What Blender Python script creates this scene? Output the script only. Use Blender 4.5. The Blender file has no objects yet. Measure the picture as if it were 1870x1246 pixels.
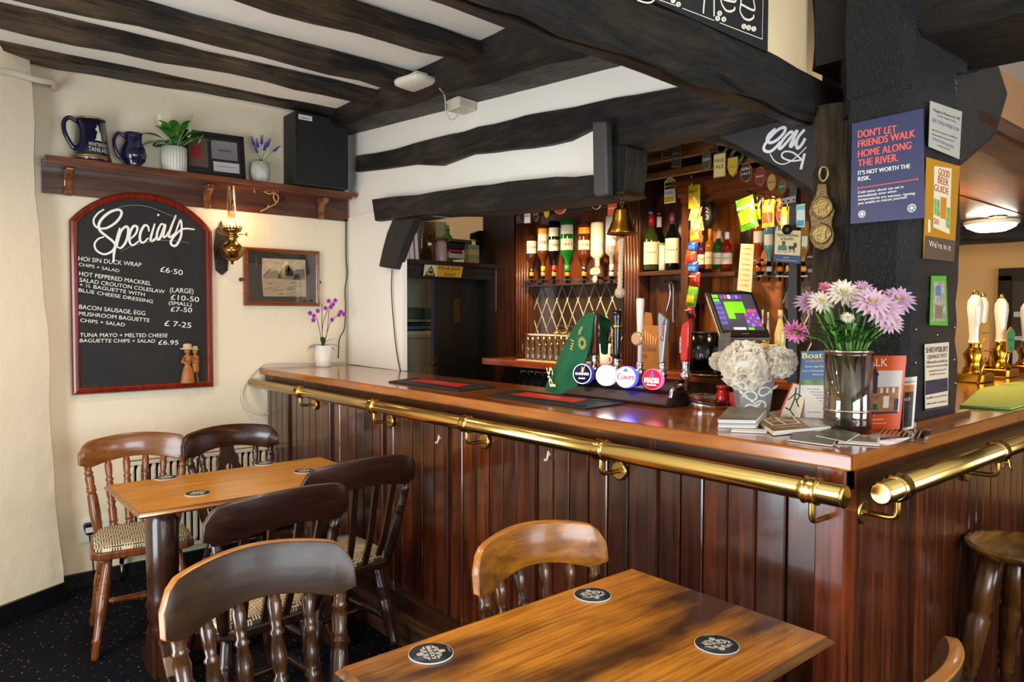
import bpy, math, random
from mathutils import Vector, Matrix, Quaternion
random.seed(7)
V = Vector
PI = math.pi
sc = bpy.context.scene
COL = sc.collection

# ------------------------------------------------------------------ camera
FPX, YAW, PITCH, ROLL = 1317.14, .7018, .0342, .0023
CAM = V((-1.682, -.7601, 1.456))
_fw = V((math.sin(YAW)*math.cos(PITCH), math.cos(YAW)*math.cos(PITCH), -math.sin(PITCH)))
_r0 = V((math.cos(YAW), -math.sin(YAW), 0)); _u0 = _r0.cross(_fw)
_R = math.cos(ROLL)*_r0 + math.sin(ROLL)*_u0
_U = -math.sin(ROLL)*_r0 + math.cos(ROLL)*_u0
cd = bpy.data.cameras.new('camera'); cam = bpy.data.objects.new('camera', cd); COL.objects.link(cam)
cd.sensor_width = 36; cd.sensor_fit = 'HORIZONTAL'; cd.lens = 36*FPX/1870; cd.clip_start = .05; cd.clip_end = 60
cam.matrix_world = Matrix(((_R.x, _U.x, -_fw.x, CAM.x), (_R.y, _U.y, -_fw.y, CAM.y), (_R.z, _U.z, -_fw.z, CAM.z), (0, 0, 0, 1)))
sc.camera = cam

# ------------------------------------------------------------------ world, lights, exposure
w = bpy.data.worlds.new('world'); sc.world = w; w.use_nodes = True
w.node_tree.nodes['Background'].inputs[0].default_value = (.75, .85, 1, 1)
w.node_tree.nodes['Background'].inputs[1].default_value = .6
sc.view_settings.view_transform = 'Standard'; sc.view_settings.look = 'None'
sc.view_settings.exposure = 0.35; sc.view_settings.gamma = 1; sc.view_settings.use_curve_mapping = False

def area(name, loc, target, sx, sy, power, color):
    l = bpy.data.lights.new(name, 'AREA'); l.shape = 'RECTANGLE'; l.size = sx; l.size_y = sy; l.energy = power; l.color = color
    o = bpy.data.objects.new(name, l); COL.objects.link(o); o.location = loc
    o.rotation_euler = (V(target)-V(loc)).to_track_quat('-Z', 'Y').to_euler(); return o
def point(name, loc, power, color, r=.04):
    l = bpy.data.lights.new(name, 'POINT'); l.energy = power; l.color = color; l.shadow_soft_size = r
    o = bpy.data.objects.new(name, l); COL.objects.link(o); o.location = loc; return o
def spot(name, loc, target, power, color, ang=100, r=.05, blend=.6):
    l = bpy.data.lights.new(name, 'SPOT'); l.energy = power; l.color = color; l.shadow_soft_size = r
    l.spot_size = math.radians(ang); l.spot_blend = blend
    o = bpy.data.objects.new(name, l); COL.objects.link(o); o.location = loc
    o.rotation_euler = (V(target)-V(loc)).to_track_quat('-Z', 'Y').to_euler(); return o
DAY = (.80, .90, 1.0); WARM = (1.0, .70, .40); WARM2 = (1.0, .66, .33)
# daylight entering the windows of the walls behind the camera
area('window_light_front', (-1.2, -3.02, 1.45), (-.6, 3, 1.1), 2.4, 1.5, 105, DAY)
area('window_light_side', (-2.70, 1.28, 1.08), (.5, 1.15, 1.0), 1.25, 1.9, 62, DAY)
area('window_light_corner', (1.6, -3.02, 1.45), (.8, 1, 1.3), 1.4, 1.5, 45, DAY)
# warm fill spots added below the lounge ceiling, without any fittings
for i, p in enumerate([(-1.0, -.6, 2.78), (-.55, 1.1, 2.62), (-.75, 2.3, 2.62), (-2.4, 1.4, 2.62), (1.0, -1.2, 2.7)]):
    spot('warm_fill_spot_%d' % i, p, (p[0]+.05, p[1], 0), 40, WARM, 150, .06, .9)
# bar lighting
for i, p in enumerate([(1.12, 1.0, 2.02), (1.12, 1.5, 2.02), (1.12, 2.15, 2.02), (1.15, 2.75, 2.02)]):
    spot('bar_downlight_%d' % i, p, (1.62, p[1]+.05, 1.35), (9, 20, 32, 34)[i], WARM2, 125, .035, .7)
for i, p in enumerate([(2.2, .75, 1.96), (3.2, 1.1, 2.2), (3.9, 1.5, 2.2)]):
    point('saloon_light_%d' % i, p, 40, WARM, .07)
point('oil_lamp_glow', (-.13, 3.50, 2.02), 1.6, (1, .66, .32), .03)

# ------------------------------------------------------------------ pixel helpers (a pixel gives a direction, the plane gives the depth)
def ray(px, py): return _fw + _R*((px-935)/FPX) - _U*((py-623)/FPX)
def at(px, py, X=None, Y=None, Z=None):
    d = ray(px, py)
    t = (X-CAM.x)/d.x if X is not None else (Y-CAM.y)/d.y if Y is not None else (Z-CAM.z)/d.z
    return CAM + d*t
def mpp(p): return (V(p)-CAM).dot(_fw)/FPX

# ------------------------------------------------------------------ materials
def srgb(h):
    if not isinstance(h, str): return tuple(h[:3])+(1,)
    h = h.lstrip('#'); c = [int(h[i:i+2], 16)/255 for i in (0, 2, 4)]
    return tuple(x/12.92 if x <= .04045 else ((x+.055)/1.055)**2.4 for x in c)+(1,)
MATS = {}
def newmat(name):
    m = bpy.data.materials.new(name); m.use_nodes = True; nt = m.node_tree
    return m, nt, nt.nodes['Principled BSDF'], nt.nodes, nt.links
def plain(c, rough=.5, metal=0, bump=0, bscale=40, var=.0, coat=0, emit=0, spec=.5, trans=0, sheen=0):
    key = ('p', str(c), rough, metal, bump, bscale, var, coat, emit, spec, trans)
    if key in MATS: return MATS[key]
    m, nt, b, N, L = newmat('plain_%d' % len(MATS)); col = srgb(c)
    b.inputs['Base Color'].default_value = col; b.inputs['Roughness'].default_value = rough; b.inputs['Metallic'].default_value = metal
    b.inputs['Specular IOR Level'].default_value = spec
    if coat: b.inputs['Coat Weight'].default_value = coat; b.inputs['Coat Roughness'].default_value = .08
    if trans: b.inputs['Transmission Weight'].default_value = trans
    if emit: b.inputs['Emission Color'].default_value = col; b.inputs['Emission Strength'].default_value = emit
    if bump or var:
        tc = N.new('ShaderNodeTexCoord'); n = N.new('ShaderNodeTexNoise'); n.inputs['Scale'].default_value = bscale; n.inputs['Detail'].default_value = 5
        L.new(tc.outputs['Object'], n.inputs['Vector'])
        if bump:
            bp = N.new('ShaderNodeBump'); bp.inputs['Strength'].default_value = bump; bp.inputs['Distance'].default_value = .01
            L.new(n.outputs['Fac'], bp.inputs['Height']); L.new(bp.outputs['Normal'], b.inputs['Normal'])
        if var:
            r = N.new('ShaderNodeValToRGB'); r.color_ramp.elements[0].color = tuple(x*(1-var) for x in col[:3])+(1,); r.color_ramp.elements[1].color = tuple(min(1, x*(1+var)) for x in col[:3])+(1,)
            r.color_ramp.elements[0].position = .35; r.color_ramp.elements[1].position = .65
            L.new(n.outputs['Fac'], r.inputs['Fac']); L.new(r.outputs['Color'], b.inputs['Base Color'])
    MATS[key] = m; return m
def wood(c1, c2, axis='Z', rough=.3, bump=.15, var=.35, fine=14, long=.9, coat=.3, wear=None):
    key = ('w', c1, c2, axis, rough, bump, var, fine, long, coat, wear)
    if key in MATS: return MATS[key]
    m, nt, b, N, L = newmat('wood_%d' % len(MATS))
    tc = N.new('ShaderNodeTexCoord'); mp = N.new('ShaderNodeMapping'); oi = N.new('ShaderNodeObjectInfo')
    s = {'X': (long, fine, fine), 'Y': (fine, long, fine), 'Z': (fine, fine, long)}[axis]
    mp.inputs['Scale'].default_value = s
    ml = N.new('ShaderNodeMath'); ml.operation = 'MULTIPLY'; ml.inputs[1].default_value = 37
    cx = N.new('ShaderNodeCombineXYZ'); L.new(oi.outputs['Random'], ml.inputs[0])
    for i in range(3): L.new(ml.outputs[0], cx.inputs[i])
    L.new(cx.outputs[0], mp.inputs['Location']); L.new(tc.outputs['Object'], mp.inputs['Vector'])
    n = N.new('ShaderNodeTexNoise'); n.inputs['Scale'].default_value = 3; n.inputs['Detail'].default_value = 8; n.inputs['Roughness'].default_value = .62; n.inputs['Distortion'].default_value = .5
    L.new(mp.outputs[0], n.inputs['Vector'])
    r = N.new('ShaderNodeValToRGB'); r.color_ramp.elements[0].color = srgb(c1); r.color_ramp.elements[1].color = srgb(c2)
    r.color_ramp.elements[0].position = .32; r.color_ramp.elements[1].position = .68
    L.new(n.outputs['Fac'], r.inputs['Fac'])
    out = r.outputs['Color']
    if wear:
        n2 = N.new('ShaderNodeTexNoise'); n2.inputs['Scale'].default_value = 3.2; n2.inputs['Detail'].default_value = 6
        mp2 = N.new('ShaderNodeMapping'); mp2.inputs['Scale'].default_value = {'X': (.5, 1.6, 1), 'Y': (1.6, .5, 1), 'Z': (1.6, 1.6, .5)}[axis]
        L.new(tc.outputs['Object'], mp2.inputs['Vector']); L.new(mp2.outputs[0], n2.inputs['Vector'])
        r2 = N.new('ShaderNodeValToRGB'); r2.color_ramp.elements[0].position = .44; r2.color_ramp.elements[1].position = .60
        mm = N.new('ShaderNodeMixRGB'); mm.inputs[2].default_value = srgb(wear)
        L.new(n2.outputs['Fac'], r2.inputs['Fac']); L.new(r2.outputs['Color'], mm.inputs[0]); L.new(out, mm.inputs[1]); out = mm.outputs[0]
    hv = N.new('ShaderNodeHueSaturation'); mr = N.new('ShaderNodeMapRange'); mr.inputs['To Min'].default_value = 1-var; mr.inputs['To Max'].default_value = 1+var
    L.new(oi.outputs['Random'], mr.inputs['Value']); L.new(mr.outputs[0], hv.inputs['Value']); L.new(out, hv.inputs['Color'])
    L.new(hv.outputs['Color'], b.inputs['Base Color']); b.inputs['Roughness'].default_value = rough
    if coat: b.inputs['Coat Weight'].default_value = coat; b.inputs['Coat Roughness'].default_value = .12
    bp = N.new('ShaderNodeBump'); bp.inputs['Strength'].default_value = bump; bp.inputs['Distance'].default_value = .004
    L.new(n.outputs['Fac'], bp.inputs['Height']); L.new(bp.outputs['Normal'], b.inputs['Normal'])
    MATS[key] = m; return m
def beam_mat(axis='X', c1='#0d0b0a', c2='#4a3622', rough=.5, bump=.7, p0=.20, p1=.40):
    key = ('b', axis, c1, c2, rough, bump, p0)
    if key in MATS: return MATS[key]
    m, nt, b, N, L = newmat('black_timber_%d' % len(MATS))
    tc = N.new('ShaderNodeTexCoord'); mp = N.new('ShaderNodeMapping')
    mp.inputs['Scale'].default_value = {'X': (1.2, 9, 9), 'Y': (9, 1.2, 9), 'Z': (9, 9, 1.2)}[axis]
    L.new(tc.outputs['Object'], mp.inputs['Vector'])
    n = N.new('ShaderNodeTexNoise'); n.inputs['Scale'].default_value = 4; n.inputs['Detail'].default_value = 9; n.inputs['Roughness'].default_value = .65; n.inputs['Distortion'].default_value = .6
    n2 = N.new('ShaderNodeTexNoise'); n2.inputs['Scale'].default_value = 2.6; n2.inputs['Detail'].default_value = 5
    L.new(mp.outputs[0], n.inputs['Vector']); L.new(tc.outputs['Object'], n2.inputs['Vector'])
    mu = N.new('ShaderNodeMath'); mu.operation = 'MULTIPLY'; L.new(n.outputs['Fac'], mu.inputs[0]); L.new(n2.outputs['Fac'], mu.inputs[1])
    r = N.new('ShaderNodeValToRGB'); r.color_ramp.elements[0].color = srgb(c1); r.color_ramp.elements[1].color = srgb(c2)
    r.color_ramp.elements[0].position = p0; r.color_ramp.elements[1].position = p1
    L.new(mu.outputs[0], r.inputs['Fac']); L.new(r.outputs['Color'], b.inputs['Base Color'])
    b.inputs['Roughness'].default_value = rough
    mp3 = N.new('ShaderNodeMapping'); mp3.inputs['Scale'].default_value = {'X': (3, 34, 34), 'Y': (34, 3, 34), 'Z': (34, 34, 3)}[axis]; L.new(tc.outputs['Object'], mp3.inputs['Vector'])
    n3 = N.new('ShaderNodeTexNoise'); n3.inputs['Scale'].default_value = 3; n3.inputs['Detail'].default_value = 6; n3.inputs['Roughness'].default_value = .75; L.new(mp3.outputs[0], n3.inputs['Vector'])
    ad = N.new('ShaderNodeMath'); ad.operation = 'MULTIPLY_ADD'; ad.inputs[1].default_value = .45; L.new(n3.outputs['Fac'], ad.inputs[0]); L.new(n.outputs['Fac'], ad.inputs[2])
    rr = N.new('ShaderNodeMapRange'); rr.inputs['From Min'].default_value = .3; rr.inputs['From Max'].default_value = .7; rr.inputs['To Min'].default_value = max(.15, rough-.22); rr.inputs['To Max'].default_value = min(1, rough+.2); L.new(n3.outputs['Fac'], rr.inputs['Value']); L.new(rr.outputs[0], b.inputs['Roughness'])
    bp = N.new('ShaderNodeBump'); bp.inputs['Strength'].default_value = bump; bp.inputs['Distance'].default_value = .035
    L.new(ad.outputs[0], bp.inputs['Height']); L.new(bp.outputs['Normal'], b.inputs['Normal'])
    MATS[key] = m; return m
def carpet():
    m, nt, b, N, L = newmat('navy_carpet')
    tc = N.new('ShaderNodeTexCoord'); v = N.new('ShaderNodeTexVoronoi'); v.inputs['Scale'].default_value = 32; v.inputs['Randomness'].default_value = .75
    L.new(tc.outputs['Object'], v.inputs['Vector'])
    r = N.new('ShaderNodeValToRGB'); r.color_ramp.elements[0].color = srgb('#8d846e'); r.color_ramp.elements[1].color = srgb('#14141d')
    r.color_ramp.elements[0].position = .10; r.color_ramp.elements[1].position = .16
    L.new(v.outputs['Distance'], r.inputs['Fac'])
    n = N.new('ShaderNodeTexNoise'); n.inputs['Scale'].default_value = 3; n.inputs['Detail'].default_value = 6; L.new(tc.outputs['Object'], n.inputs['Vector'])
    r2 = N.new('ShaderNodeValToRGB'); r2.color_ramp.elements[0].color = (.35, .35, .35, 1); r2.color_ramp.elements[1].color = (1, 1, 1, 1); L.new(n.outputs['Fac'], r2.inputs['Fac'])
    mx = N.new('ShaderNodeMixRGB'); mx.blend_type = 'MULTIPLY'; mx.inputs[0].default_value = 1; L.new(r.outputs['Color'], mx.inputs[1]); L.new(r2.outputs['Color'], mx.inputs[2])
    L.new(mx.outputs[0], b.inputs['Base Color']); b.inputs['Roughness'].default_value = .95; b.inputs['Specular IOR Level'].default_value = .1
    n3 = N.new('ShaderNodeTexNoise'); n3.inputs['Scale'].default_value = 500; L.new(tc.outputs['Object'], n3.inputs['Vector'])
    bp = N.new('ShaderNodeBump'); bp.inputs['Strength'].default_value = .6; bp.inputs['Distance'].default_value = .005; L.new(n3.outputs['Fac'], bp.inputs['Height']); L.new(bp.outputs['Normal'], b.inputs['Normal'])
    return m
def fret_fabric():
    m, nt, b, N, L = newmat('fret_fabric')
    tc = N.new('ShaderNodeTexCoord'); mp = N.new('ShaderNodeMapping'); mp.inputs['Scale'].default_value = (24, 24, 24); L.new(tc.outputs['Object'], mp.inputs['Vector'])
    ck = N.new('ShaderNodeTexChecker'); ck.inputs['Scale'].default_value = 1; L.new(mp.outputs[0], ck.inputs['Vector'])
    ws = []
    for d in ('X', 'Y'):
        wv = N.new('ShaderNodeTexWave'); wv.bands_direction = d; wv.inputs['Scale'].default_value = 1.3; wv.inputs['Distortion'].default_value = 0; L.new(mp.outputs[0], wv.inputs['Vector']); ws.append(wv)
    mx = N.new('ShaderNodeMixRGB'); L.new(ck.outputs['Fac'], mx.inputs[0]); L.new(ws[0].outputs['Fac'], mx.inputs[1]); L.new(ws[1].outputs['Fac'], mx.inputs[2])
    r = N.new('ShaderNodeValToRGB'); r.color_ramp.elements[0].color = srgb('#3a3226'); r.color_ramp.elements[1].color = srgb('#c9b893'); r.color_ramp.elements[0].position = .45; r.color_ramp.elements[1].position = .55
    L.new(mx.outputs[0], r.inputs['Fac']); L.new(r.outputs['Color'], b.inputs['Base Color']); b.inputs['Roughness'].default_value = .9
    return m
def glass(c='#ffffff', tint=.9, rough=.02):
    # thin clear glass: transparent with a fresnel sheen
    key = ('g', c, tint, rough)
    if key in MATS: return MATS[key]
    m, nt, b, N, L = newmat('glass_%d' % len(MATS)); N.remove(b)
    t = N.new('ShaderNodeBsdfTransparent'); g = N.new('ShaderNodeBsdfGlossy'); g.inputs['Roughness'].default_value = rough
    cl = srgb(c); t.inputs[0].default_value = tuple(1-(1-x)*1 for x in cl[:3])+(1,) if tint >= 1 else tuple(x*tint for x in cl[:3])+(1,)
    lw = N.new('ShaderNodeLayerWeight'); lw.inputs['Blend'].default_value = .25
    mr = N.new('ShaderNodeMapRange'); mr.inputs['To Min'].default_value = .10; mr.inputs['To Max'].default_value = .75; L.new(lw.outputs['Facing'], mr.inputs['Value'])
    mx = N.new('ShaderNodeMixShader'); L.new(mr.outputs[0], mx.inputs[0]); L.new(t.outputs[0], mx.inputs[1]); L.new(g.outputs[0], mx.inputs[2])
    L.new(mx.outputs[0], N['Material Output'].inputs['Surface']); MATS[key] = m; return m
def bottle_glass(c, rough=.06):
    # coloured bottle with its liquid: part see-through colour, part gloss
    key = ('bg', c, rough)
    if key in MATS: return MATS[key]
    m, nt, b, N, L = newmat('bottle_%d' % len(MATS))
    b.inputs['Base Color'].default_value = srgb(c); b.inputs['Roughness'].default_value = rough; b.inputs['Transmission Weight'].default_value = .55; b.inputs['IOR'].default_value = 1.15
    b.inputs['Coat Weight'].default_value = .6; b.inputs['Coat Roughness'].default_value = .05
    MATS[key] = m; return m
BRASS = plain('#d9b468', .19, 1); BRASS2 = plain('#c9a458', .24, 1); BRASSD = plain('#5e4a28', .42, 1, bump=.3, bscale=60)
CHROME = plain('#d8d8da', .12, 1); STEEL = plain('#8d8a88', .3, 1)
WHITE = plain('#e8e4da', .5); CREAMP = plain('#efe3c8', .6); PAPER = plain('#dcd7cd', .7); BLACK = plain('#0c0c0e', .4); BLACKG = plain('#08080a', .15, coat=.5)
CHALK = plain('#f2efe6', .9); RED = plain('#b01218', .4); NAVY = plain('#14183a', .18, coat=.6)
PLASTER = plain('#e8dabe', .85, bump=.55, bscale=11); PLASTER_C = plain('#f0ece2', .85, bump=.3, bscale=7)
def petal_mat(c, tr=.45):
    key = ('pt', c, tr)
    if key in MATS: return MATS[key]
    m, nt, b, N, L = newmat('petal_%d' % len(MATS)); N.remove(b)
    d = N.new('ShaderNodeBsdfDiffuse'); t = N.new('ShaderNodeBsdfTranslucent'); mx = N.new('ShaderNodeMixShader'); mx.inputs[0].default_value = tr
    for n in (d, t): n.inputs['Color'].default_value = srgb(c)
    L.new(d.outputs[0], mx.inputs[1]); L.new(t.outputs[0], mx.inputs[2]); L.new(mx.outputs[0], N['Material Output'].inputs['Surface']); MATS[key] = m; return m
BEAMX = beam_mat('X'); BEAMY = beam_mat('Y'); BEAMZ = beam_mat('Z', rough=.4, bump=.8)
PANEL = wood('#140803', '#5e290b', 'Z', .25, .12, .45, coat=1)
BARTOP = wood('#6e3710', '#a5621c', 'Y', .18, .06, .1, coat=.6, fine=9)
BARTOPX = wood('#683310', '#98541c', 'X', .18, .06, .1, coat=.6, fine=9)
MAHOG = wood('#1e0d06', '#4e2410', 'Z', .3, .1, .15)
MAHOGY = wood('#1e0d06', '#4e2410', 'Y', .3, .1, .15)
OAK = wood('#a8641c', '#cf8a2e', 'Y', .35, .12, .05, coat=.25)

# ------------------------------------------------------------------ mesh builder
def frame(o, x, y=None, z=None):
    x = V(x).normalized()
    if z is None:
        z = x.cross(V(y)).normalized()
    else: z = V(z).normalized()
    y = z.cross(x).normalized(); x = y.cross(z).normalized()
    o = V(o)
    return Matrix(((x.x, y.x, z.x, o.x), (x.y, y.y, z.y, o.y), (x.z, y.z, z.z, o.z), (0, 0, 0, 1)))
FY = lambda o: frame(o, (1, 0, 0), (0, 0, 1))          # on a wall that faces -Y
FX = lambda o: frame(o, (0, -1, 0), (0, 0, 1))         # on a wall that faces -X
FZ = lambda o, a=0: frame(o, (math.cos(a), math.sin(a), 0), (-math.sin(a), math.cos(a), 0))
I4 = Matrix.Identity(4)
class MB:
    def __init__(s): s.v = []; s.f = []; s.m = []; s.sm = []
    def add(s, vs, fs, mi=0, T=None, smooth=False):
        n = len(s.v)
        s.v += [tuple(T @ V(p)) if T is not None else tuple(p) for p in vs]
        for f in fs: s.f.append(tuple(i+n for i in f)); s.m.append(mi); s.sm.append(smooth)
        return s
    def box(s, lo, hi, mi=0, T=None, bev=0):
        (a, b, c), (d, e, f) = lo, hi
        if bev:
            return s.prism([(a+bev, b), (d-bev, b), (d, b+bev), (d, e-bev), (d-bev, e), (a+bev, e), (a, e-bev), (a, b+bev)], c, f, mi, T)
        vs = [(a, b, c), (d, b, c), (d, e, c), (a, e, c), (a, b, f), (d, b, f), (d, e, f), (a, e, f)]
        return s.add(vs, [(3, 2, 1, 0), (4, 5, 6, 7), (0, 1, 5, 4), (1, 2, 6, 5), (2, 3, 7, 6), (3, 0, 4, 7)], mi, T)
    def prism(s, poly, z0, z1, mi=0, T=None, mi_side=None):
        n = len(poly); vs = [(p[0], p[1], z0) for p in poly]+[(p[0], p[1], z1) for p in poly]
        ar = sum(poly[i][0]*poly[(i+1) % n][1]-poly[(i+1) % n][0]*poly[i][1] for i in range(n))
        ids = list(range(n)) if ar > 0 else list(range(n))[::-1]
        s.add(vs, [tuple(ids[::-1]), tuple(i+n for i in ids)], mi, T)
        k = len(s.v)-2*n
        for j in range(n):
            a, b = ids[j], ids[(j+1) % n]
            s.f.append((k+a, k+b, k+b+n, k+a+n)); s.m.append(mi if mi_side is None else mi_side); s.sm.append(False)
        return s
    def lathe(s, prof, seg=16, mi=0, T=None, a0=0, a1=2*PI, smooth=True):
        full = abs(a1-a0-2*PI) < 1e-6; n = seg if full else seg+1; vs = []
        for (r, z) in prof:
            for k in range(n):
                a = a0+(a1-a0)*k/seg; vs.append((r*math.cos(a), r*math.sin(a), z))
        fs = []
        for i in range(len(prof)-1):
            for k in range(seg):
                k2 = (k+1) % n; fs.append((i*n+k, i*n+k2, (i+1)*n+k2, (i+1)*n+k))
        s.add(vs, fs, mi, T, smooth)
        if full:
            b = len(s.v)-len(vs)
            if prof[0][0] > 1e-5: s.f.append(tuple(b+k for k in range(n))[::-1]); s.m.append(mi); s.sm.append(False)
            if prof[-1][0] > 1e-5: s.f.append(tuple(b+(len(prof)-1)*n+k for k in range(n))); s.m.append(mi); s.sm.append(False)
        return s
    def turned(s, p0, p1, prof, seg=10, mi=0):
        p0, p1 = V(p0), V(p1); d = p1-p0; L_ = d.length
        z = d.normalized(); x = z.orthogonal()
        return s.lathe([(r, t*L_) for t, r in prof], seg, mi, frame(p0, x, None, z))
    def tube(s, pts, r, seg=8, mi=0, smooth=True, cap=True):
        pts = [V(p) for p in pts]; n = len(pts); vs = []
        t0 = (pts[1]-pts[0]).normalized(); nx = t0.orthogonal().normalized()
        for i, p in enumerate(pts):
            t = (pts[min(i+1, n-1)]-pts[max(i-1, 0)]).normalized()
            nx = (nx-t*nx.dot(t)).normalized(); ny = t.cross(nx)
            rr = r[i] if isinstance(r, (list, tuple)) else r
            for k in range(seg):
                a = 2*PI*k/seg; vs.append(p+nx*(rr*math.cos(a))+ny*(rr*math.sin(a)))
        fs = [(i*seg+k, i*seg+(k+1) % seg, (i+1)*seg+(k+1) % seg, (i+1)*seg+k) for i in range(n-1) for k in range(seg)]
        s.add(vs, fs, mi, None, smooth)
        if cap:
            b = len(s.v)-len(vs)
            s.f.append(tuple(b+k for k in range(seg))[::-1]); s.m.append(mi); s.sm.append(False)
            s.f.append(tuple(b+(n-1)*seg+k for k in range(seg))); s.m.append(mi); s.sm.append(False)
        return s
    def ball(s, c, r, mi=0, seg=12, rings=8, T=None):
        rx, ry, rz = (r, r, r) if not isinstance(r, (tuple, list)) else r; vs = []; fs = []
        for i in range(rings+1):
            th = PI*i/rings
            for k in range(seg):
                a = 2*PI*k/seg; vs.append((c[0]+rx*math.sin(th)*math.cos(a), c[1]+ry*math.sin(th)*math.sin(a), c[2]-rz*math.cos(th)))
        for i in range(rings):
            for k in range(seg): fs.append((i*seg+k, i*seg+(k+1) % seg, (i+1)*seg+(k+1) % seg, (i+1)*seg+k))
        return s.add(vs, fs, mi, T, True)
    def grid(s, fn, nu, nv, mi=0, T=None, smooth=True):
        vs = [fn(i/nu, j/nv) for i in range(nu+1) for j in range(nv+1)]
        return s.add(vs, [(i*(nv+1)+j, (i+1)*(nv+1)+j, (i+1)*(nv+1)+j+1, i*(nv+1)+j+1) for i in range(nu) for j in range(nv)], mi, T, smooth)
    def ribbon(s, pts, w, nrm, mi=0, th=0):
        pts = [V(p) for p in pts]; n = len(pts); a = []; nrm = V(nrm)
        for i, p in enumerate(pts):
            t = (pts[min(i+1, n-1)]-pts[max(i-1, 0)]).normalized(); q = nrm.cross(t)
            ww = w[i] if isinstance(w, (list, tuple)) else w
            e = nrm*(2e-5*i); a += [p+q*ww/2+e, p-q*ww/2+e]
        return s.add(a, [(2*i, 2*i+1, 2*i+3, 2*i+2) for i in range(n-1)], mi)
def spline(pts, n=6):
    P = [V(p) for p in pts]; P = [P[0]*2-P[1]]+P+[P[-1]*2-P[-2]]; out = []
    for i in range(1, len(P)-2):
        for k in range(n):
            t = k/n; a, b, c, d = P[i-1], P[i], P[i+1], P[i+2]
            out.append(.5*((2*b)+(c-a)*t+(2*a-5*b+4*c-d)*t*t+(3*b-a-3*c+d)*t**3))
    out.append(P[-2]); return out

def props(o, label=None, cat=None, group=None, kind=None):
    if label: o['label'] = label
    if cat: o['category'] = cat
    if group: o['group'] = group
    if kind: o['kind'] = kind
    return o
def mk(name, mb, mats, parent=None, world=True, label=None, cat=None, group=None, kind=None, bevel=0):
    """link one mesh object; world=True: the builder's coordinates are world ones, else local to the parent"""
    if not isinstance(mats, (list, tuple)): mats = [mats]
    me = bpy.data.meshes.new(name); vs = mb.v; base = None
    if parent is not None and world:
        inv = PM[parent.name].inverted(); vs = [tuple(inv @ V(p)) for p in vs]
    elif parent is None and vs:
        xs, ys, zs = zip(*vs); base = V(((min(xs)+max(xs))/2, (min(ys)+max(ys))/2, min(zs))); vs = [(a-base.x, b-base.y, c-base.z) for a, b, c in vs]
    me.from_pydata(vs, [], mb.f)
    for m in mats: me.materials.append(m)
    me.polygons.foreach_set('material_index', mb.m); me.polygons.foreach_set('use_smooth', mb.sm); me.update()
    o = bpy.data.objects.new(name, me); COL.objects.link(o)
    if base is not None: o.location = base; PM[o.name] = Matrix.Translation(base)
    if parent is not None: o.parent = parent; PM[o.name] = PM[parent.name]
    if bevel:
        bm_ = o.modifiers.new('edge', 'BEVEL'); bm_.width = bevel; bm_.segments = 2; bm_.limit_method = 'ANGLE'
    return props(o, label, cat, group, kind)
PM = {}
def thing(name, loc, label, cat, group=None, rot=0, kind=None):
    o = bpy.data.objects.new(name, None); COL.objects.link(o); o.empty_display_size = .05
    o.location = loc; o.rotation_euler = (0, 0, rot); PM[o.name] = Matrix.Translation(V(loc)) @ Matrix.Rotation(rot, 4, 'Z')
    return props(o, label, cat, group, kind)
def dup(root, loc, rot, label, group=None):
    r = root.copy(); COL.objects.link(r); r.location = loc; r.rotation_euler = (0, 0, rot); r['label'] = label
    if group: r['group'] = group
    for ch in list(root.children):
        c = ch.copy(); COL.objects.link(c); c.parent = r
        for g in ch.children:
            d = g.copy(); COL.objects.link(d); d.parent = c
    return r
_tc = {}
CAPH = .682
def textmesh(s, off=0):
    if (s, off) in _tc: return _tc[s, off]
    if s[0] == '~':      # print too small to read in the photograph: a row of pen-like marks
        rn = random.Random(len(s)); vs, fs = [], []
        def bar(a, b, w_):
            a, b = V(a), V(b); d = (b-a).normalized(); q = V((-d.y, d.x, 0))*w_; k = len(vs); vs.extend([a-q, b-q, b+q, a+q]); fs.append((k, k+1, k+2, k+3))
        for i in range(len(s)*2):
            x = i*.3; hh = rn.choice([.45, .45, .5, .68]); bar((x, 0, 0), (x+.06, hh, 0), .04)
            if rn.random() < .7: bar((x+.06, hh*rn.uniform(.5, 1), 0), (x+.3, rn.uniform(0, .2), 0), .03)
        _tc[s, off] = (vs, fs, min(v.x for v in vs), max(v.x for v in vs), CAPH); return _tc[s, off]
    cu = bpy.data.curves.new('t', 'FONT'); cu.body = s; cu.size = 1; cu.resolution_u = 4; cu.fill_mode = 'FRONT'; cu.offset = off
    o = bpy.data.objects.new('t', cu); me = bpy.data.meshes.new_from_object(o)
    vs = [v.co.copy() for v in me.vertices]; fs = [tuple(p.vertices) for p in me.polygons]
    bpy.data.objects.remove(o); bpy.data.curves.remove(cu); bpy.data.meshes.remove(me)
    if not vs: vs = [V((0, 0, 0)), V((1, 0, 0)), V((1, 1, 0))]; fs = []
    x0 = min(v.x for v in vs); x1 = max(v.x for v in vs); y1 = max(v.y for v in vs); cap = CAPH
    _tc[s, off] = (vs, fs, x0, x1, cap); return _tc[s, off]
def addtext(mb, s, p0, p1, h, up, lift=.0004, mi=0, shear=0, bold=0):
    """lettering from p0 (start of the baseline) to p1 (its end), capitals h high"""
    vs, fs, x0, x1, cap = textmesh(s); p0, p1, up = V(p0), V(p1), V(up)
    d = p1-p0; L_ = d.length; x = d/L_; n = x.cross(up).normalized(); y = up
    sx = L_/(x1-x0); sy = h/cap
    for q, k in enumerate([0] if not bold else [0, -bold, bold]):
        mb.add([p0+x*((v.x-x0)*sx+v.y*sy*shear+k)+y*(v.y*sy)+n*(lift+.00012*q) for v in vs], fs, mi)
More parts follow.
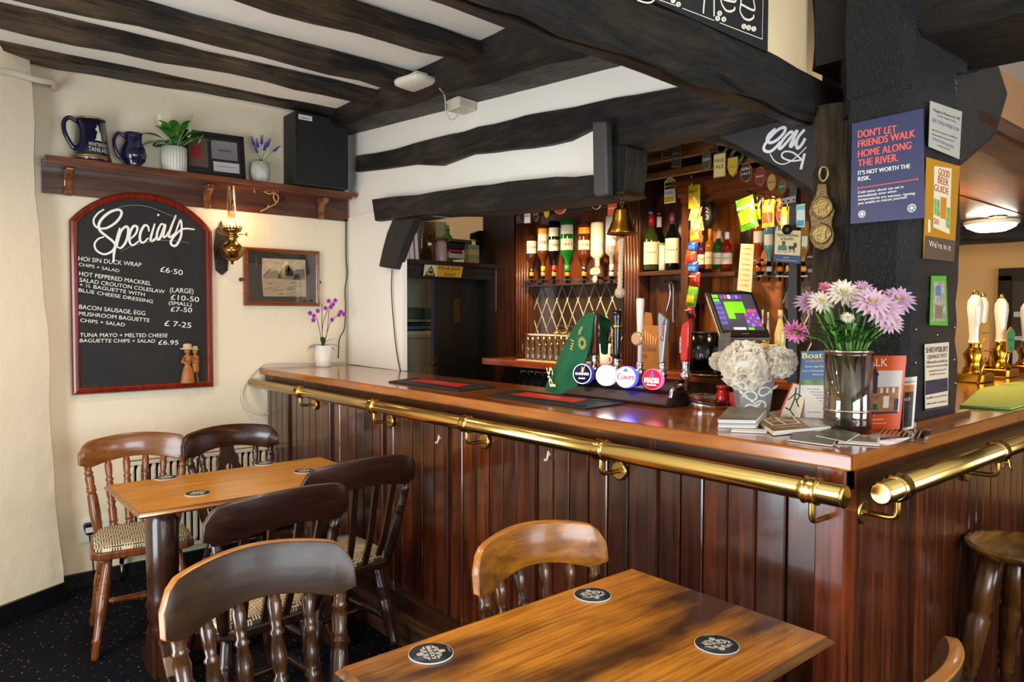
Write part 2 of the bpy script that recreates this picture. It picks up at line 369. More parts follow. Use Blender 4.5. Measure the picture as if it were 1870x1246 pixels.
def pxtext(mb, s, a, b, hpx, mi=0, lift=.0004, up=(0, 0, 1), shear=0, bold=0, **pl):
    p0 = at(*a, **pl); p1 = at(*b, **pl); addtext(mb, s, p0, p1, hpx*mpp((p0+p1)/2), up, lift, mi, shear, bold)
def pxpoly(pts, **pl): return [at(*p, **pl) for p in pts]
def slab(mb, pts, off, mi=0, mi_side=None):
    """flat outline of world points extruded by the vector off"""
    n = len(pts); off = V(off); nr = V((0, 0, 0))
    for i in range(n): nr += V(pts[i]).cross(V(pts[(i+1) % n]))
    ids = list(range(n)) if nr.dot(off) < 0 else list(range(n))[::-1]
    mb.add([V(p) for p in pts]+[V(p)+off for p in pts], [tuple(ids), tuple(i+n for i in ids[::-1])], mi)
    k = len(mb.v)-2*n
    for j in range(n):
        a, b = ids[j], ids[(j+1) % n]
        mb.f.append((k+b, k+a, k+a+n, k+b+n)); mb.m.append(mi if mi_side is None else mi_side); mb.sm.append(False)
    return mb
def wob(mb, axis, lo, hi, n=14, j=.012, mi=0, ch=.02, seed=0, drop=0):
    """rough hewn timber along an axis: chamfered, uneven cross sections"""
    rnd = random.Random(seed); ax = 'XYZ'.index(axis); o1, o2 = [i for i in range(3) if i != ax]; vs = []
    ph = [rnd.uniform(0, 6) for _ in range(16)]
    for i in range(n+1):
        t = i/n; a = lo[ax]+(hi[ax]-lo[ax])*t
        A, B, C_, D = lo[o1], hi[o1], lo[o2], hi[o2]
        for q, (u, v) in enumerate([(A+ch, C_), (B-ch, C_), (B, C_+ch), (B, D-ch), (B-ch, D), (A+ch, D), (A, D-ch), (A, C_+ch)]):
            p = [0, 0, 0]; p[ax] = a
            p[o1] = u+j*(math.sin(a*5+ph[q])*.5+math.sin(a*13+ph[q+8])*.3+rnd.uniform(-.3, .3)); p[o2] = v+j*(math.sin(a*4+ph[q+4])*.5+math.sin(a*11+ph[q])*.3+rnd.uniform(-.3, .3))+drop*t
            vs.append(p)
    fl = (ax == 1)
    fs = []
    for i in range(n):
        for k in range(8):
            f = (i*8+k, i*8+(k+1) % 8, (i+1)*8+(k+1) % 8, (i+1)*8+k); fs.append(f[::-1] if fl else f)
    e0, e1 = tuple(range(8)), tuple(n*8+k for k in range(8))
    fs += [e0 if fl else e0[::-1], e1[::-1] if fl else e1]
    mb.add(vs, fs, mi); return mb

# ================================================================== the setting
CEIL = 2.742; YW = 3.66; XB = .60
def struct(name, mb, mats, **k): return mk(name, mb, mats, kind='structure', **k)
struct('floor', MB().box((-4, -3.2, -.1), (6, 5.2, 0)), carpet(), label='navy carpet with small pale specks covering the floor')
struct('ceiling', MB().box((-4, -3.2, CEIL), (6, 5.2, CEIL+.1)), PLASTER_C, label='white plaster ceiling between the black joists')
struct('wall_back', MB().box((-1.3, YW, 0), (.75, YW+.15, CEIL)), PLASTER, label='cream plaster wall behind the specials chalkboard')
# protruding wall at the left edge, its corner leaning and lumpy
mb = MB(); P0 = V((-1.085, 3.49, 0)); P1 = V((-4, 1.75, 0)); nv = 16
def lw(u, v):
    z = v*CEIL; p = P0.lerp(P1, u); lean = -.10*(z/CEIL)
    p = p + V((lean*(1-u), .0, 0)) + V((.5, -.85, 0))*(.012*math.sin(z*5+1)+.008*math.sin(z*11+u*9)-.012*(u > 0)*math.sin(u*17+z*3)*.6)
    return (p.x, p.y, z)
mb.grid(lw, 10, nv)
def lw2(u, v):
    a = V(lw(0, v)); return (a.x+.012*math.sin(u*PI), a.y+u*(YW+.05-a.y), a.z)
mb.grid(lambda u, v: lw2(1-u, v), 4, nv)
struct('wall_left', mb, PLASTER, label='lumpy white plaster wall jutting out left of the chalkboard')
struct('wall_side', MB().box((-2.9, -3.2, 0), (-2.8, 2.6, CEIL)), PLASTER, label='cream lounge wall with a tall window')
struct('wall_front', MB().box((-4.1, -3.3, 0), (6, -3.2, CEIL)), PLASTER, label='cream front wall of the pub with two windows')
struct('wall_far', MB().box((5.0, -3.2, 0), (5.1, 5.2, CEIL)), plain('#d9b27a', .8, bump=.2, bscale=8), label='buff wall beyond the hand pumps')
struct('wall_rear', MB().box((.75, 5.0, 0), (5.0, 5.1, CEIL)), PLASTER, label='cream rear wall of the bar area')
def baseboard(name, a, b, h, t=.02, nrm=(0, -1, 0)):
    mb = MB(); a, b, n = V(a), V(b), V(nrm).normalized()*t
    slab(mb, [a, b, b+V((0, 0, h)), a+V((0, 0, h))], n); return struct(name, mb, plain('#0b0a0c', .45, bump=.3, bscale=30), label='black painted skirting along the foot of the %s wall' % name.split('_')[1])
baseboard('baseboard_back', (-1.1, YW, 0), (.05, YW, 0), .075)
baseboard('baseboard_left', (-1.08, 3.487, 0), (-3.9, 1.80, 0), .10, .02, (.5, -.86, 0))
# windows of the walls behind the camera
def window(name, lo, hi, axis):
    fr = MB(); gl = MB(); (x0, y0, z0), (x1, y1, z1) = lo, hi; t = .05
    n = 3
    for i in range(n+1):
        if axis == 'Y': x = x0+(x1-x0)*i/n; fr.box((x-.02, y0, z0), (x+.02, y1, z1))
        else: y = y0+(y1-y0)*i/n; fr.box((x0, y-.02, z0), (x1, y+.02, z1))
    for z in (z0, (z0+z1)/2, z1): fr.box((x0, y0, z-.02), (x1, y1, z+.02))
    struct(name, fr, WHITE, label='white framed lounge window, number %s' % name[-1])
window('window_1', (-2.4, -3.16, .7), (0, -3.12, 2.2), 'Y'); window('window_2', (-2.79, .65, .10), (-2.75, 1.9, 2.06), 'X'); window('window_3', (.9, -3.16, .7), (2.3, -3.12, 2.2), 'Y')

# ------------------------------------------------------------------ ceiling joists and wall timbers
for i, (y0, y1, z0, dr) in enumerate([(3.40, 3.58, 2.68, .05), (2.90, 3.08, 2.685, .01), (2.49, 2.67, 2.685, -.01), (1.92, 2.10, 2.685, -.02), (1.30, 1.50, 2.69, -.03), (.72, .92, 2.69, -.03)]):
    struct('ceiling_joist', wob(MB(), 'X', (-4, y0, z0), (.50, y1, CEIL+.02), 26, .016, 0, .02, i, dr), beam_mat('X', c1='#100d0b', c2='#6a5236', bump=.9), label='black painted ceiling joist, %s from the chalkboard wall' % ['first', 'second', 'third', 'fourth', 'fifth', 'sixth'][i])
# bearer that carries the joists along the bar wall
mb = MB(); vs = []
br = []
for i in range(15):
    t = i/14; y = YW-.0-t*2.75; zb = 2.665-.155*((YW-y)/2.25); j = .012*math.sin(y*9)
    for (x, z) in [(.40, zb+.03+j), (.43, zb+j), (.62, zb-.005), (.62, zb+.22), (.40, zb+.25-j)]: vs.append((x+.008*math.sin(y*7+z*9), y, z))
fs = [(i*5+k, i*5+(k+1) % 5, (i+1)*5+(k+1) % 5, (i+1)*5+k) for i in range(14) for k in range(5)]+[tuple(range(5))[::-1], tuple(70+k for k in range(5))]
struct('wall_bearer_beam', MB().add(vs, fs), beam_mat('Y', c2='#443424'), label='black bearer beam along the bar wall carrying the joist ends')
# plaster over the bar hatch, timbers standing proud of it
slab_px = lambda pts, X, d: slab(MB(), pxpoly(pts, X=X), (d, 0, 0))
o = MB(); slab(o, [V((.615, 3.66, 2.05)), V((.615, 1.33, 1.98)), V((.615, 1.33, 2.28)), V((.615, .55, 2.26)), V((.615, .55, CEIL)), V((.615, 3.66, CEIL))], (.14, 0, 0))
struct('wall_bar', o, PLASTER_C, label='white plaster wall above the bar hatch')
o = MB(); slab(o, [V((.605, 3.70, 1.134)), V((.56, 2.885, 1.134)), V((.56, 2.885, 2.11)), V((.605, 3.70, 2.11))], (.03, 0, 0))
struct('wall_bar_stub', o, PLASTER_C, label='white plaster pier between the shelf and the bar hatch')
def rough_outline(pts, n=5, j=1.6, seed=3):
    rnd = random.Random(seed); out = []
    for i, p in enumerate(pts):
        q = pts[(i+1) % len(pts)]; k = max(1, int(math.dist(p, q)/28))
        for s in range(k):
            t = s/k; out.append((p[0]+(q[0]-p[0])*t+(rnd.uniform(-j, j) if s else 0)*.3, p[1]+(q[1]-p[1])*t+(rnd.uniform(-j, j) if s else 0)))
    return out
def timber(name, pts, X, d, mat, label, j=1.8, seed=1):
    o = mk(name, slab(MB(), pxpoly(rough_outline(pts, j=j, seed=seed), X=X), (d, 0, 0)), mat, kind='structure', label=label, bevel=.008); return o
GREYB = beam_mat('Y', '#191716', '#4a4038', .6, .9)
timber('wall_beam', [(649, 284), (720, 272), (790, 252), (900, 226), (985, 205), (1080, 187), (1160, 172), (1240, 157), (1330, 185), (1400, 196), (1385, 210), (1293, 236), (1216, 245), (1107, 274), (1104, 236), (1079, 235), (1037, 256), (966, 270), (860, 281), (804, 302), (754, 300), (700, 308), (648, 314)], .585, .2, GREYB, 'long uneven black beam across the white bar wall')
timber('hatch_lintel', [(678, 364), (760, 356), (867, 339), (980, 326), (1079, 319), (1092, 320), (1092, 358), (1010, 371), (938, 380), (860, 388), (797, 390), (740, 397), (684, 404)], .53, .2, GREYB, 'lower black lintel beam over the bar hatch', seed=4)
timber('hatch_strap', [(1081, 222), (1106, 221), (1109, 355), (1090, 359), (1083, 356)], .515, .04, plain('#3c3b3d', .55, bump=.3, bscale=20), 'grey painted board strap at the end of the hatch lintel', j=.3)
timber('hatch_stub_post', [(1106, 262), (1143, 266), (1143, 300), (1137, 345), (1142, 357), (1112, 362)], .58, .14, beam_mat('Z', '#0d0b0a', '#221a12', .45, .8), 'short black post end hanging beside the brass bell', seed=6)
timber('hatch_brace', [(716, 401), (756, 398), (742, 430), (731, 458), (720, 492), (691, 487), (698, 455), (706, 425)], .52, .06, beam_mat('Z', '#141313', '#2c2825', .55, .5), 'slanting black brace at the corner of the bar hatch', j=.4)
o = slab(MB(), pxpoly(rough_outline([(1290, 238), (1330, 240), (1395, 275), (1450, 310), (1492, 345), (1492, 372), (1440, 330), (1380, 296), (1320, 262), (1285, 258)], j=2), X=.74), (.12, 0, 0))
struct('arch_brace', o, BEAMY, label='curved black brace below the cask sign')
# pillar standing on the counter: two rough black faces
mb = wob(MB(), 'Z', (.552, .098, 1.134), (.955, .30, 2.12), 16, .012, 0, .025, 5)
wob(mb, 'Z', (.565, .11, 2.08), (1.02, .33, CEIL), 10, .014, 0, .03, 8)
wob(mb, 'Z', (.585, .25, 2.262), (1.02, .43, CEIL), 6, .01, 0, .02, 9)
struct('pillar', mb, plain('#0b0b0d', .30, bump=.9, bscale=230, var=.5), label='thick black textured pillar standing on the bar corner')
struct('post', wob(MB(), 'Z', (.60, at(1540, 500, X=.60).y, 1.134), (.74, at(1474, 500, X=.60).y, 2.14), 22, .016, 0, .03, 11), beam_mat('Z', '#191512', '#66543a', .42, 1.0, .12, .38), label='old gnarled black post with horse brasses under the tie beam')
# tie beam towards the camera with plaster above it
struct('tie_beam', wob(MB(), 'X', (-4, .42, 2.112), (1.0, .475, 2.255), 40, .016, 0, .018, 21), beam_mat('X', '#12100c', '#3a2f1e', .55, .8), label='big dark tie beam crossing above the tables to the pillar')
struct('wall_above_beam', MB().box((-4, .445, 2.24), (.60, .53, CEIL)), plain('#d8bd92', .85, bump=.25, bscale=8), label='beige plaster above the tie beam')
struct('tie_beam_back', wob(MB(), 'X', (-4, .47, 2.118), (1.0, .545, 2.25), 40, .010, 0, .015, 24), beam_mat('X', '#16100d', '#3a2820', .5, .5), label='rear half of the dark tie beam above the old post')
# beam running from the pillar towards the room, with its bracket
struct('cross_beam', wob(MB(), 'Y', (.60, -3.1, 2.27), (1.12, .22, 2.62), 26, .02, 0, .03, 31), beam_mat('Y', '#0f0e0d', '#2e2418', .45, .7), label='black beam running from the pillar over the bar side')
o = slab(MB(), [V((.88, .10, 1.98)), V((.98, .10, 1.95)), V((1.30, .10, 2.10)), V((1.42, .10, 2.27)), V((1.30, .10, 2.36)), V((.88, .10, 2.24))], (0, .2, 0))
struct('pillar_bracket', o, plain('#14120f', .35, bump=1, bscale=90), label='black knee bracket at the pillar head', bevel=.02)

# ------------------------------------------------------------------ behind the bar: door wall, far saloon
YD = 3.42
X0, X1 = at(732, 480, Y=YD).x, at(903, 480, Y=YD).x; ZL0, ZL1 = at(800, 508, Y=YD).z, at(800, 478, Y=YD).z
struct('wall_passage', MB().box((.70, 4.3, 0), (3.2, 4.4, CEIL)), plain('#d8c8a8', .85), label='cream passage wall above the mind your head lintel')
d1 = thing('door_1', (X0, YD, 0), None, None, kind='structure'); d1['label'] = 'black doorway with moulded lintel behind the bar'
mk('lintel', MB().box((X0-.02, YD-.03, ZL0), (X1+.06, YD+.16, ZL1-.025)).box((X0-.05, YD-.07, ZL1-.03), (X1+.10, YD+.42, ZL1)).box((X0-.02, YD-.045, ZL0+.045), (X1+.06, YD-.03, ZL0+.07)), plain('#0d0c0c', .35), d1)
mk('jamb', MB().box((X1-.09, YD-.03, 0), (X1+.02, YD+.12, ZL0)).box((X1-.075, YD-.045, 0), (X1-.055, YD-.03, ZL0)), plain('#0d0c0c', .35), d1)
XD = at(790, 600, Y=YD+.1).x
mk('door_leaf', MB().box((XD, YD+.08, 0), (X1-.06, YD+.12, ZL0+.01)), plain('#070707', .38), d1)
mk('hinge', MB().box((at(828, 600, Y=YD+.07).x, YD+.07, at(830, 590, Y=YD+.07).z), (at(840, 600, Y=YD+.07).x, YD+.082, at(830, 545, Y=YD+.07).z)), BRASSD, d1)
mk('latch', MB().box((XD-.02, YD+.06, at(790, 690, Y=YD).z), (XD+.015, YD+.08, at(790, 652, Y=YD).z)).tube([(XD-.06, YD+.05, at(790, 665, Y=YD).z), (XD+.01, YD+.05, at(790, 665, Y=YD).z)], .008), BRASSD, d1)
struct('wall_hatch_side', MB().box((.64, YD, 0), (X0, YD+.12, CEIL)), plain('#d9cbb2', .85), label='cream return wall inside the bar hatch')
# saloon beyond the pillar
SY0, SY1 = .10, 1.0
cz = 2.06
cn = thing('bar_canopy', (1.3, .3, cz), 'brown boarded canopy over the side of the bar', 'canopy')
for i in range(5):
    y = .16+i*.20; mk('plank', MB().box((1.1 if i < 2 else 1.85, y, cz+.004*(i % 2)), (4.2, y+.193, cz+.03), bev=.004), wood('#3b1d0d', '#7a4420', 'X', .35, .15, .25), cn)
mk('fascia', MB().box((1.1, .12, cz-.03), (4.2, .16, cz+.10)).box((1.1, .10, cz+.06), (4.2, .13, cz+.10)), wood('#2a140a', '#5b3118', 'X', .35, .15, .1), cn)
mk('top_board', MB().box((1.1, .12, cz+.10), (4.2, .60, cz+.13)), wood('#2a140a', '#5b3118', 'X', .5, .15, .1), cn)
struct('saloon_beam', wob(MB(), 'Y', (3.9, -1, 1.96), (4.15, 3.2, 2.3), 16, .02, 0, .03, 41), beam_mat('Y', '#131110', '#33291d', .5, .6), label='black beam across the saloon beyond the hand pumps')
struct('saloon_upper_wall', MB().box((1.05, .55, cz+.13), (4.2, .62, CEIL)), plain('#15110e', .7), label='dark upstand wall above the bar canopy')
struct('saloon_soffit', MB().add(pxpoly([(1775, 190), (1775, 60), (1910, 30), (1910, 265), (1845, 225)], Y=.5), [(0, 1, 2, 3, 4)]), plain('#cf9a6a', .85, bump=.5, bscale=12), label='peach plaster slope seen past the pillar bracket')
d2 = thing('door_2', (4.98, 1.2, 0), None, None, kind='structure'); d2['label'] = 'black framed kitchen doorway in the buff wall'
pa = at(1826, 505, X=4.97); pb = at(1940, 505, X=4.97); zb, zt = .0, pa.z
o = MB(); t = .09
o.box((4.93, pa.y-t, 0), (5.0, pa.y, zt)).box((4.93, pb.y, 0), (5.0, pb.y+t, zt)).box((4.93, pb.y, zt-t*.4), (5.0, pa.y, zt+.06))
mk('door_frame', o, plain('#15100d', .4), d2)
mk('opening', MB().box((4.955, pb.y, 0), (4.99, pa.y-t, zt-.03)), plain('#40352c', .6), d2)
o = MB()
for k, (z0, z1) in enumerate([(1.46, 1.50), (1.28, 1.31), (.95, 1.2)]): o.box((4.93, pb.y+t, z0), (4.956, pa.y-t-.02, z1))
mk('kitchen_shelf', o, plain('#cfcac2', .4), d2)

# ================================================================== the bar
HC, TH = 1.134, .040
bf = thing('bar_panelling', (.05, 1.8, 0), 'mahogany boarded front of the bar, vertical planks above a plinth', 'bar front')
rnd = random.Random(5)
y = 0.105; mats = PANEL
k = 0
while y < 3.64:
    tl = rnd.uniform(-.0006, .0006); wd = .083+rnd.uniform(-.006, .006); y2 = min(y+wd, 3.65)
    if k % 7 == 6:
        mk('stile', MB().box((.035, y, .2), (.075, y+.03, HC-TH), bev=.003), MAHOG, bf); y += .032
    else:
        mk('plank', MB().prism([(.05+rnd.uniform(0, .003), y+.002), (.075, y+.0005), (.075, y2-.0005), (.05+rnd.uniform(0, .003), y2-.002), (.0493+tl, y2-.007), (.0493-tl, y+.007)], .2, HC-TH), PANEL, bf); y = y2
    k += 1
mk('backing', MB().box((.072, .06, 0), (.10, 3.65, HC-TH)), MAHOG, bf)
mk('corner_post', MB().box((.028, .030, 0), (.09, .105, HC-TH), bev=.004), wood('#2a0f05', '#7a3514', 'Z', .22, .25, 0, coat=.5), bf)
mk('frieze', MB().box((.036, .03, HC-TH-.055), (.075, 3.65, HC-TH)), MAHOGY, bf)
mk('plinth', MB().box((.02, .05, 0), (.075, 3.65, .195)).box((.012, .05, .18), (.06, 3.65, .20)), wood('#1c0c06', '#43220f', 'Y', .35, .2, 0), bf)
mk('foot_ledge', MB().box((-.03, .05, 0), (.03, 3.65, .115)).box((-.036, .05, .105), (.03, 3.65, .122)), wood('#2a170c', '#5c3a1e', 'Y', .5, .3, 0), bf)
bs = thing('saloon_panelling', (1.6, .05, 0), 'dark boarded side of the bar facing the saloon', 'bar front')
x = .092; k = 0
while x < 3.3:
    wd = .07+rnd.uniform(-.006, .006)
    mk('plank', MB().prism([(x+.001, .05+rnd.uniform(0, .003)), (x+.006, .0485), (x+wd-.008, .0485), (x+wd-.001, .05+rnd.uniform(0, .003)), (x+wd, .075), (x, .075)], .0, HC-TH), wood('#1d0b05', '#55260e', 'Z', .22, .2, .4, coat=.5), bs); x += wd
mk('corner_trim', MB().box((.03, .032, 0), (.10, .052, HC-TH)), MAHOG, bs)
mk('frieze', MB().box((.06, .036, HC-TH-.10), (3.3, .07, HC-TH)), MAHOG, bs)
bt = thing('bar_counter', (.27, 1.8, HC-TH), 'polished orange brown wooden bar counter top turning the corner', 'counter')
mk('front_run', MB().prism([(0, 0), (.545, .545), (.545, 3.655), (0.0, 3.655)], HC-TH, HC), BARTOP, bt, bevel=.006)
mk('side_run', MB().prism([(0, 0), (1.235, 0), (1.235, .545), (.545, .545)], HC-TH, HC), BARTOPX, bt, bevel=.006)
mk('side_extension', MB().box((1.238, 0, HC-TH), (3.4, .545, HC)), BARTOPX, bt, bevel=.006)
# bar shell behind (service side)
struct('bar_service_side', MB().box((.50, .5, 0), (.53, 2.9, HC-TH-.01)), MAHOG, label='dark service side of the bar')

def brass_rail(name, a, b, label, nb, out, ends, first, collars):
    """tube on cranked brackets; out is the direction away from the bar"""
    a, b, out = V(a), V(b), V(out); d = (b-a).normalized(); R_ = .0262
    r = thing(name, (a+b)/2, label, 'rail')
    mk('tube', MB().tube([a, b], R_, 24), BRASS, r)
    for e, s in ends:
        m = MB(); p = a if e == 0 else b
        m.turned(p-d*.001*s, p+d*(.006*s), [(0, R_), (.6, R_+.0015), (1, R_-.004)], 24); mk('end_cap', m, BRASS, r)
    for p in collars:
        q = a.lerp(b, p); m = MB(); m.turned(q-d*.022, q+d*.022, [(0, R_+.001), (.12, R_+.0075), (.3, R_+.003), (.5, R_+.006), (.7, R_+.003), (.88, R_+.0075), (1, R_+.001)], 24)
        mk('collar', m, BRASS, r)
        bk = mk('bracket', MB().tube(spline([q-V((0, 0, R_)), q-V((0, 0, R_+.035)), q-V((0, 0, R_+.048))-out*.012, q-V((0, 0, R_+.05))-out*.05, q-V((0, 0, R_+.05))-out*.086], 5), .0075, 10), BRASS2, r)
        pc = q-V((0, 0, R_+.05))-out*.086
        m = MB(); m.turned(pc, pc+out*.008, [(0, .031), (.6, .031), (1, .026)], 20)
        for sx in (-1, 1): m.ball(pc+out*.008+d*(.019*sx), .0045, 0, 8, 4)
        mk('rose', m, BRASS2, bk)
    return r
ZR = 1.045
cy = [at(px, py, X=-.043).y for px, py in [(548, 700), (683, 745), (853, 775), (1098, 822), (1483, 892)]]
YA, YB = 3.70, at(1541, 905, X=-.043).y
brass_rail('brass_rail', (-.043, YA, ZR), (-.043, YB, ZR), 'long polished brass rail along the front of the bar', 5, (-1, 0, 0), [(1, 1), (0, -1)], 0, [(YA-y)/(YA-YB) for y in cy])
xa = at(1610, 902, Y=-.043).x
cx_ = [at(px, py, Y=-.043).x for px, py in [(1640, 890), (1822, 822)]]
brass_rail('brass_rail', (xa, -.043, ZR), (3.3, -.043, ZR), 'shorter brass rail on the saloon side of the bar', 3, (0, -1, 0), [(0, -1)], 0, [(x-xa)/(3.3-xa) for x in cx_]+[.75])
# coat hooks
def hook(p, label, mat=CHROME, out=(-1, 0, 0)):
    p, out = V(p), V(out); h = thing('coat_hook', p, label, 'hook', 'coat hooks under the rail')
    m = MB(); m.turned(p, p+out*.004, [(0, .007), (1, .006)], 12); mk('plate', m, mat, h)
    mk('hook_arm', MB().tube(spline([p+V((0, 0, .012))+out*.003, p+V((0, 0, .003))+out*.006, p-V((0, 0, .012))+out*.009, p-V((0, 0, .020))+out*.015, p-V((0, 0, .016))+out*.022], 5), [.0036]*21, 8), mat, h)
PWH = plain('#d5cdc0', .3)
hook(at(803, 800, X=.05), 'small pale coat hook on the bar planks, further from the corner', PWH); hook(at(1003, 830, X=.05), 'small pale coat hook on the bar planks, nearer to the corner', PWH)
hook(at(1838, 845, Y=.05), 'small brass coat hook under the saloon side rail', BRASS2, (0, -1, 0))

# ================================================================== chairs
RAILP = dict(spindle=[(0, .012), (.06, .014), (.09, .020), (.11, .013), (.13, .020), (.17, .017), (.30, .019), (.36, .013), (.40, .020), (.43, .013), (.47, .017), (.56, .020), (.68, .013), (.71, .019), (.74, .012), (.80, .015), (.90, .017), (1, .010)],
             post=[(0, .016), (.05, .019), (.30, .024), (.56, .022), (.62, .017), (.645, .024), (.67, .017), (.69, .022), (.72, .017), (.82, .020), (.88, .016), (.90, .021), (.93, .015), (1, .016)],
             leg=[(0, .014), (.04, .017), (.16, .018), (.18, .024), (.21, .018), (.45, .024), (.62, .026), (.64, .021), (.66, .027), (.68, .021), (.70, .027), (.72, .021), (.74, .026), (.77, .021), (.90, .019), (1, .015)],
             stretch=[(0, .009), (.12, .012), (.15, .016), (.18, .012), (.5, .017), (.82, .012), (.85, .016), (.88, .012), (1, .009)])
def chair(label, loc, rot, wface, wedge, wturn, style='spindle', zt=.885, hw=.232, rake=.07, curve=.07, rail_h=.11, cushion=True):
    c = thing('dining_chair', (loc[0], loc[1], 0), label, 'chair', 'wooden pub dining chairs', rot)
    SZ = .445
    # seat (local: front is -y)
    def seat_pts(s, yo=0): return [(-.17*s, -.19*s), (.17*s, -.19*s), (.205*s, -.16*s), (.205*s, .02*s), (.185*s, .15*s), (.13*s, .195*s), (-.13*s, .195*s), (-.185*s, .15*s), (-.205*s, .02*s), (-.205*s, -.16*s)]
    mk('seat', MB().prism(seat_pts(1), SZ-.035, SZ), wturn, c, False, bevel=.008)
    if cushion:
        m = MB(); rings = []
        for (s, z) in [(.93, SZ), (.93, SZ+.012), (.86, SZ+.024), (.6, SZ+.03), (.01, SZ+.031)]: rings.append([(x, y, z) for x, y in seat_pts(s)])
        vs = sum(rings, []); m.add(vs, [(i*10+k, i*10+(k+1) % 10, (i+1)*10+(k+1) % 10, (i+1)*10+k) for i in range(4) for k in range(10)], 0, None, True); mk('cushion', m, FRET, c, False)
    feet = {}
    for sx in (-1, 1):
        for sy in (-1, 1):
            top = V((.135*sx, .13*sy-.02, SZ-.03)); ft = V((.195*sx, .20*sy-.01, 0)); feet[sx, sy] = (ft, top)
            mk('leg', MB().turned(ft, top, RAILP['leg'], 10), wturn, c, False)
    mid = lambda sx, t: feet[sx, -1][0].lerp(feet[sx, -1][1], t).lerp(feet[sx, 1][0].lerp(feet[sx, 1][1], t), .5)
    for sx in (-1, 1):
        a = feet[sx, -1][0].lerp(feet[sx, -1][1], .42); b = feet[sx, 1][0].lerp(feet[sx, 1][1], .42); mk('stretcher', MB().turned(a, b, RAILP['stretch'], 8), wturn, c, False)
    mk('stretcher', MB().turned(mid(-1, .42), mid(1, .42), RAILP['stretch'], 8), wturn, c, False)
    # back
    yr = .185+rake
    zlo = zt-rail_h
    def yarc(u): return yr-curve*u*u
    m = MB(); n = 24; vs = []
    for i in range(n+1):
        u = -1+2*i/n; e = max(0, (abs(u)-.80)/.20); sq = math.sqrt(max(0, 1-e*e))
        top = zt-.028*u*u; bot = zlo-.048*u*u+.010*(abs(u) > .86); mid_ = top*.45+bot*.55
        top = mid_+(top-mid_)*max(.30, sq); bot = mid_-(mid_-bot)*max(.55, sq)
        x = hw*(u+.04*u*abs(u)); ang = math.atan2(-2*curve*u, hw); nx, ny = math.sin(ang)*-1, math.cos(ang)
        th = .013
        lean = lambda z: (z-zlo)*.16
        for (s, z) in ((-1, bot), (-1, top), (1, top), (1, bot)):
            vs.append((x+nx*th*s*.5, yarc(u)+ny*th*s+lean(z), z))
    for i in range(n):
        for k in range(4):
            m.f.append((i*4+k, i*4+(k+1) % 4, (i+1)*4+(k+1) % 4, (i+1)*4+k)); m.m.append(0 if k in (0, 2) else 1); m.sm.append(True)
    m.v = vs; m.f += [(3, 2, 1, 0), tuple(n*4+k for k in range(4))]; m.m += [1, 1]; m.sm += [False, False]
    # widen the edges: bevelled look through a modifier
    mk('top_rail', m, [wface, wedge], c, False, bevel=.004)
    zend = lambda u: zlo-.046*u*u+.012
    us = dict(spindle=[-.56, -.2, .2, .56], slat=[-.56, -.2, .2, .56], splat=[-.6, .6], few=[-.52, -.18, .18, .52])[style]
    for sx in (-1, 1):
        u = .88*sx
        mk('back_post', MB().turned((.165*sx, .155, SZ-.01), (hw*u, yarc(u)+.0, zend(u)), RAILP['post'], 10), wturn, c, False)
    for u in us:
        p0 = V((u*.235*.82, .178-.05*u*u, SZ-.005)); p1 = V((hw*u, yarc(u)+.002, zend(u)))
        if style == 'slat':
            pts = [p0, p0.lerp(p1, .35)+V((0, .012, 0)), p0.lerp(p1, .7)+V((0, .004, 0)), p1]; mm = MB()
            mm.v = []; sp = spline(pts, 4)
            for q in sp:
                for (dx, dy) in ((-.013, -.006), (.013, -.006), (.013, .006), (-.013, .006)): mm.v.append((q.x+dx, q.y+dy, q.z))
            for i in range(len(sp)-1):
                for k in range(4): mm.f.append((i*4+k, i*4+(k+1) % 4, (i+1)*4+(k+1) % 4, (i+1)*4+k)); mm.m.append(0); mm.sm.append(False)
            mk('slat', mm, wturn, c, False)
        else: mk('spindle', MB().turned(p0, p1, RAILP['spindle'], 10), wturn, c, False)
    if style == 'splat':
        # pierced vase shaped splat: outline with a round hole
        out = [(.028, 0), (.034, .05), (.02, .09), (.03, .13), (.055, .15), (.05, .17), (.06, .19), (.048, .215), (.05, .24), (.034, .262), (.03, .30)]
        poly = [(x, z) for x, z in out]+[(-x, z) for x, z in out[::-1]]
        y0, y1 = .178, yarc(0); hgt = zlo+.01-SZ
        N_ = len(poly); mm = MB(); hole = [(.016*math.cos(2*PI*k/N_-PI/2+PI/N_), .20+.016*math.sin(2*PI*k/N_-PI/2+PI/N_)) for k in range(N_)]
        P3 = lambda p, s: (p[0]*1.15, y0+(y1-y0)*(p[1]/.30)+s*.006, SZ+p[1]/.30*hgt)
        for s in (-1, 1): mm.v += [P3(p, s) for p in poly]+[P3(p, s) for p in hole]
        for k in range(N_):
            k2 = (k+1) % N_
            if k != N_-1: mm.f.append((k, k2, N_+k2, N_+k)); mm.f.append((2*N_+k, 3*N_+k, 3*N_+k2, 2*N_+k2))
            mm.f.append((k, 2*N_+k, 2*N_+k2, k2)); mm.f.append((N_+k, N_+k2, 3*N_+k2, 3*N_+k))
        mm.f += [(N_-1, 0, N_, 2*N_-1)]
        mm.m = [0]*len(mm.f); mm.sm = [False]*len(mm.f); mk('splat', mm, wturn, c, False)
    return c
FRET = fret_fabric()
W1f = wood('#5a300e', '#84501e', 'X', .25, .1, 0, coat=.5); W1t = wood('#4a220c', '#8a4a1c', 'Z', .25, .15, .15, coat=.5)
W2f = wood('#1e0e0a', '#432012', 'X', .22, .1, 0, coat=.6); W2t = wood('#180b07', '#3d1e10', 'Z', .25, .15, .15, coat=.5)
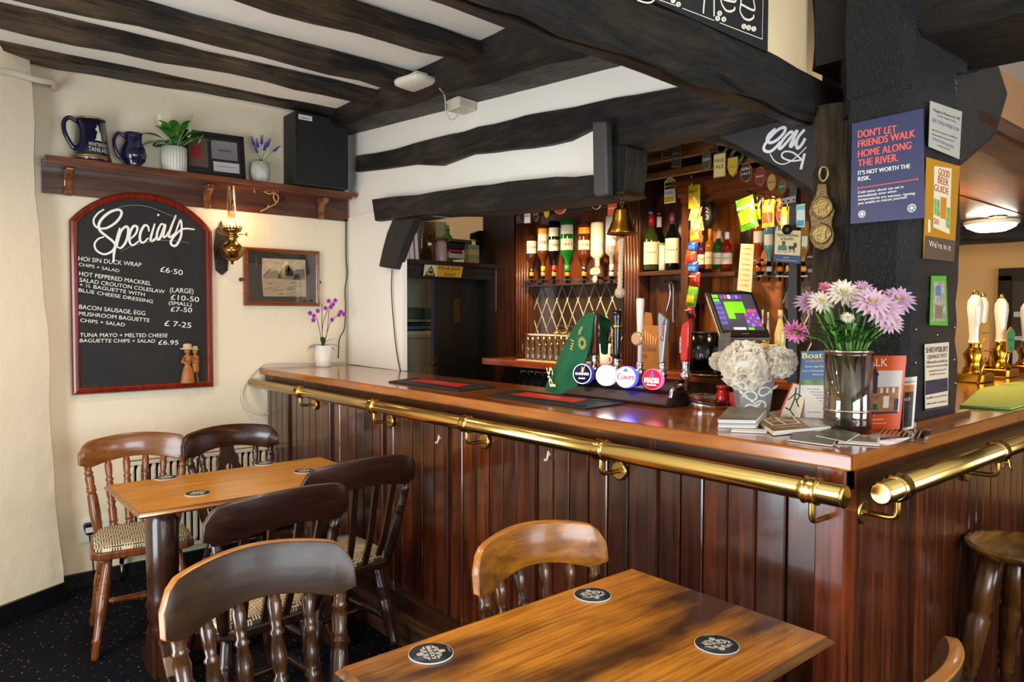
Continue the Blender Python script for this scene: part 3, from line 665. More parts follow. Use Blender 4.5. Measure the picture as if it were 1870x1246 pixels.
W3f = wood('#1d0d08', '#3a1b10', 'X', .3, .1, 0, coat=.4); W3t = wood('#160a06', '#33180d', 'Z', .28, .15, .15, coat=.4)
W5f = wood('#241407', '#402810', 'X', .42, .1, 0, coat=.12); W5e = wood('#8a4f18', '#b87830', 'X', .35, .15, 0); W5t = wood('#1c0e07', '#5a3416', 'Z', .22, .2, .2, coat=.6)
W6f = wood('#74400f', '#b8741f', 'X', .28, .1, 0, coat=.4, wear='#4a2a10'); W6t = wood('#2b1408', '#7a4616', 'Z', .25, .2, .2, coat=.5)
chair('mid brown spindle back chair with fret pattern seat beside the wall socket', (-.865, 2.84), math.radians(-9), W1f, W1f, W1t, 'few', zt=.885)
chair('dark glossy chair with a pierced splat in front of the radiator', (-.37, 2.79), math.radians(9), W2f, W2f, W2t, 'splat', zt=.89, hw=.25)
chair('dark slat back chair drawn up to the left half of the far table', (-.765, 1.75), math.radians(186), W3f, W3f, W3t, 'slat', zt=.895, hw=.245, rail_h=.12, curve=.045)
chair('dark slat back chair closest to the bar front at the far table', (-.315, 2.02), math.radians(184), W3f, W3f, W3t, 'slat', zt=.90, hw=.25, rail_h=.115, curve=.045)
chair('dark spindle back chair with worn honey edges in the left foreground', (-1.03, .70), math.radians(3), W5f, W5e, W5t, 'spindle', zt=.90, hw=.225, rail_h=.125)
chair('honey brown spindle back chair between the near table and the bar', (-.395, .45), math.radians(-4), W6f, W5e, W6t, 'spindle', zt=.885, hw=.215)
chair('dark chair with honey edged back at the bottom right corner', (-.40, -.06), math.radians(182), W5f, W5e, W5t, 'spindle', zt=.875, hw=.24)

# ================================================================== tables
def table(label, x0, x1, y0, y1, wt, we, wl, turned=True):
    t = thing('pub_table', ((x0+x1)/2, (y0+y1)/2, 0), label, 'table', 'rectangular pub tables')
    n = 4; wd = (y1-y0)/n
    # boarded top with a moulded edge
    prof = [(0, .75), (-.001, .748), (.008, .742), (.012, .737), (.004, .730), (-.006, .726), (-.02, .722)]
    m = MB(); vs = []
    for (o, z) in prof: vs += [(x0-o, y0-o, z), (x1+o, y0-o, z), (x1+o, y1+o, z), (x0-o, y1+o, z)]
    fs = [(i*4+(k+1) % 4, i*4+k, (i+1)*4+k, (i+1)*4+(k+1) % 4) for i in range(len(prof)-1) for k in range(4)]
    m.add(vs, fs, 1); m.add([(x0, y0, .75), (x1, y0, .75), (x1, y1, .75), (x0, y1, .75)], [(0, 1, 2, 3)], 0)
    k = (len(prof)-1)*4; m.add(vs[k:], [(3, 2, 1, 0)], 1)
    mk('tabletop', m, [wt, we], t)
    col = [(0, .042), (.05, .055), (.08, .06), (.12, .048), (.16, .062), (.20, .058), (.24, .066), (.30, .056), (.45, .060), (.85, .063), (.90, .050), (.92, .060), (.95, .046), (.97, .064), (1, .06)]
    ym = (y0+y1)/2
    for sx, x in ((-1, x0+.14), (1, x1-.14)):
        mk('column', MB().turned((x, ym, .17), (x, ym, .725), col, 18), wl, t)
        mk('column_block', MB().box((x-.055, ym-.055, .03), (x+.055, ym+.055, .19), bev=.008), wl, t)
        for s in (-1, 1):
            pts = [(.05, .19), (.05, .03), (.13, .0), (.235, .0), (.25, .02), (.235, .05), (.17, .075), (.115, .13), (.085, .17)]
            T = frame((x, ym, 0), (0, s, 0), (0, 0, 1))
            mk('foot', MB().prism([(a, b) for a, b in pts], -.036, .036, 0, T), wl, t, bevel=.008)
    mk('stretcher', MB().box((x0+.19, ym-.02, .08), (x1-.19, ym+.02, .15)), wl, t)
    return t
TW = wood('#945410', '#d89a30', 'X', .35, .1, 0, fine=34, long=1.4, coat=.3, wear=None)
TN = wood('#8a4a10', '#d08a28', 'X', .36, .15, 0, fine=34, long=1.4, coat=.3, wear='#3f1e08')
TE = wood('#4a2810', '#8a5824', 'X', .3, .15, 0)
TL = wood('#1d0d08', '#42200f', 'Z', .25, .15, .1, coat=.5)
table('oak topped pub table with a turned pedestal in front of the radiator', -1.045, -.10, 2.045, 2.60, TW, TE, TL)
table('worn brown wooden table in the foreground carrying three coasters', -1.02, -.135, -.012, .548, TN, TE, TL)
# beer mats
CO = plain('#17171a', .6); COW = plain('#cfccc6', .7)
def coaster(px, py, rot, label, text=True):
    c = at(px, py, Z=.7505); t = thing('coaster', c, label, 'coaster', 'round black beer mats')
    m = MB(); m.lathe([(.047, 0), (.047, .0028)], 28, 1, Matrix.Translation(c)); mk('card', m, [CO, COW], t)
    m = MB(); m.lathe([(.0458, .003), (.0001, .0031)], 28, 0, Matrix.Translation(c)); mk('face', m, CO, t)
    m = MB(); T = FZ(c+V((0, 0, .0034)), rot)
    for r_, off in ((.011, (0, .012)), (.009, (-.015, .010)), (.009, (.015, .010)), (.008, (-.025, .004)), (.008, (.025, .004)), (.011, (0, -.012)), (.009, (-.015, -.010)), (.009, (.015, -.010)), (.008, (-.025, -.004)), (.008, (.025, -.004)), (.006, (0, .024)), (.006, (0, -.024))):
        for q in range(3):
            rr = r_*(1-.3*q); pts = [T @ V((off[0]+rr*math.cos(a*PI/6), off[1]+rr*math.sin(a*PI/6), 0)) for a in range(13)]; m.ribbon(pts, .0012, (0, 0, 1))
    T2 = FZ(c+V((0, 0, .0038)), rot); m.add([T2 @ V(p) for p in [(-.034, -.0075, 0), (.034, -.0075, 0), (.034, .0075, 0), (-.034, .0075, 0)]], [(0, 1, 2, 3)], 1)
    addtext(m, 'KASHMIR', T2 @ V((-.031, -.005, 0)), T2 @ V((.031, -.005, 0)), .010, T2.to_3x3() @ V((0, 1, 0)), .0006, 0, 0, .0004)
    addtext(m, '~~~~~~', T2 @ V((-.012, -.040, 0)), T2 @ V((.012, -.040, 0)), .0035, T2.to_3x3() @ V((0, 1, 0)), .0004)
    mk('print', m, [COW, CO], t)
rv = math.radians
coaster(787, 1195, rv(70), 'black coaster on the near table at its left end')
coaster(1082, 1088, rv(160), 'black coaster on the near table beside the honey chair')
coaster(1309, 1179, rv(150), 'black coaster on the near table at its bar end')
coaster(303, 873, rv(80), 'black coaster on the far table at the corner closest to the white wall')
coaster(361, 902, rv(20), 'black coaster on the far table near its front left corner')
coaster(483, 847, rv(60), 'black coaster on the far table at the back, before the splat chair')
coaster(556, 861, rv(60), 'black coaster on the far table half hidden by a slat back chair')
# bar stool
s = at(1872, 1000, Z=.76); s.z = 0
st = thing('bar_stool', s, 'worn wooden bar stool with dished round seat and turned legs', 'stool')
m = MB(); m.lathe([(.0, .735), (.09, .728), (.14, .738), (.158, .756), (.155, .768), (.14, .764), (.08, .752), (0, .749)][::1], 28, 0, Matrix.Translation(s)); mk('seat', m, wood('#5a3a14', '#a5702a', 'X', .3, .2, 0, wear='#2a180a'), st)
for a in (.5, 2.07, 3.64, 5.21):
    d = V((math.cos(a), math.sin(a), 0)); mk('leg', MB().turned(s+d*.20, s+d*.085+V((0, 0, .735)), [(0, .016), (.1, .02), (.3, .024), (.42, .02), (.44, .03), (.46, .022), (.48, .03), (.5, .024), (.52, .032), (.72, .036), (.74, .028), (.76, .034), (1, .03)], 12), wood('#120a06', '#6a3f18', 'Z', .25, .3, .1), st)
for a in (.5, 2.07, 3.64, 5.21):
    d = V((math.cos(a), math.sin(a), 0)); e = V((math.cos(a+PI/2), math.sin(a+PI/2), 0)); z = V((0, 0, .22)); mk('rung', MB().turned(s+d*.165+z, s+e*.165+z, RAILP['stretch'], 8), wood('#120a06', '#6a3f18', 'Z', .25, .3, .1), st)

# ================================================================== chalkboard wall
UZ = V((0, 0, 1))
def cyltext(mb, s, c, rad, a_mid, span, z, h, mi=0, lift=.0012):
    """lettering wrapped round an upright cylinder; read from outside, left to right"""
    vs, fs, x0, x1, cap = textmesh(s)
    out = []
    for v in vs:
        t = (v.x-x0)/(x1-x0); a = a_mid-span/2+span*t; r_ = rad(z+v.y*h/cap)+lift if callable(rad) else rad+lift
        out.append((c[0]+r_*math.cos(a), c[1]+r_*math.sin(a), c[2]+z+v.y*h/cap))
    mb.add(out, fs, mi)
def facing(c): return math.atan2(CAM.y-c[1], CAM.x-c[0])
# --- specials board
YC = 3.625; cb = thing('specials_chalkboard', (-.64, YC, 1.04), 'arched chalkboard headed Specials in a red wooden frame', 'chalkboard')
bx0, bx1, bz0, bz1, bzt = -1.005, -.283, 1.035, 1.955, 2.135
def arch(i):
    x0, x1, z0, z1, zt = bx0+i, bx1-i, bz0+i, bz1-i*.3, bzt-i; n = 18; cx = (x0+x1)/2; hw = (x1-x0)/2; hh = zt-z1
    R2 = (hw*hw+hh*hh)/(2*hh); a = math.asin(hw/R2)
    return [(x0, z0), (x1, z0)]+[(cx+R2*math.sin(a-2*a*k/n), zt-R2+R2*math.cos(a-2*a*k/n)) for k in range(n+1)]
m = MB(); prof = [(0, .02), (0, .0), (.006, -.008), (.016, -.012), (.020, -.006), (.027, -.010), (.034, -.004), (.038, .006)]
N_ = len(arch(0)); vs = []
for i, y in prof: vs += [(x, YC+y, z) for x, z in arch(i)]
m.add(vs, [(j*N_+k, j*N_+(k+1) % N_, (j+1)*N_+(k+1) % N_, (j+1)*N_+k) for j in range(len(prof)-1) for k in range(N_)])
mk('frame', m, wood('#5a1408', '#8e2a12', 'Z', .25, .1, 0, coat=.5), cb)
m = MB(); m.add([(x, YC+.005, z) for x, z in arch(.036)], [tuple(range(N_))]); mk('slate', m, plain('#1b1a18', .75, var=.25, bscale=5), cb)
mk('backing', MB().box((bx0+.02, YC+.012, bz0+.02), (bx1-.02, YW-.002, bz1)), BLACK, cb)
PY = YC+.003
def chalk(strokes, w, name='chalk_stroke'):
    m = MB()
    for st_ in strokes:
        pts = spline([at(130+x/5.173, 365+y/5.173, Y=PY) for x, y in st_], 5); n = len(pts)
        m.ribbon(pts, [w*(.55+.45*math.sin(PI*min(1, (i+1)/(n)*1.0)))*(1.0) for i in range(n)], (0, -1, 0))
    return m
S_ = [[(310, 90), (250, 130), (212, 190), (225, 245), (270, 270), (340, 265), (420, 215), (470, 150), (470, 105), (430, 95), (360, 120), (290, 180), (260, 240), (275, 295), (340, 350), (400, 400), (415, 440), (380, 490), (310, 515), (240, 480), (220, 420), (255, 370), (310, 350)],
      [(460, 265), (430, 380), (405, 500), (400, 590)], [(430, 440), (470, 300), (520, 252), (540, 290), (520, 390), (470, 455), (430, 440)], [(560, 370), (610, 320), (625, 260), (590, 250), (555, 310), (550, 390), (580, 430), (640, 390)],
      [(735, 300), (725, 250), (690, 245), (655, 310), (650, 380), (680, 405), (730, 360)], [(790, 225), (750, 370), (775, 385), (815, 340)], [(814, 140), (822, 143), (832, 146)], [(880, 240), (850, 230), (815, 300), (810, 365), (840, 360), (890, 230), (870, 340), (890, 350), (920, 300)],
      [(990, 145), (940, 270), (920, 340), (940, 350), (985, 310)], [(985, 310), (1035, 190), (1040, 330), (1000, 420), (965, 435), (940, 400), (985, 330), (1060, 275), (1165, 280)]]
mk('chalk_heading', chalk(S_, .0135), CHALK, cb)
mk('chalk_underline', chalk([[(465, 490), (600, 430), (800, 385), (1000, 390), (1120, 410)], [(300, 140), (500, 60), (700, 60), (900, 130), (1050, 200)]], .003), plain('#8c8a84', .9), cb)
for s_, a, b, h in [('HOI SIN DUCK WRAP', (404, 385), (730, 418), 27), ('CHIPS + SALAD', (406, 412), (616, 446), 20), ('\u00a36\u00b750', (828, 442), (944, 462), 34),
                    ('HOT PEPPERED MACKREL', (408, 462), (780, 514), 26), ('SALAD CROUTON COLESLAW', (410, 494), (850, 556), 24), ('+ \u00bd BAGUETTE WITH', (410, 518), (748, 570), 22), ('BLUE CHEESE DRESSING', (406, 546), (790, 606), 22),
                    ('(LARGE)', (878, 548), (1000, 556), 30), ('\u00a310-50', (882, 586), (1028, 600), 32), ('(SMALL)', (872, 612), (990, 622), 22), ('\u00a37-50', (882, 648), (992, 654), 30),
                    ('BACON SAUSAGE, EGG', (408, 634), (750, 668), 26), ('MUSHROOM BAGUETTE', (408, 668), (772, 704), 24), ('CHIPS + SALAD', (414, 702), (646, 726), 22), ('\u00a3 7-25', (850, 722), (988, 734), 34),
                    ('TUNA MAYO + MELTED CHEESE', (412, 780), (866, 782), 24), ('BAGUETTE CHIPS + SALAD', (412, 808), (802, 810), 22), ('\u00a36.95', (818, 820), (922, 820), 28)]:
    m = MB(); pxtext(m, s_, (a[0]/2.832, 340+a[1]/2.832), (b[0]/2.832, 340+b[1]/2.832), h/2.832*.8, Y=PY, shear=.1); mk('chalk_line', m, CHALK, cb)
# --- carved couple in the board's corner
fg = thing('couple_figurine', at(350, 698, Y=3.60), 'carved wooden figurine of a couple in hats hanging over the chalkboard corner', 'figurine')
fb = at(343, 700, Y=3.60); k = (at(343, 628, Y=3.60).z-fb.z)
CW = plain('#a5642a', .45, bump=.3, bscale=60); CWD = plain('#5e3a1e', .5); CWL = plain('#c9b288', .6)
def sculpt(prof, c, sy=.7, seg=14):
    m = MB(); m.lathe([(r*k, z*k) for r, z in prof], seg, 0, Matrix.Translation(c) @ Matrix.Diagonal((1, sy, 1, 1))); return m
m = sculpt([(.17, 0), (.18, .02), (.15, .2), (.11, .38), (.07, .46), (.085, .5), (.11, .56), (.115, .64), (.09, .70), (.04, .725), (.035, .74), (.065, .765), (.08, .81), (.07, .86), (.03, .89), (.001, .9)], fb)
m.tube([fb+V((-.10*k, -.02, .66*k)), fb+V((-.17*k, -.03, .55*k)), fb+V((-.05*k, -.06, .5*k))], [.035*k, .035*k, .025*k], 8); mk('woman', m, CW, fg)
mk('woman_hat', sculpt([(.001, .85), (.17, .86), (.18, .885), (.10, .90), (.11, .97), (.08, 1.0), (.001, 1.01)], fb), CWL, fg)
c2 = fb+V((.20*k, .012, 0)); m = MB()
for s in (-1, 1): m.tube([c2+V((.045*k*s, -.02*(s > 0), .0)), c2+V((.04*k*s, 0, .18*k)), c2+V((.035*k*s, 0, .38*k))], [.035*k, .03*k, .05*k], 8)
mk('man_trousers', m, CWD, fg)
m = sculpt([(.09, .26), (.10, .3), (.09, .45), (.10, .6), (.095, .68), (.04, .71), (.035, .73), (.06, .755), (.07, .80), (.06, .84), (.001, .87)], c2)
m.tube([c2+V((-.09*k, -.02, .66*k)), c2+V((-.10*k, -.05, .54*k)), c2+V((-.02*k, -.07, .56*k))], [.035*k, .03*k, .025*k], 8); mk('man', m, CW, fg)
mk('man_hat', sculpt([(.001, .835), (.10, .84), (.10, .86), (.065, .865), (.065, .93), (.001, .94)], c2), CWL, fg)

# --- wall shelf
SZ_ = 2.257; YS = 3.505; sx1 = at(652, 352, Y=YS).x
sh = thing('wall_shelf', (-.2, 3.6, 2.09), 'dark stained wall shelf with scrolled brackets above the chalkboard', 'shelf')
WS = wood('#3a1a0c', '#7a4020', 'X', .28, .15, .1, coat=.4)
mk('shelf_board', MB().box((-1.12, YS, SZ_-.028), (sx1, 3.655, SZ_), bev=.002), WS, sh, bevel=.006)
mk('backboard', MB().box((-1.12, 3.635, 2.085), (.60, 3.655, SZ_-.028)), wood('#2a1208', '#5c2e14', 'X', .3, .2, .1, coat=.3), sh)
mk('moulding', MB().box((-1.12, YS+.015, SZ_-.042), (sx1-.03, 3.64, SZ_-.028)), WS, sh)
for px in (128, 384, 594):
    p = at(px, 340, Y=3.56)
    pts = [(0, 0), (.02, .004), (.028, .02), (.02, .05), (.028, .08), (.06, .10), (.085, .112), (.095, .125), (.095, .137), (0, .137)]
    T = frame((p.x, 3.636, 2.078), (0, -1, 0), (0, 0, 1)); mk('bracket', MB().prism(pts, -.02, .02, 0, T), wood('#4a2410', '#8a4e24', 'Z', .2, .1, 0, coat=.6), sh, bevel=.006)
def onshelf(px, ytop, Y=3.58):
    p = at(px, ytop, Y=Y); return V((p.x, Y, SZ_)), p.z-SZ_
def mug(name, px, ytop, wpx, label, prof, hand, text=False):
    c, h = onshelf(px, ytop); r_ = wpx/2*mpp(c); t = thing(name, c, label, 'mug')
    T = Matrix.Translation(c); pr = [(r*r_, z*h) for r, z in prof]
    mk('body', MB().lathe(pr+[(pr[-1][0]-.006, h), (pr[-1][0]-.008, h*.9)], 28, 0, T), NAVY, t)
    mk('handle', MB().tube(spline([c+V((x*r_, -.01, z*h)) for x, z in hand], 6), .011 if text else .009, 10), NAVY, t)
    if text:
        m = MB(); a = facing(c); rad = lambda z: r_*(1.0-.28*(z/h))
        cyltext(m, 'WHITBREAD', c, rad, a+.42, 1.15, h*.33, h*.085); cyltext(m, 'TANKARD', c, rad, a+.45, 1.2, h*.2, h*.105)
        # seated dog emblem, wrapped on the side
        dog = [(-.9, 0), (1, 0), (1, .12), (.75, .16), (.85, .5), (.7, .95), (.35, 1.25), (.32, 1.55), (.2, 1.75), (.12, 2.0), (0, 1.8), (-.2, 2.05), (-.22, 1.7), (-.75, 1.4), (-.72, 1.28), (-.25, 1.2), (-.2, 1.0), (-.55, .6), (-.6, .2), (-.9, .12)]
        vs = []
        for x, z in dog:
            zz = h*.47+z*h*.19; aa = a+.42+x*.22; rr = rad(zz)+.0012; vs.append((c.x+rr*math.cos(aa), c.y+rr*math.sin(aa), c.z+zz))
        mk('lettering', m, plain('#d8cfba', .5), t)
        m = MB(); m.add(vs, [tuple(range(len(vs)))]); mk('dog_emblem', m, plain('#d8cfba', .5), t)
        for z, rr in ((.045, 1.0), (.09, .985), (.985, .735)): mk('gold_band', MB().lathe([(r_*rr+.001, h*z), (r_*rr+.0015, h*z+.004), (r_*rr+.001, h*z+.008)], 28, 0, T), plain('#b8945a', .3, .8), t)
    return t
mug('tankard', 166, 220, 64, 'large navy tankard with white lettering and a dog emblem', [(.96, 0), (1, .02), (1, .09), (.96, .11), (.72, 1)], [(-.72, .92), (-1.1, .98), (-1.35, .85), (-1.3, .6), (-1.0, .35), (-.86, .28)], True)
mug('beer_mug', 243, 244, 44, 'small glossy navy mug with a bulbous body', [(.6, 0), (.62, .03), (.55, .07), (.9, .2), (1.0, .38), (.9, .55), (.66, .75), (.66, .9), (.74, 1)], [(-.62, .85), (-1.1, .95), (-1.45, .75), (-1.4, .5), (-1.1, .28), (-.95, .25)])
def leaf(mb, p0, d, L_, w, droop=.3, mi=0, up=V((0, 0, 1)), fold=.15):
    p0, d = V(p0), V(d).normalized(); side = d.cross(up).normalized()
    def fn(u, v):
        wd = w*math.sin(PI*min(1, u*.93+.05))**.8*(1-.25*u); s = (v-.5)*2
        return p0+d*(L_*u)-up*(droop*L_*u*u)+side*(wd*s)+up*(fold*wd*abs(s))
    mb.grid(fn, 7, 2, mi)
GREEN = plain('#2f6d1a', .35, var=.4, bscale=20); GREEN2 = plain('#4f8f2a', .4, var=.3, bscale=20); GREEND = plain('#1c4a14', .35, var=.3, bscale=15)
POT = plain('#d8d3c8', .35)
# peace lily
c, _ = onshelf(318, 250); hp = at(318, 270, Y=3.58).z-SZ_; rp = 20*mpp(c)
t = thing('peace_lily', c, 'green peace lily with pale blooms in a ribbed white pot', 'plant')
m = MB(); pr = []; n = 40; T = Matrix.Translation(c)
m.lathe([(rp*.92, 0), (rp, .012), (rp*1.0, hp*.6), (rp*1.04, hp), (rp*.9, hp), (rp*.9, hp*.85), (0, hp*.85)], 26, 0, T)
for k in range(26): a = 2*PI*k/26; m.tube([c+V((rp*math.cos(a), rp*math.sin(a), .012)), c+V((rp*1.03*math.cos(a), rp*1.03*math.sin(a), hp*.98))], .0025, 5)
mk('pot', m, POT, t)
rnd = random.Random(3)
for i in range(30):
    a = rnd.uniform(0, 2*PI); el = rnd.uniform(.05, 1.15); d = V((math.cos(a)*math.cos(el), .55*math.sin(a)*math.cos(el)-.1, math.sin(el)))
    p = c+V((0, 0, hp*.9)); L_ = rnd.uniform(.12, .19)*(1 if el > .6 else 1.2); q = p+d*L_*.45+V((0, 0, .02)); m = MB()
    m.tube([p, p.lerp(q, .5)+V((0, 0, .008)), q], .0022, 5); leaf(m, q, d+V((0, 0, -.1)), L_*.75, rnd.uniform(.02, .032), .4)
    mk('leaf', m, GREEN2 if i % 4 == 0 else GREEN, t)
for px, py, lx in ((347, 212, .35), (344, 240, .2), (292, 215, -.2), (362, 250, .6)):
    q = at(px, py, Y=3.55); p = c+V((0, 0, hp*.9)); m = MB(); m.tube(spline([p, p.lerp(q, .6)+V((lx*.02, 0, .01)), q], 4), .002, 5)
    leaf(m, q-V((0, 0, .04)), V((lx*.6, -.3, 1)), .065, .014, .1); mk('bloom', m, plain('#c9d59a', .5), t)
# framed certificate leaning on the wall
c = at(393, 300, Y=3.60); t = thing('award_frame', (c.x, 3.6, SZ_), 'black framed award with a silver plate leaning behind the lily', 'picture frame')
za = at(420, 250, Y=3.62).z; xa, xb = at(332, 280, Y=3.60).x, at(443, 280, Y=3.60).x
T = frame((xa, 3.575, SZ_+.001), (1, -.10, 0), (0, .18, 1)); wf, hf = xb-xa, (za-SZ_)*1.03
mk('frame', MB().box((0, 0, -.012), (wf, .022, 0), 0, T).box((0, hf-.022, -.012), (wf, hf, 0), 0, T).box((0, 0, -.012), (.022, hf, 0), 0, T).box((wf-.022, 0, -.012), (wf, hf, 0), 0, T), plain('#0d0c0c', .4), t)
m = MB().box((.02, .02, -.012), (wf-.02, hf-.02, -.006), 0, T); m.box((wf*.10, hf*.20, -.006), (wf*.40, hf*.84, -.004), 1, T); m.box((wf*.46, hf*.42, -.006), (wf*.88, hf*.84, -.004), 2, T); m.box((wf*.48, hf*.14, -.006), (wf*.90, hf*.36, -.004), 3, T)
m.box((wf*.14, hf*.4, -.004), (wf*.3, hf*.68, -.003), 4, T)
mk('mount', m, [plain('#1a1816', .5), plain('#5c4a3a', .4), plain('#9d9aa2', .25, .6), plain('#b9b5b3', .4), plain('#8a1c20', .5)], t)
m = MB(); R3 = T.to_3x3(); addtext(m, '~~~~', T @ V((wf*.57, hf*.6, -.003)), T @ V((wf*.77, hf*.6, -.003)), .018, R3 @ V((0, 1, 0)), .001, 0, .3); addtext(m, '~~~~~~~~~~~', T @ V((wf*.54, hf*.25, -.003)), T @ V((wf*.84, hf*.25, -.003)), .006, R3 @ V((0, 1, 0)), .001); mk('lettering', m, plain('#222226', .5), t)
# lavender pot
c, _ = onshelf(475, 290); hp = at(475, 297, Y=3.58).z-SZ_; rp = 17*mpp(c); t = thing('lavender_plant', c, 'little lavender with purple spikes in a round stone pot', 'plant')
mk('pot', MB().lathe([(rp*.75, 0), (rp, hp*.35), (rp*1.02, hp*.6), (rp*.88, hp), (rp*.75, hp), (0, hp*.9)], 20, 0, Matrix.Translation(c)), plain('#c3bfb8', .6, var=.15, bscale=30), t)
LAV = plain('#4a3f9a', .7)
for i, (px, py) in enumerate([(462, 258), (470, 262), (478, 256), (484, 268), (505, 272), (490, 262), (467, 272)]):
    q = at(px, py, Y=3.57); p = c+V((0, 0, hp*.95)); m = MB(); m.tube([p, q], .0015, 5, 1); d = (q-p).normalized()
    for k in range(7):
        b = q+d*(k*.008-.02)
        for a in range(5): m.ball(b+V((.006*math.cos(a*1.26+k), .006*math.sin(a*1.26+k), 0)), .0045*(1-.08*k), 0, 6, 4)
    mk('flower_spike', m, [LAV, GREEN2], t)
for i in range(16):
    a = i*2.4; d = V((math.cos(a), math.sin(a), 1.0)); m = MB(); leaf(m, c+V((0, 0, hp*.9)), d, .055, .004, .2); mk('leaf', m, GREEN2, t)
# loudspeaker
xf0, xf1 = at(539, 260, Y=3.47).x, at(636, 260, Y=3.47).x; zt = at(590, 212, Y=3.47).z
t = thing('loudspeaker', ((xf0+xf1)/2, 3.55, SZ_), 'big black box loudspeaker with a white sticker at the shelf end', 'loudspeaker')
SPK = plain('#17171a', .55, bump=.3, bscale=200)
mk('cabinet', MB().box((xf0, 3.47, SZ_+.006), (xf1, 3.645, zt)), SPK, t, bevel=.004)
mk('grille', MB().box((xf0+.012, 3.462, SZ_+.02), (xf1-.012, 3.47, zt-.012)), plain('#121214', .7, bump=.5, bscale=400), t)
for x in (xf0+.03, xf1-.03): mk('foot', MB().lathe([(.012, 0), (.012, .006)], 10, 0, Matrix.Translation((x, 3.52, SZ_))), BLACK, t)
a, b = at(545, 208, Y=3.461), at(570, 222, Y=3.461)
m = MB(); m.add([(a.x, 3.4605, b.z), (b.x, 3.4605, b.z), (b.x, 3.4605, a.z), (a.x, 3.4605, a.z)], [(0, 1, 2, 3)]); mk('sticker', m, PAPER, t)
m = MB(); addtext(m, '~~~~', (a.x+.015, 3.46, a.z-.022), (b.x-.02, 3.46, a.z-.022), .01, UZ); addtext(m, '~~~~~~~~', (a.x+.008, 3.46, b.z+.01), (b.x-.008, 3.46, b.z+.01), .005, UZ); mk('lettering', m, BLACK, t)
# little notice on the wall behind the tankard
m = MB(); p = pxpoly([(131, 210), (152, 211), (152, 219), (131, 218)], Y=3.658); slab(m, p, (0, .001, 0)); o = mk('paper_notice', m, plain('#d9c7b0', .7), label='tiny paper notice with red print on the wall behind the tankard', cat='notice')
m = MB(); pxtext(m, '~~~~', (132, 215), (151, 216), 3, Y=3.657); mk('lettering', m, RED, o)
# --- brass oil lamp
YL = 3.50; lc = at(424, 460, Y=YL); kz = mpp(lc)
t = thing('oil_lamp', V((lc.x, 3.6, lc.z-.1)), 'brass wall oil lamp with a clear glass chimney right of the chalkboard', 'lamp')
bp_ = [(-.035, -.13), (0, -.16), (.035, -.13), (.045, 0), (.03, .11), (.012, .13), (0, .165), (-.012, .13), (-.03, .11), (-.045, 0)]
mk('backplate', MB().prism(bp_, 0, .012, 0, frame((at(404, 440, Y=3.65).x, 3.655, lc.z+.03), (1, 0, 0), (0, 0, 1))), plain('#2e2822', .4, .7, bump=.4), t, bevel=.003)
mk('arm', MB().tube(spline([(at(404, 440, Y=3.65).x, 3.645, lc.z+.03), (lc.x-.03, 3.60, lc.z+.02), (lc.x-.02, YL+.05, lc.z+.03)], 5), .008), BRASSD, t)
T = Matrix.Translation((lc.x, YL, lc.z))
Bl = plain('#a98345', .22, 1, bump=.15, bscale=30)
mk('reservoir', MB().lathe([(.001, -.075), (.008, -.07), (.008, -.055), (.03, -.048), (.055, -.025), (.065, .0), (.067, .006), (.06, .03), (.04, .05), (.028, .058), (.026, .075), (.035, .085)], 24, 0, T), Bl, t)
mk('burner', MB().lathe([(.034, .083), (.04, .09), (.03, .097), (.03, .11), (.05, .118), (.052, .122), (.052, .135), (.046, .135)], 24, 0, T), Bl, t)
m = MB()
for k in range(18): a = 2*PI*k/18; m.tube([(lc.x+.05*math.cos(a), YL+.05*math.sin(a), lc.z+.13), (lc.x+.053*math.cos(a), YL+.053*math.sin(a), lc.z+.148)], .0035, 5)
mk('gallery', m, Bl, t)
mk('wick_knob', MB().tube([(lc.x+.03, YL-.02, lc.z+.10), (lc.x+.07, YL-.035, lc.z+.105)], .003, 6).turned((lc.x+.068, YL-.034, lc.z+.105), (lc.x+.075, YL-.037, lc.z+.105), [(0, .012), (1, .012)], 10), Bl, t)
zc1 = at(425, 341, Y=YL).z
mk('glass_chimney', MB().lathe([(.027, lc.z+.12), (.030, lc.z+.16), (.026, lc.z+.2), (.0262, zc1), (.0245, zc1), (.0245, lc.z+.2)], 20, 0, Matrix.Translation((lc.x, YL, 0))), glass('#fff6ea', .96), t)
mk('bulb', MB().ball((lc.x, YL, lc.z+.165), (.010, .010, .02)), plain('#ffd9a0', .5, emit=14), t)
# dried sprig on the shelf board
t = thing('dried_sprig', at(492, 360, Y=3.62), 'pale twisted dried sprig with a dark leaf pinned under the shelf', 'sprig')
TWG = plain('#b08a54', .6)
for pts in ([(464, 346), (470, 344), (482, 350), (492, 354), (500, 352)], [(500, 352), (508, 358), (507, 368), (500, 374), (488, 380), (476, 386)], [(500, 352), (500, 362), (505, 370)], [(464, 346), (465, 352)], [(488, 380), (491, 374)]):
    mk('twig', MB().tube(spline([at(x, y, Y=3.618) for x, y in pts], 4), .0045, 6), TWG, t)
m = MB(); leaf(m, at(508, 362, Y=3.622), V((1, 0, .1)), .055, .018, .2, up=V((0, -1, 0))); mk('leaf', m, plain('#2b2018', .7), t)
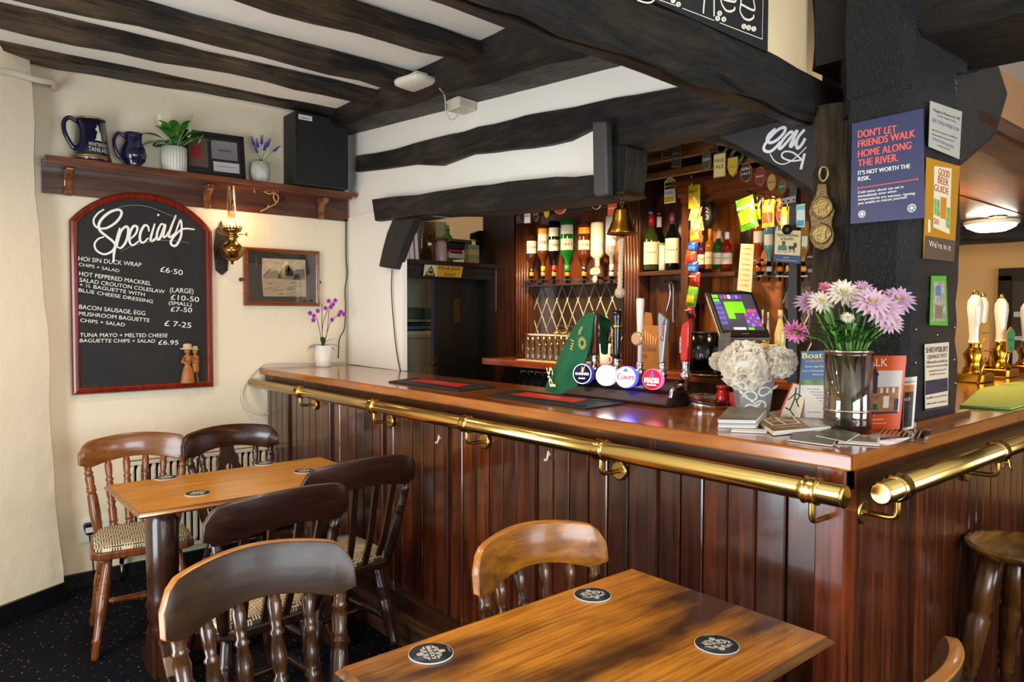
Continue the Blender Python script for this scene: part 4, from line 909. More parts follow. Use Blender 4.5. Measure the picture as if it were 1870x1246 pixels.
# --- framed photograph
YP = 3.635; t = thing('framed_photograph', at(515, 560, Y=YP), 'framed sepia photograph of half-timbered houses beside water', 'picture')
a, b = at(445, 458, Y=YP), at(584, 558, Y=YP); x0, x1, z0, z1 = a.x, b.x, at(515, 559, Y=YP).z, at(515, 455, Y=YP).z
m = MB(); prof = [(0, .018), (0, -.004), (.006, -.012), (.014, -.010), (.02, -.004), (.026, -.002), (.028, .006)]; vs = []
for o_, y in prof: vs += [(x0+o_, YP+y, z0+o_), (x1-o_, YP+y, z0+o_), (x1-o_, YP+y, z1-o_), (x0+o_, YP+y, z1-o_)]
m.add(vs, [(i*4+k, i*4+(k+1) % 4, (i+1)*4+(k+1) % 4, (i+1)*4+k) for i in range(len(prof)-1) for k in range(4)]); mk('frame', m, wood('#5a260c', '#8e4a1c', 'X', .25, .1, 0, coat=.4), t)
mk('mount', MB().box((x0+.02, YP+.005, z0+.02), (x1-.02, YP+.02, z1-.02)), plain('#2d241b', .6), t)
ph = lambda px, py: at(380+px/3.368, 330+py/3.368, Y=YP+.003)
def q2(m, pts, mi): vs = [ph(x, y) for x, y in pts]; m.add(vs, [tuple(range(len(vs)))], mi)
m = MB(); q2(m, [(312, 476), (598, 488), (604, 714), (318, 712)], 0); mk('photo_print', m, plain('#c8b190', .6, var=.15, bscale=25), t)
YPo = .0005; m = MB(); ph = lambda px, py: at(380+px/3.368, 330+py/3.368, Y=YP+.002)
q2(m, [(318, 608), (602, 612), (604, 714), (318, 712)], 1)
for i in range(40):
    x = random.uniform(335, 590); y = random.uniform(622, 708); l = random.uniform(8, 40); q2(m, [(x, y), (x+l, y+1), (x+l, y+3), (x, y+2)], 2 if i % 2 else 0)
ph = lambda px, py: at(380+px/3.368, 330+py/3.368, Y=YP+.001)
q2(m, [(312, 476), (332, 476), (330, 600), (340, 712), (318, 712)], 3)
q2(m, [(440, 606), (442, 560), (458, 545), (478, 520), (500, 520), (530, 560), (545, 545), (592, 545), (598, 612)], 4); q2(m, [(335, 604), (372, 560), (430, 552), (440, 606)], 5)
q2(m, [(465, 560), (492, 525), (522, 562), (522, 590), (465, 588)], 0)
ph = lambda px, py: at(380+px/3.368, 330+py/3.368, Y=YP)
for x0_, y0_, x1_, y1_ in [(465, 560, 522, 563), (478, 565, 481, 588), (492, 562, 495, 588), (506, 562, 509, 588), (465, 585, 522, 588)]: q2(m, [(x0_, y0_), (x1_, y0_), (x1_, y1_), (x0_, y1_)], 3)
q2(m, [(465, 562), (492, 524), (495, 526), (468, 565)], 3); q2(m, [(492, 524), (522, 562), (518, 564), (490, 527)], 3); q2(m, [(336, 588), (384, 540), (387, 543), (340, 592)], 3)
q2(m, [(430, 600), (432, 575), (442, 570), (450, 600)], 3); q2(m, [(525, 612), (530, 575), (560, 575), (565, 612)], 3)
mk('photo_detail', m, [plain('#c8b190', .6), plain('#b39b7a', .6), plain('#6a573f', .6), plain('#2b2119', .6), plain('#7a664c', .6), plain('#8f7b5e', .6)], t)
mk('pane', MB().add([(x0+.026, YP-.001, z0+.026), (x1-.026, YP-.001, z0+.026), (x1-.026, YP-.001, z1-.026), (x0+.026, YP-.001, z1-.026)], [(0, 1, 2, 3)]), glass('#ffffff', .97), t)
for s, x in ((-1, x0-.012), (1, x1+.01)): mk('fixing', MB().lathe([(.012, 0), (.012, .004)], 12, 0, frame((x, 3.658, (z0+z1)/2-.02), (1, 0, 0), (0, 0, 1))), BRASSD, t)
# --- orchid on the counter
c = at(590, 662, Z=HC); c = V((.47, 3.50, HC)); c.x = at(590, 650, Y=3.50).x; hp = at(590, 631, Y=3.5).z-HC; rp = 17*mpp(c)
t = thing('orchid', c, 'small purple orchid in a white pot on the far end of the bar', 'plant')
mk('pot', MB().lathe([(rp*.72, 0), (rp*.78, .01), (rp, hp), (rp*.9, hp), (rp*.88, hp*.9), (0, hp*.88)], 20, 0, Matrix.Translation(c)), plain('#e4dfd4', .3), t)
top = c+V((0, 0, hp))
for (dx, dy, dz, L_) in [(-1, -.2, .35, .12), (-.8, .1, .12, .10), (-.2, -.3, 1.1, .11), (.7, -.2, .9, .12), (1, 0, .3, .13), (.9, .2, .1, .09)]:
    m = MB(); leaf(m, top, V((dx, dy, dz)), L_, .017, .45); mk('leaf', m, GREEND, t)
ORC = plain('#a83fb0', .5, var=.3, bscale=60)
def blossom(px, py, Y=3.46):
    q = at(px, py, Y=Y); m = MB()
    for k in range(5):
        a = 2*PI*k/5+.3; leaf(m, q, V((math.cos(a), -.25, math.sin(a))), .018, .0085, .1, up=V((0, -1, 0)))
    m.ball(q+V((0, -.005, 0)), .005, 1, 6, 5); mk('blossom', m, [ORC, plain('#6a1a74', .5)], t)
for px, py in [(566, 572), (573, 577), (580, 568), (572, 585), (600, 550), (608, 556), (612, 549), (604, 561), (622, 570), (628, 574), (619, 575), (606, 584), (594, 563)]: blossom(px, py)
for pts in ([(588, 630), (583, 600), (578, 580)], [(588, 630), (590, 590), (603, 556)], [(590, 632), (598, 605), (606, 585), (622, 573)], [(589, 632), (588, 600), (588, 556)], [(592, 632), (598, 600), (601, 566)]):
    mk('stem', MB().tube(spline([at(x, y, Y=3.47) for x, y in pts], 5), .0022, 5), plain('#3a2a1e', .5), t)
# cables in the corner
CBL = plain('#d8d2c4', .5); CBB = plain('#1a1a1a', .5)
mk('cable_conduit', MB().box((.592, 3.632, HC), (.604, 3.655, 2.085)), plain('#b9b2a2', .4), label='pale cable conduit running down the corner by the orchid', cat='conduit')
mk('black_cable', MB().tube(spline([at(x, y, Y=3.625) for x, y in [(632, 400), (632, 470), (634, 500), (630, 530), (631, 560), (629, 600), (620, 620), (618, 655)]], 5), .0035, 6), CBB, label='thin black cable hanging beside the orchid', cat='cable')
mk('white_cable', MB().tube(spline([at(630, 662, Y=3.64), at(560, 663, Y=3.645), at(497, 664, Y=3.645), at(478, 668, Y=3.645), at(455, 690, Y=3.64), at(442, 715, Y=3.64), at(446, 740, Y=3.63), at(470, 757, Y=3.62), at(503, 755, Y=3.64)], 6), .005, 8), CBL, label='white cable looping round the end of the bar', cat='cable')
mk('hatch_cable', MB().tube(spline([at(x, y, X=.55) for x, y in [(716, 492), (715, 530), (718, 580), (724, 640), (731, 678)]], 5), .0035, 6), CBB, label='thin black cable down the hatch pier to the counter', cat='cable')
# socket, plug, radiator, pipe
t = thing('wall_socket', at(175, 980, Y=3.655), 'white double wall socket beside the brown chair', 'socket')
a, b = at(147, 950, Y=3.655), at(200, 983, Y=3.655); mk('faceplate', MB().box((a.x, 3.648, b.z), (b.x, 3.659, a.z)), WHITE, t, bevel=.003)
for px in (176, 183): q = at(px, 954, Y=3.647); mk('switch', MB().box((q.x-.008, 3.643, q.z-.016), (q.x+.008, 3.649, q.z+.008)), plain('#f2efe6', .3), t)
q = at(163, 967, Y=3.63); t = thing('plug', q, 'black plug with trailing flex in the double socket', 'plug')
mk('plug_body', MB().prism([(-.028, .02), (-.02, .034), (.02, .034), (.028, .02), (.016, -.028), (-.016, -.028)], 0, .035, 0, frame(q+V((0, .018, 0)), (1, 0, 0), (0, 0, 1))), BLACK, t, bevel=.004)
m = MB(); m.add([q+V((x*.02, -.0178, z*.014)) for x, z in ((-1, -1), (1, -1), (1, 1), (-1, 1))], [(0, 1, 2, 3)]); mk('plug_label', m, PAPER, t)
mk('flex', MB().tube(spline([q-V((0, 0, .028)), at(166, 1000, Y=3.63), at(170, 1030, Y=3.63), at(171, 1048, Y=3.635)], 5), .004, 6), BLACK, t)
rx0, rx1, rz0, rz1 = -.76, .045, .13, .655
t = thing('radiator', ((rx0+rx1)/2, 3.6, rz0), 'cream ribbed panel radiator behind the far table', 'radiator')
RADM = plain('#ddd3bb', .4); m = MB(); n = 22; vs = []
for i in range(n*4+1):
    x = rx0+(rx1-rx0)*i/(n*4); f = [0, 0, 1, 1][i % 4]; y = 3.585-.014*f
    e = 1 if 0 < i < n*4 else 0
    vs += [(x, 3.585, rz0+.02), (x, 3.585-.014*f*e, rz0+.05), (x, 3.585-.014*f*e, rz1-.05), (x, 3.585, rz1-.02)]
m.add(vs, [(i*4+k, i*4+4+k, i*4+5+k, i*4+1+k) for i in range(n*4) for k in range(3)]); mk('front_panel', m, RADM, t)
mk('body', MB().box((rx0, 3.585, rz0), (rx1, 3.61, rz1)).box((rx0, 3.57, rz1-.02), (rx1, 3.64, rz1)), RADM, t)
mk('valve', MB().lathe([(.012, 0), (.012, .03), (.02, .035), (.02, .06), (.01, .07)], 12, 0, Matrix.Translation((rx0-.03, 3.6, .1))).tube([(rx0-.03, 3.6, .12), (rx0+.02, 3.6, .15)], .01).tube([(rx0-.03, 3.6, 0), (rx0-.03, 3.6, .1)], .008), STEEL, t)
mk('bracket', MB().box((rx0+.2, 3.61, rz0+.05), (rx0+.24, 3.655, rz1-.05)).box((rx1-.24, 3.61, rz0+.05), (rx1-.2, 3.655, rz1-.05)), RADM, t)
mk('wall_pipe', MB().tube(spline([at(-20, 128, Y=3.30), at(20, 132, Y=3.36), at(70, 146, Y=3.44), at(95, 150, Y=3.50), at(100, 156, Y=3.58), at(100, 162, Y=3.66)], 5), .016, 10), plain('#e2dac8', .6), label='white painted pipe bending round the top of the left wall', cat='pipe')
# --- ceiling: wireless box, junction box
q = at(765, 152, Z=2.655); t = thing('wireless_router', q, 'white rounded wireless router fixed under the joists', 'router')
T = Matrix.Translation(q) @ Matrix.Rotation(.2, 4, 'Z'); m = MB(); vs = []
for s, z in ((.2, -.022), (.75, -.02), (.97, -.012), (1, .0), (.97, .010), (.7, .02)):
    for k in range(28):
        a = 2*PI*k/28; ca, sa = math.cos(a), math.sin(a); r_ = .108*s/(abs(ca)**4+abs(sa)**4)**.25; vs.append((r_*ca, r_*sa, z))
m.add(vs, [(i*28+k, i*28+(k+1) % 28, (i+1)*28+(k+1) % 28, (i+1)*28+k) for i in range(5) for k in range(28)]+[tuple(range(28))[::-1], tuple(140+k for k in range(28))], 0, T, True); mk('housing', m, plain('#e4dccd', .35), t)
m = MB(); pts = [T @ V((.035*math.cos(a*PI/12), .035*math.sin(a*PI/12), -.0222)) for a in range(25)]; m.ribbon(pts, .002, (0, 0, 1)); mk('logo_ring', m, plain('#bdb5a8', .5), t)
mk('mounting', MB().box((q.x-.04, q.y-.04, q.z+.02), (q.x+.04, q.y+.04, 2.70)), WHITE, t)
j = at(833, 190, X=.52); t = thing('junction_box', j, 'small white junction box on the bearer beam', 'junction box')
mk('box_body', MB().box((.50, j.y-.055, j.z-.03), (.61, j.y+.055, j.z+.03)), plain('#cfc6b4', .45), t, bevel=.006)
mk('box_lid', MB().box((.495, j.y-.058, j.z+.012), (.612, j.y+.058, j.z+.018)), plain('#d8cfbe', .45), t)
mk('router_wire', MB().tube(spline([at(803, 162, X=.40), at(812, 175, X=.45), at(815, 205, X=.48), at(824, 219, X=.5), at(834, 212, X=.5), at(837, 200, X=.5)], 5), .0035, 6), plain('#c9c2b4', .5), label='thin white wire looping from the router to the junction box', cat='wire')

# ================================================================== things on the counter
def quad_mb(pts, d=(0, 0, .006), mi=0):
    m = MB(); slab(m, pts, d, mi); return m
def barmat(label, oc, ic, tx):
    P = pxpoly(oc, Z=HC); c = sum(P, V((0, 0, 0)))/4; t = thing('bar_mat', c, label, 'bar mat', 'rubber bar runners')
    mk('rubber', quad_mb(P, (0, 0, .007)), plain('#121215', .55, bump=.8, bscale=300), t, bevel=.002)
    e = P[1]-P[0]; m = MB(); n = 26
    for i in range(n):
        for (a0, a1) in ((.02, .16), (.84, .98)):
            q0 = P[0].lerp(P[3], a0+(a1-a0)*(i % 13+.5)/13); q1 = P[1].lerp(P[2], a0+(a1-a0)*(i % 13+.5)/13)
            if i < 13: m.tube([q0.lerp(q1, .05)+V((0, 0, .008)), q0.lerp(q1, .95)+V((0, 0, .008))], .0022, 5)
    mk('ribbing', m, plain('#1a1a1e', .5), t)
    Q = [p+V((0, 0, .0078)) for p in pxpoly(ic, Z=HC)]; m = MB(); m.add(Q, [(0, 1, 2, 3)]); mk('print', m, plain('#c9241a', .4), t)
    m = MB(); x = (Q[1]-Q[0]); mid = (Q[0]+Q[1]+Q[2]+Q[3])/4; dv = (Q[1]-Q[0]).normalized(); up = V((0, 0, 1)).cross(dv)
    addtext(m, tx, mid-dv*.06-up*.012, mid+dv*.06-up*.012, .022, up, .0008, 0, .2); mk('lettering', m, plain('#f0e6da', .5), t)
barmat('black rubber bar mat with a red panel nearer to the orchid', [(709, 699), (838, 716), (906, 709), (756, 692)], [(745, 698), (835, 710), (862, 705), (785, 694.5)], '~~~~')
barmat('black rubber bar mat with a red panel beside the green towel', [(888, 724), (1069, 749), (1143, 739), (940, 715)], [(930, 724), (1046, 739), (1082, 732), (972, 719)], '~~~~')
# --- beer font: bar, taps, badges
XT = .44; yt0, yt1 = at(1050, 700, X=XT).y, at(1242, 712, X=XT).y; zt_ = at(1240, 712, X=XT).z
t = thing('beer_font', (XT, (yt0+yt1)/2, HC), 'chrome beer font bar with five tap handles and round lit badges', 'beer tap')
DKM = plain('#3a2a28', .3, .6)
mk('font_bar', MB().tube([(XT, yt0, zt_), (XT, yt1, zt_)], .036, 20), plain('#4a3c38', .22, .8), t)
mk('font_base', MB().prism([(XT-.075, 0), (XT-.085, .012), (XT-.06, .045), (XT+.05, .045), (XT+.06, 0)], 0, abs(yt0-yt1), 0, frame((0, yt0, HC), (1, 0, 0), (0, 0, 1))), plain('#2a1a1c', .35), t, bevel=.003)
mk('font_cap', MB().turned((XT, yt1, zt_), (XT, yt1-.006, zt_), [(0, .037), (.5, .038), (1, .033)], 20), plain('#3a2c28', .25, .7), t)
def tap(px, py0, py1, kind):
    y = at(px, 690, X=XT).y; z0 = zt_+.03; m = MB(); T = Matrix.Translation((XT, y, 0))
    zb = at(px, py0, X=XT).z; ztop = at(px, py1, X=XT).z
    b = mk('tap_body', MB().lathe([(.014, zt_), (.014, z0+.01), (.02, z0+.015), (.02, z0+.03), (.012, z0+.035), (.013, zb-.01), (.016, zb)], 14, 0, T), CHROME, t)
    if kind == 'wood': mk('handle', MB().lathe([(.012, zb), (.017, zb+.01), (.016, ztop-.05), (.02, ztop-.02), (.016, ztop), (0, ztop+.004)], 12, 0, T), wood('#2a120a', '#5a2a16', 'Z', .3, .1, 0), b)
    if kind == 'black':
        mk('handle', MB().lathe([(.011, zb), (.013, zb+.02), (.017, ztop-.06), (.016, ztop-.05), (.02, ztop-.03), (.02, ztop-.004), (0, ztop)], 14, 0, T), BLACKG, b)
        mk('gold_collar', MB().lathe([(.0185, zb+(ztop-zb)*.62), (.0195, zb+(ztop-zb)*.66), (.0185, zb+(ztop-zb)*.70)], 14, 0, T), BRASS2, b)
        m = MB(); p = V((XT-.0165, y, zb+.02)); addtext(m, 'GUINNESS', p+V((0, .004, 0)), p+V((0, .004, (ztop-zb)*.5)), .009, V((0, 1, 0)), .002); mk('lettering', m, plain('#c9b27a', .4), b)
    if kind == 'white':
        mk('handle', MB().lathe([(.008, zb), (.008, zb+(ztop-zb)*.42), (.011, zb+(ztop-zb)*.45), (.016, ztop-.01), (.014, ztop), (0, ztop)], 12, 0, T), plain('#d8cdbb', .35), b)
        zc = at(1165, 619, X=XT-.02).z; m = MB(); m.turned((XT-.012, y, zc), (XT-.026, y, zc), [(0, .026), (.6, .026), (.7, .022), (1, .020)], 20); mk('disc', m, plain('#c8a27a', .3, .5), b)
    if kind == 'silver':
        zz0, zz1 = zb, ztop; pts = [(-.009, zz0), (.009, zz0), (.026, zz1-.03), (-.012, zz1), (-.016, zz1-.02)]
        mk('handle', MB().prism(pts, 0, .018, 0, frame((XT+.009, y, 0), (0, -1, 0), (0, 0, 1))), plain('#a9abb0', .25, .7), b, bevel=.004)
        m = MB(); p = V((XT-.0105, y, 0)); addtext(m, 'Coors', p+V((0, -.012, zz0+(zz1-zz0)*.42)), p+V((0, -.016, zz0+(zz1-zz0)*.78)), .014, V((0, 1, 0)), .0005, 0, .15, .0004); mk('lettering', m, RED, b)
        m = MB(); m.add([V((XT-.011, y-.006, zz1-.05)), V((XT-.011, y-.022, zz1-.046)), V((XT-.011, y-.016, zz1-.022))], [(0, 1, 2)]); mk('peak_mark', m, plain('#1a5a9a', .4), b)
    if kind == 'red':
        mk('handle', MB().prism([(-.016, zb), (.014, zb), (.017, ztop-.03), (.017, ztop), (-.010, ztop-.015), (-.017, ztop-.05)], 0, .026, 0, frame((XT+.013, y, 0), (0, -1, 0), (0, 0, 1))), plain('#b80f14', .22, coat=.5), b, bevel=.006)
        m = MB(); p = V((XT-.0145, y+.009, 0)); addtext(m, 'MADRI EXCEPCIONAL', p+V((0, 0, zb+.03)), p+V((0, 0, ztop-.06)), .008, V((0, 1, 0)), .0008); mk('lettering', m, plain('#e8d8d0', .4), b)
    return y
tap(1085, 648, 568, 'wood'); tap(1126, 655, 566, 'black'); tap(1168, 662, 545, 'white'); tap(1209, 662, 570, 'silver'); tap(1252, 660, 584, 'red')
# right hand tap spout
y = at(1252, 700, X=XT).y
mk('spout', MB().tube(spline([(XT-.02, y, zt_+.02), (XT-.07, y, zt_+.01), (XT-.085, y, zt_-.02), (XT-.085, y, HC+.04)], 5), .008, 8), CHROME, t)
def badge(px, py, rpx, rim, face, draw, emit):
    X = .355; c = at(px, py, X=X); r_ = rpx*mpp(c)*1.12; n = (CAM-c); n.z = 0; n = (n.normalized()*.55+V((-1, 0, .12))*.6).normalized()
    T = frame(c, n.cross(V((0, 0, 1)))*-1, None, n)
    b = mk('badge', MB().lathe([(r_*.9, -.03), (r_, -.024), (r_, .0), (r_*.97, .004)], 28, 0, T), rim, t)
    mk('badge_stem', MB().tube([c-n*.028, V((XT-.03, c.y+.01, zt_))], .009, 8), CHROME, b)
    mk('badge_face', MB().lathe([(r_*.94, .0045), (0.0001, .0046)], 28, 0, T), face, b)
    m = MB(); draw(m, T, r_); 
    if m.v: mk('badge_print', m, [plain('#f4f2ee', .4, emit=emit), plain('#b3121c', .4, emit=.5), plain('#1a3fae', .4, emit=.6), plain('#c8a668', .4)], b)
def tx(m, T, s, x0, x1, y, h, mi, sh=0, bold=0): U3 = T.to_3x3(); addtext(m, s, T @ V((x0, y, .006)), T @ V((x1, y, .006)), h, U3 @ V((0, 1, 0)), .0003, mi, sh, bold)
def ring(m, T, r_, w, mi): m.ribbon([T @ V((r_*math.cos(a*PI/18), r_*math.sin(a*PI/18), .0055)) for a in range(37)], w, T.to_3x3() @ V((0, 0, 1)), mi)
def dg(m, T, r):
    ring(m, T, r*.92, .0025, 0); tx(m, T, 'GUINNESS', -r*.7, r*.7, -r*.1, r*.22, 0); tx(m, T, 'DRAUGHT', -r*.35, r*.35, -r*.5, r*.14, 0)
    m.add([T @ V(p) for p in [(-.1*r, .15*r, .006), (.12*r, .15*r, .006), (.3*r, .85*r, .006), (.05*r, .55*r, .006), (-.05*r, .8*r, .006)]], [(0, 1, 2, 3, 4)], 3)
def dc(m, T, r): tx(m, T, 'Coors', -r*.82, r*.82, -r*.22, r*.55, 1, .15, .0012); m.add([T @ V(p) for p in [(-.3*r, .5*r, .006), (.3*r, .5*r, .006), (0, .85*r, .006)]], [(0, 1, 2)], 2)
def dm(m, T, r): tx(m, T, 'MADRI', -r*.7, r*.7, -r*.35, r*.5, 0, 0, .0008); tx(m, T, 'EXCEPCIONAL', -r*.5, r*.5, -r*.6, r*.13, 0); m.add([T @ V(p) for p in [(-.12*r, .25*r, .006), (.2*r, .25*r, .006), (.15*r, .75*r, .006), (0, .85*r, .006), (-.05*r, .6*r, .006)]], [(0, 1, 2, 3, 4)], 2)
badge(1064, 683, 17, plain('#3a3f9a', .3, emit=.6), plain('#12143a', .3, emit=.3), dg, 1.6)
badge(1106, 686, 17, plain('#d8d8e8', .3, emit=.8), plain('#ffffff', .3, emit=3.2), lambda m, T, r: None, 1)
badge(1143, 689, 18, plain('#3a3af0', .3, emit=3.5), plain('#cfdcff', .3, emit=1.6), dc, 2)
badge(1191, 693, 17, plain('#f0508a', .3, emit=1.6), plain('#c0222c', .3, emit=.9), dm, 2.2)
# --- green bar towel over the first handle
t = thing('green_towel', at(1030, 716, Z=HC), 'green bar towel with gold lettering hung over a tap handle', 'towel')
TOW = plain('#17633f', .95, bump=.7, bscale=350, var=.25)
yh = at(1085, 575, X=XT-.02).y
rows = [[(1068, 574, .43), (1076, 571, .415), (1086, 573, .42)], [(1052, 590, .42), (1066, 592, .40), (1083, 590, .41)], [(1036, 618, .41), (1054, 622, .385), (1080, 620, .405)], [(1020, 648, .40), (1042, 654, .375), (1073, 650, .40)], [(1008, 678, .385), (1030, 684, .365), (1064, 680, .395)], [(996, 702, .37), (1022, 708, .35), (1056, 704, .385)], [(994, 714, .365), (1020, 719, .345), (1053, 716, .38)]]
G = [[at(x, y, X=X) for x, y, X in r] for r in rows]
def sheet(G, th, wav=.006):
    m = MB(); nr, ncol = len(G), len(G[0]); U_ = [spline(r, 5) for r in G]; cols = list(zip(*U_)); cols = [spline(list(c), 4) for c in cols]
    nu, nv = len(cols)-1, len(cols[0])-1
    for s in (0, 1):
        m.grid(lambda u, v: cols[round(u*nu)][round(v*nv)]+V((s*th+wav*math.sin(u*9+v*2), 0, 0)), nu, nv)
    return m, cols
m, cols = sheet(G, .006); mk('cloth', m, TOW, t)
G2 = [[at(x, y, X=X) for x, y, X in r] for r in [[(1076, 571, .43), (1084, 570, .45), (1094, 574, .47)], [(1092, 580, .48), (1104, 584, .5), (1114, 588, .51)], [(1094, 610, .49), (1104, 614, .51), (1111, 612, .52)], [(1096, 644, .49), (1104, 648, .51), (1110, 645, .52)]]]
m, _ = sheet(G2, .005, .004); mk('cloth_back', m, TOW, t)
m = MB(); m2 = MB()
def tw(u, v): return cols[min(len(cols)-1, max(0, round(u*(len(cols)-1))))][min(len(cols[0])-1, max(0, round(v*(len(cols[0])-1))))]+V((-.007, 0, 0))
pts = [tw(.35, .95), tw(.2, .6)]
a, b = at(1013, 706, X=.275), at(1004, 668, X=.31)
addtext(m, "P'S", at(1016, 706, X=.338), at(1009, 672, X=.355), .034, (at(985, 690, X=.3)-at(1005, 690, X=.3)).normalized(), .004, 0, 0, .002)
for k in range(16):
    a = 2*PI*k/16; c = at(1063, 627, X=.376); m2.ribbon([c+V((0, .010*math.cos(a), .012*math.sin(a))), c+V((0, .024*math.cos(a+.2), .026*math.sin(a+.2)))], .003, (-1, 0, 0))
mk('tree_motif', m2, plain('#cdb55a', .8), t); m2 = MB(); addtext(m2, '~~', at(1046, 640, X=.37), at(1050, 622, X=.375), .022, V((0, 1, .2)).normalized(), .003); addtext(m2, '~~~', at(1060, 612, X=.38), at(1066, 598, X=.39), .016, V((0, 1, .2)).normalized(), .003)
mk('lettering', m, plain('#e0d6a8', .8), t); mk('lettering', m2, plain('#cdb55a', .8), t)
# --- round tin, red tub, clutter behind
c = at(1293, 745, Z=HC); t = thing('round_tin', c, 'shallow round chrome tin with a dark printed lid on the bar', 'tin')
r_ = 36*mpp(c); mk('base', MB().lathe([(r_, 0), (r_, .022), (r_*.97, .024)], 28, 0, Matrix.Translation(c)), CHROME, t)
T = frame(c+V((0, 0, .026)), (1, 0, .06), (0, 1, .16)); m = MB(); m.lathe([(r_*1.02, 0), (r_*1.02, .008), (r_*.9, .011), (0, .011)], 28, 0, T); mk('lid', m, plain('#3a1214', .25, coat=.4), t)
m = MB(); U3 = T.to_3x3(); dv = U3 @ V((.77, -.64, 0)); uv = U3 @ V((.64, .77, 0)); cc = T @ V((0, 0, .0115)); addtext(m, '~~~~', cc-dv*.03, cc+dv*.03, .012, uv, .0006, 0, .2); addtext(m, '~~~~', cc-dv*.02-uv*.018, cc+dv*.02-uv*.018, .007, uv, .0006, 0, .2); mk('lettering', m, plain('#b9a9a4', .4), t)
c = at(1320, 730, X=.52); c.z = HC; t = thing('red_tub', c, 'small red plastic tub behind the round tin', 'tub'); r_ = 13*mpp(c)
mk('body', MB().lathe([(r_*.9, 0), (r_, .05), (r_*.8, .055), (r_*.8, .07), (r_*.95, .072), (r_*.95, .08), (0, .08)], 16, 0, Matrix.Translation(c)), plain('#b3161a', .25, coat=.4), t)
mk('tag', MB().box((c.x-.004, c.y-.05, HC), (c.x+.004, c.y-.03, .06+HC)), plain('#b3161a', .3), t)
# --- vase of tissue flowers
c = at(1374, 757, Z=HC); t = thing('patterned_vase', c, 'tapered square grey vase with white scroll pattern', 'vase')
T = frame(c, V((.77, -.64, 0)), V((.64, .77, 0))); hv = at(1374, 680, X=c.x).z-HC; s0, s1 = 25*mpp(c), 37*mpp(c)
m = MB(); vs = [(-s0, -s0*.6, 0), (s0, -s0*.6, 0), (s0, s0*.6, 0), (-s0, s0*.6, 0), (-s1, -s1*.6, hv*1.35), (s1, -s1*.6, hv*1.35), (s1, s1*.6, hv*1.35), (-s1, s1*.6, hv*1.35)]
m.add(vs, [(3, 2, 1, 0), (0, 1, 5, 4), (1, 2, 6, 5), (2, 3, 7, 6), (3, 0, 4, 7)], 0, T); mk('body', m, plain('#8d8a84', .35), t)
m = MB(); rnd = random.Random(2)
def onv(x, z): u = z/(hv*1.35); return T @ V((x*(s0+(s1-s0)*u), -(s0+(s1-s0)*u)*.6-.0015, z))
for (x, z, R_, sgn) in [(-.45, .018, .5, 1), (.35, .03, .5, -1), (-.3, .06, .55, -1), (.45, .075, .5, 1), (-.5, .10, .45, 1), (.1, .105, .4, -1), (.55, .12, .4, -1), (-.2, .13, .4, 1)]:
    pts = [onv(x+sgn*R_*math.cos(a*.5)*(1-a/16), z+R_*s0*math.sin(a*.5)*(1-a/16)) for a in range(13)]; m.ribbon(pts, [.004+.003*math.sin(a/12*PI) for a in range(13)], T.to_3x3() @ V((0, -1, 0)))
    for k in range(2):
        p = onv(x+sgn*.3*(k+.5), z-.008+.018*k); q = onv(x+sgn*.3*(k+.5)+sgn*.35, z+.012+.014*k); m.ribbon([p, p.lerp(q, .5), q], [.001, .010, .001], T.to_3x3() @ V((0, -1, 0)))
mk('scroll_pattern', m, plain('#e2ded2', .4), t)
TIS = petal_mat('#f4eee2', .45)
def pom(px, py, rpx, label, X):
    c = at(px, py, X=X); r_ = rpx*mpp(c); o = thing('tissue_flower', c-V((0, 0, r_)), label, 'flower', 'white tissue flowers in the patterned vase'); m = MB(); rnd = random.Random(int(px))
    m.ball(c, r_*.72, 0, 14, 10)
    for i in range(150):
        z = rnd.uniform(-1, 1); a = rnd.uniform(0, 2*PI); s = math.sqrt(1-z*z); n = V((s*math.cos(a), s*math.sin(a), z)); tt = n.orthogonal().normalized(); tt.rotate(Quaternion(n, rnd.uniform(0, 6))); b = n.cross(tt); w_ = r_*rnd.uniform(.2, .38); h_ = r_*rnd.uniform(.25, .42)
        ph_ = rnd.uniform(0, 6)
        def fn(u, v): return c+n*(r_*.62+h_*v)+tt*(w_*(u-.5)*2*(.7+.5*v))+b*(w_*.5*math.sin(u*7+ph_)*v+w_*.3*v)
        m.grid(fn, 5, 2)
    mk('petals', m, TIS, o, kind='stuff')
    return o
pom(1361, 668, 45, 'big white tissue pompom flower in the middle of the patterned vase', .36); pom(1424, 661, 30, 'white tissue pompom flower leaning towards the chrysanthemums', .42); pom(1312, 660, 17, 'smallest white tissue pompom flower, on the till side', .36)
# --- chrysanthemums in a smoked glass vase
vc = at(1547, 785, Z=HC); vc.z = HC; rv_ = 41*mpp(vc); hv = at(1547, 641, X=vc.x).z-HC
t = thing('glass_vase', vc, 'smoked glass cylinder vase with silver bands holding chrysanthemums', 'vase'); T = Matrix.Translation(vc)
GLV = glass('#e6d8cc', .95)
mk('glass_body', MB().lathe([(.0, .004), (rv_*.96, .004), (rv_, .02), (rv_, hv), (rv_*.97, hv), (rv_*.97, .02)], 32, 0, T), GLV, t)
for z in (hv, hv*.26): mk('silver_band', MB().lathe([(rv_*1.0, z-.004), (rv_*1.03, z-.003), (rv_*1.03, z+.003), (rv_*.98, z+.004)], 32, 0, T), plain('#c9b9a4', .2, 1), t)
mk('water', MB().lathe([(0, .008), (rv_*.94, .008), (rv_*.94, hv*.25), (0, hv*.25)], 28, 0, T), glass('#dcb48c', .9), t)
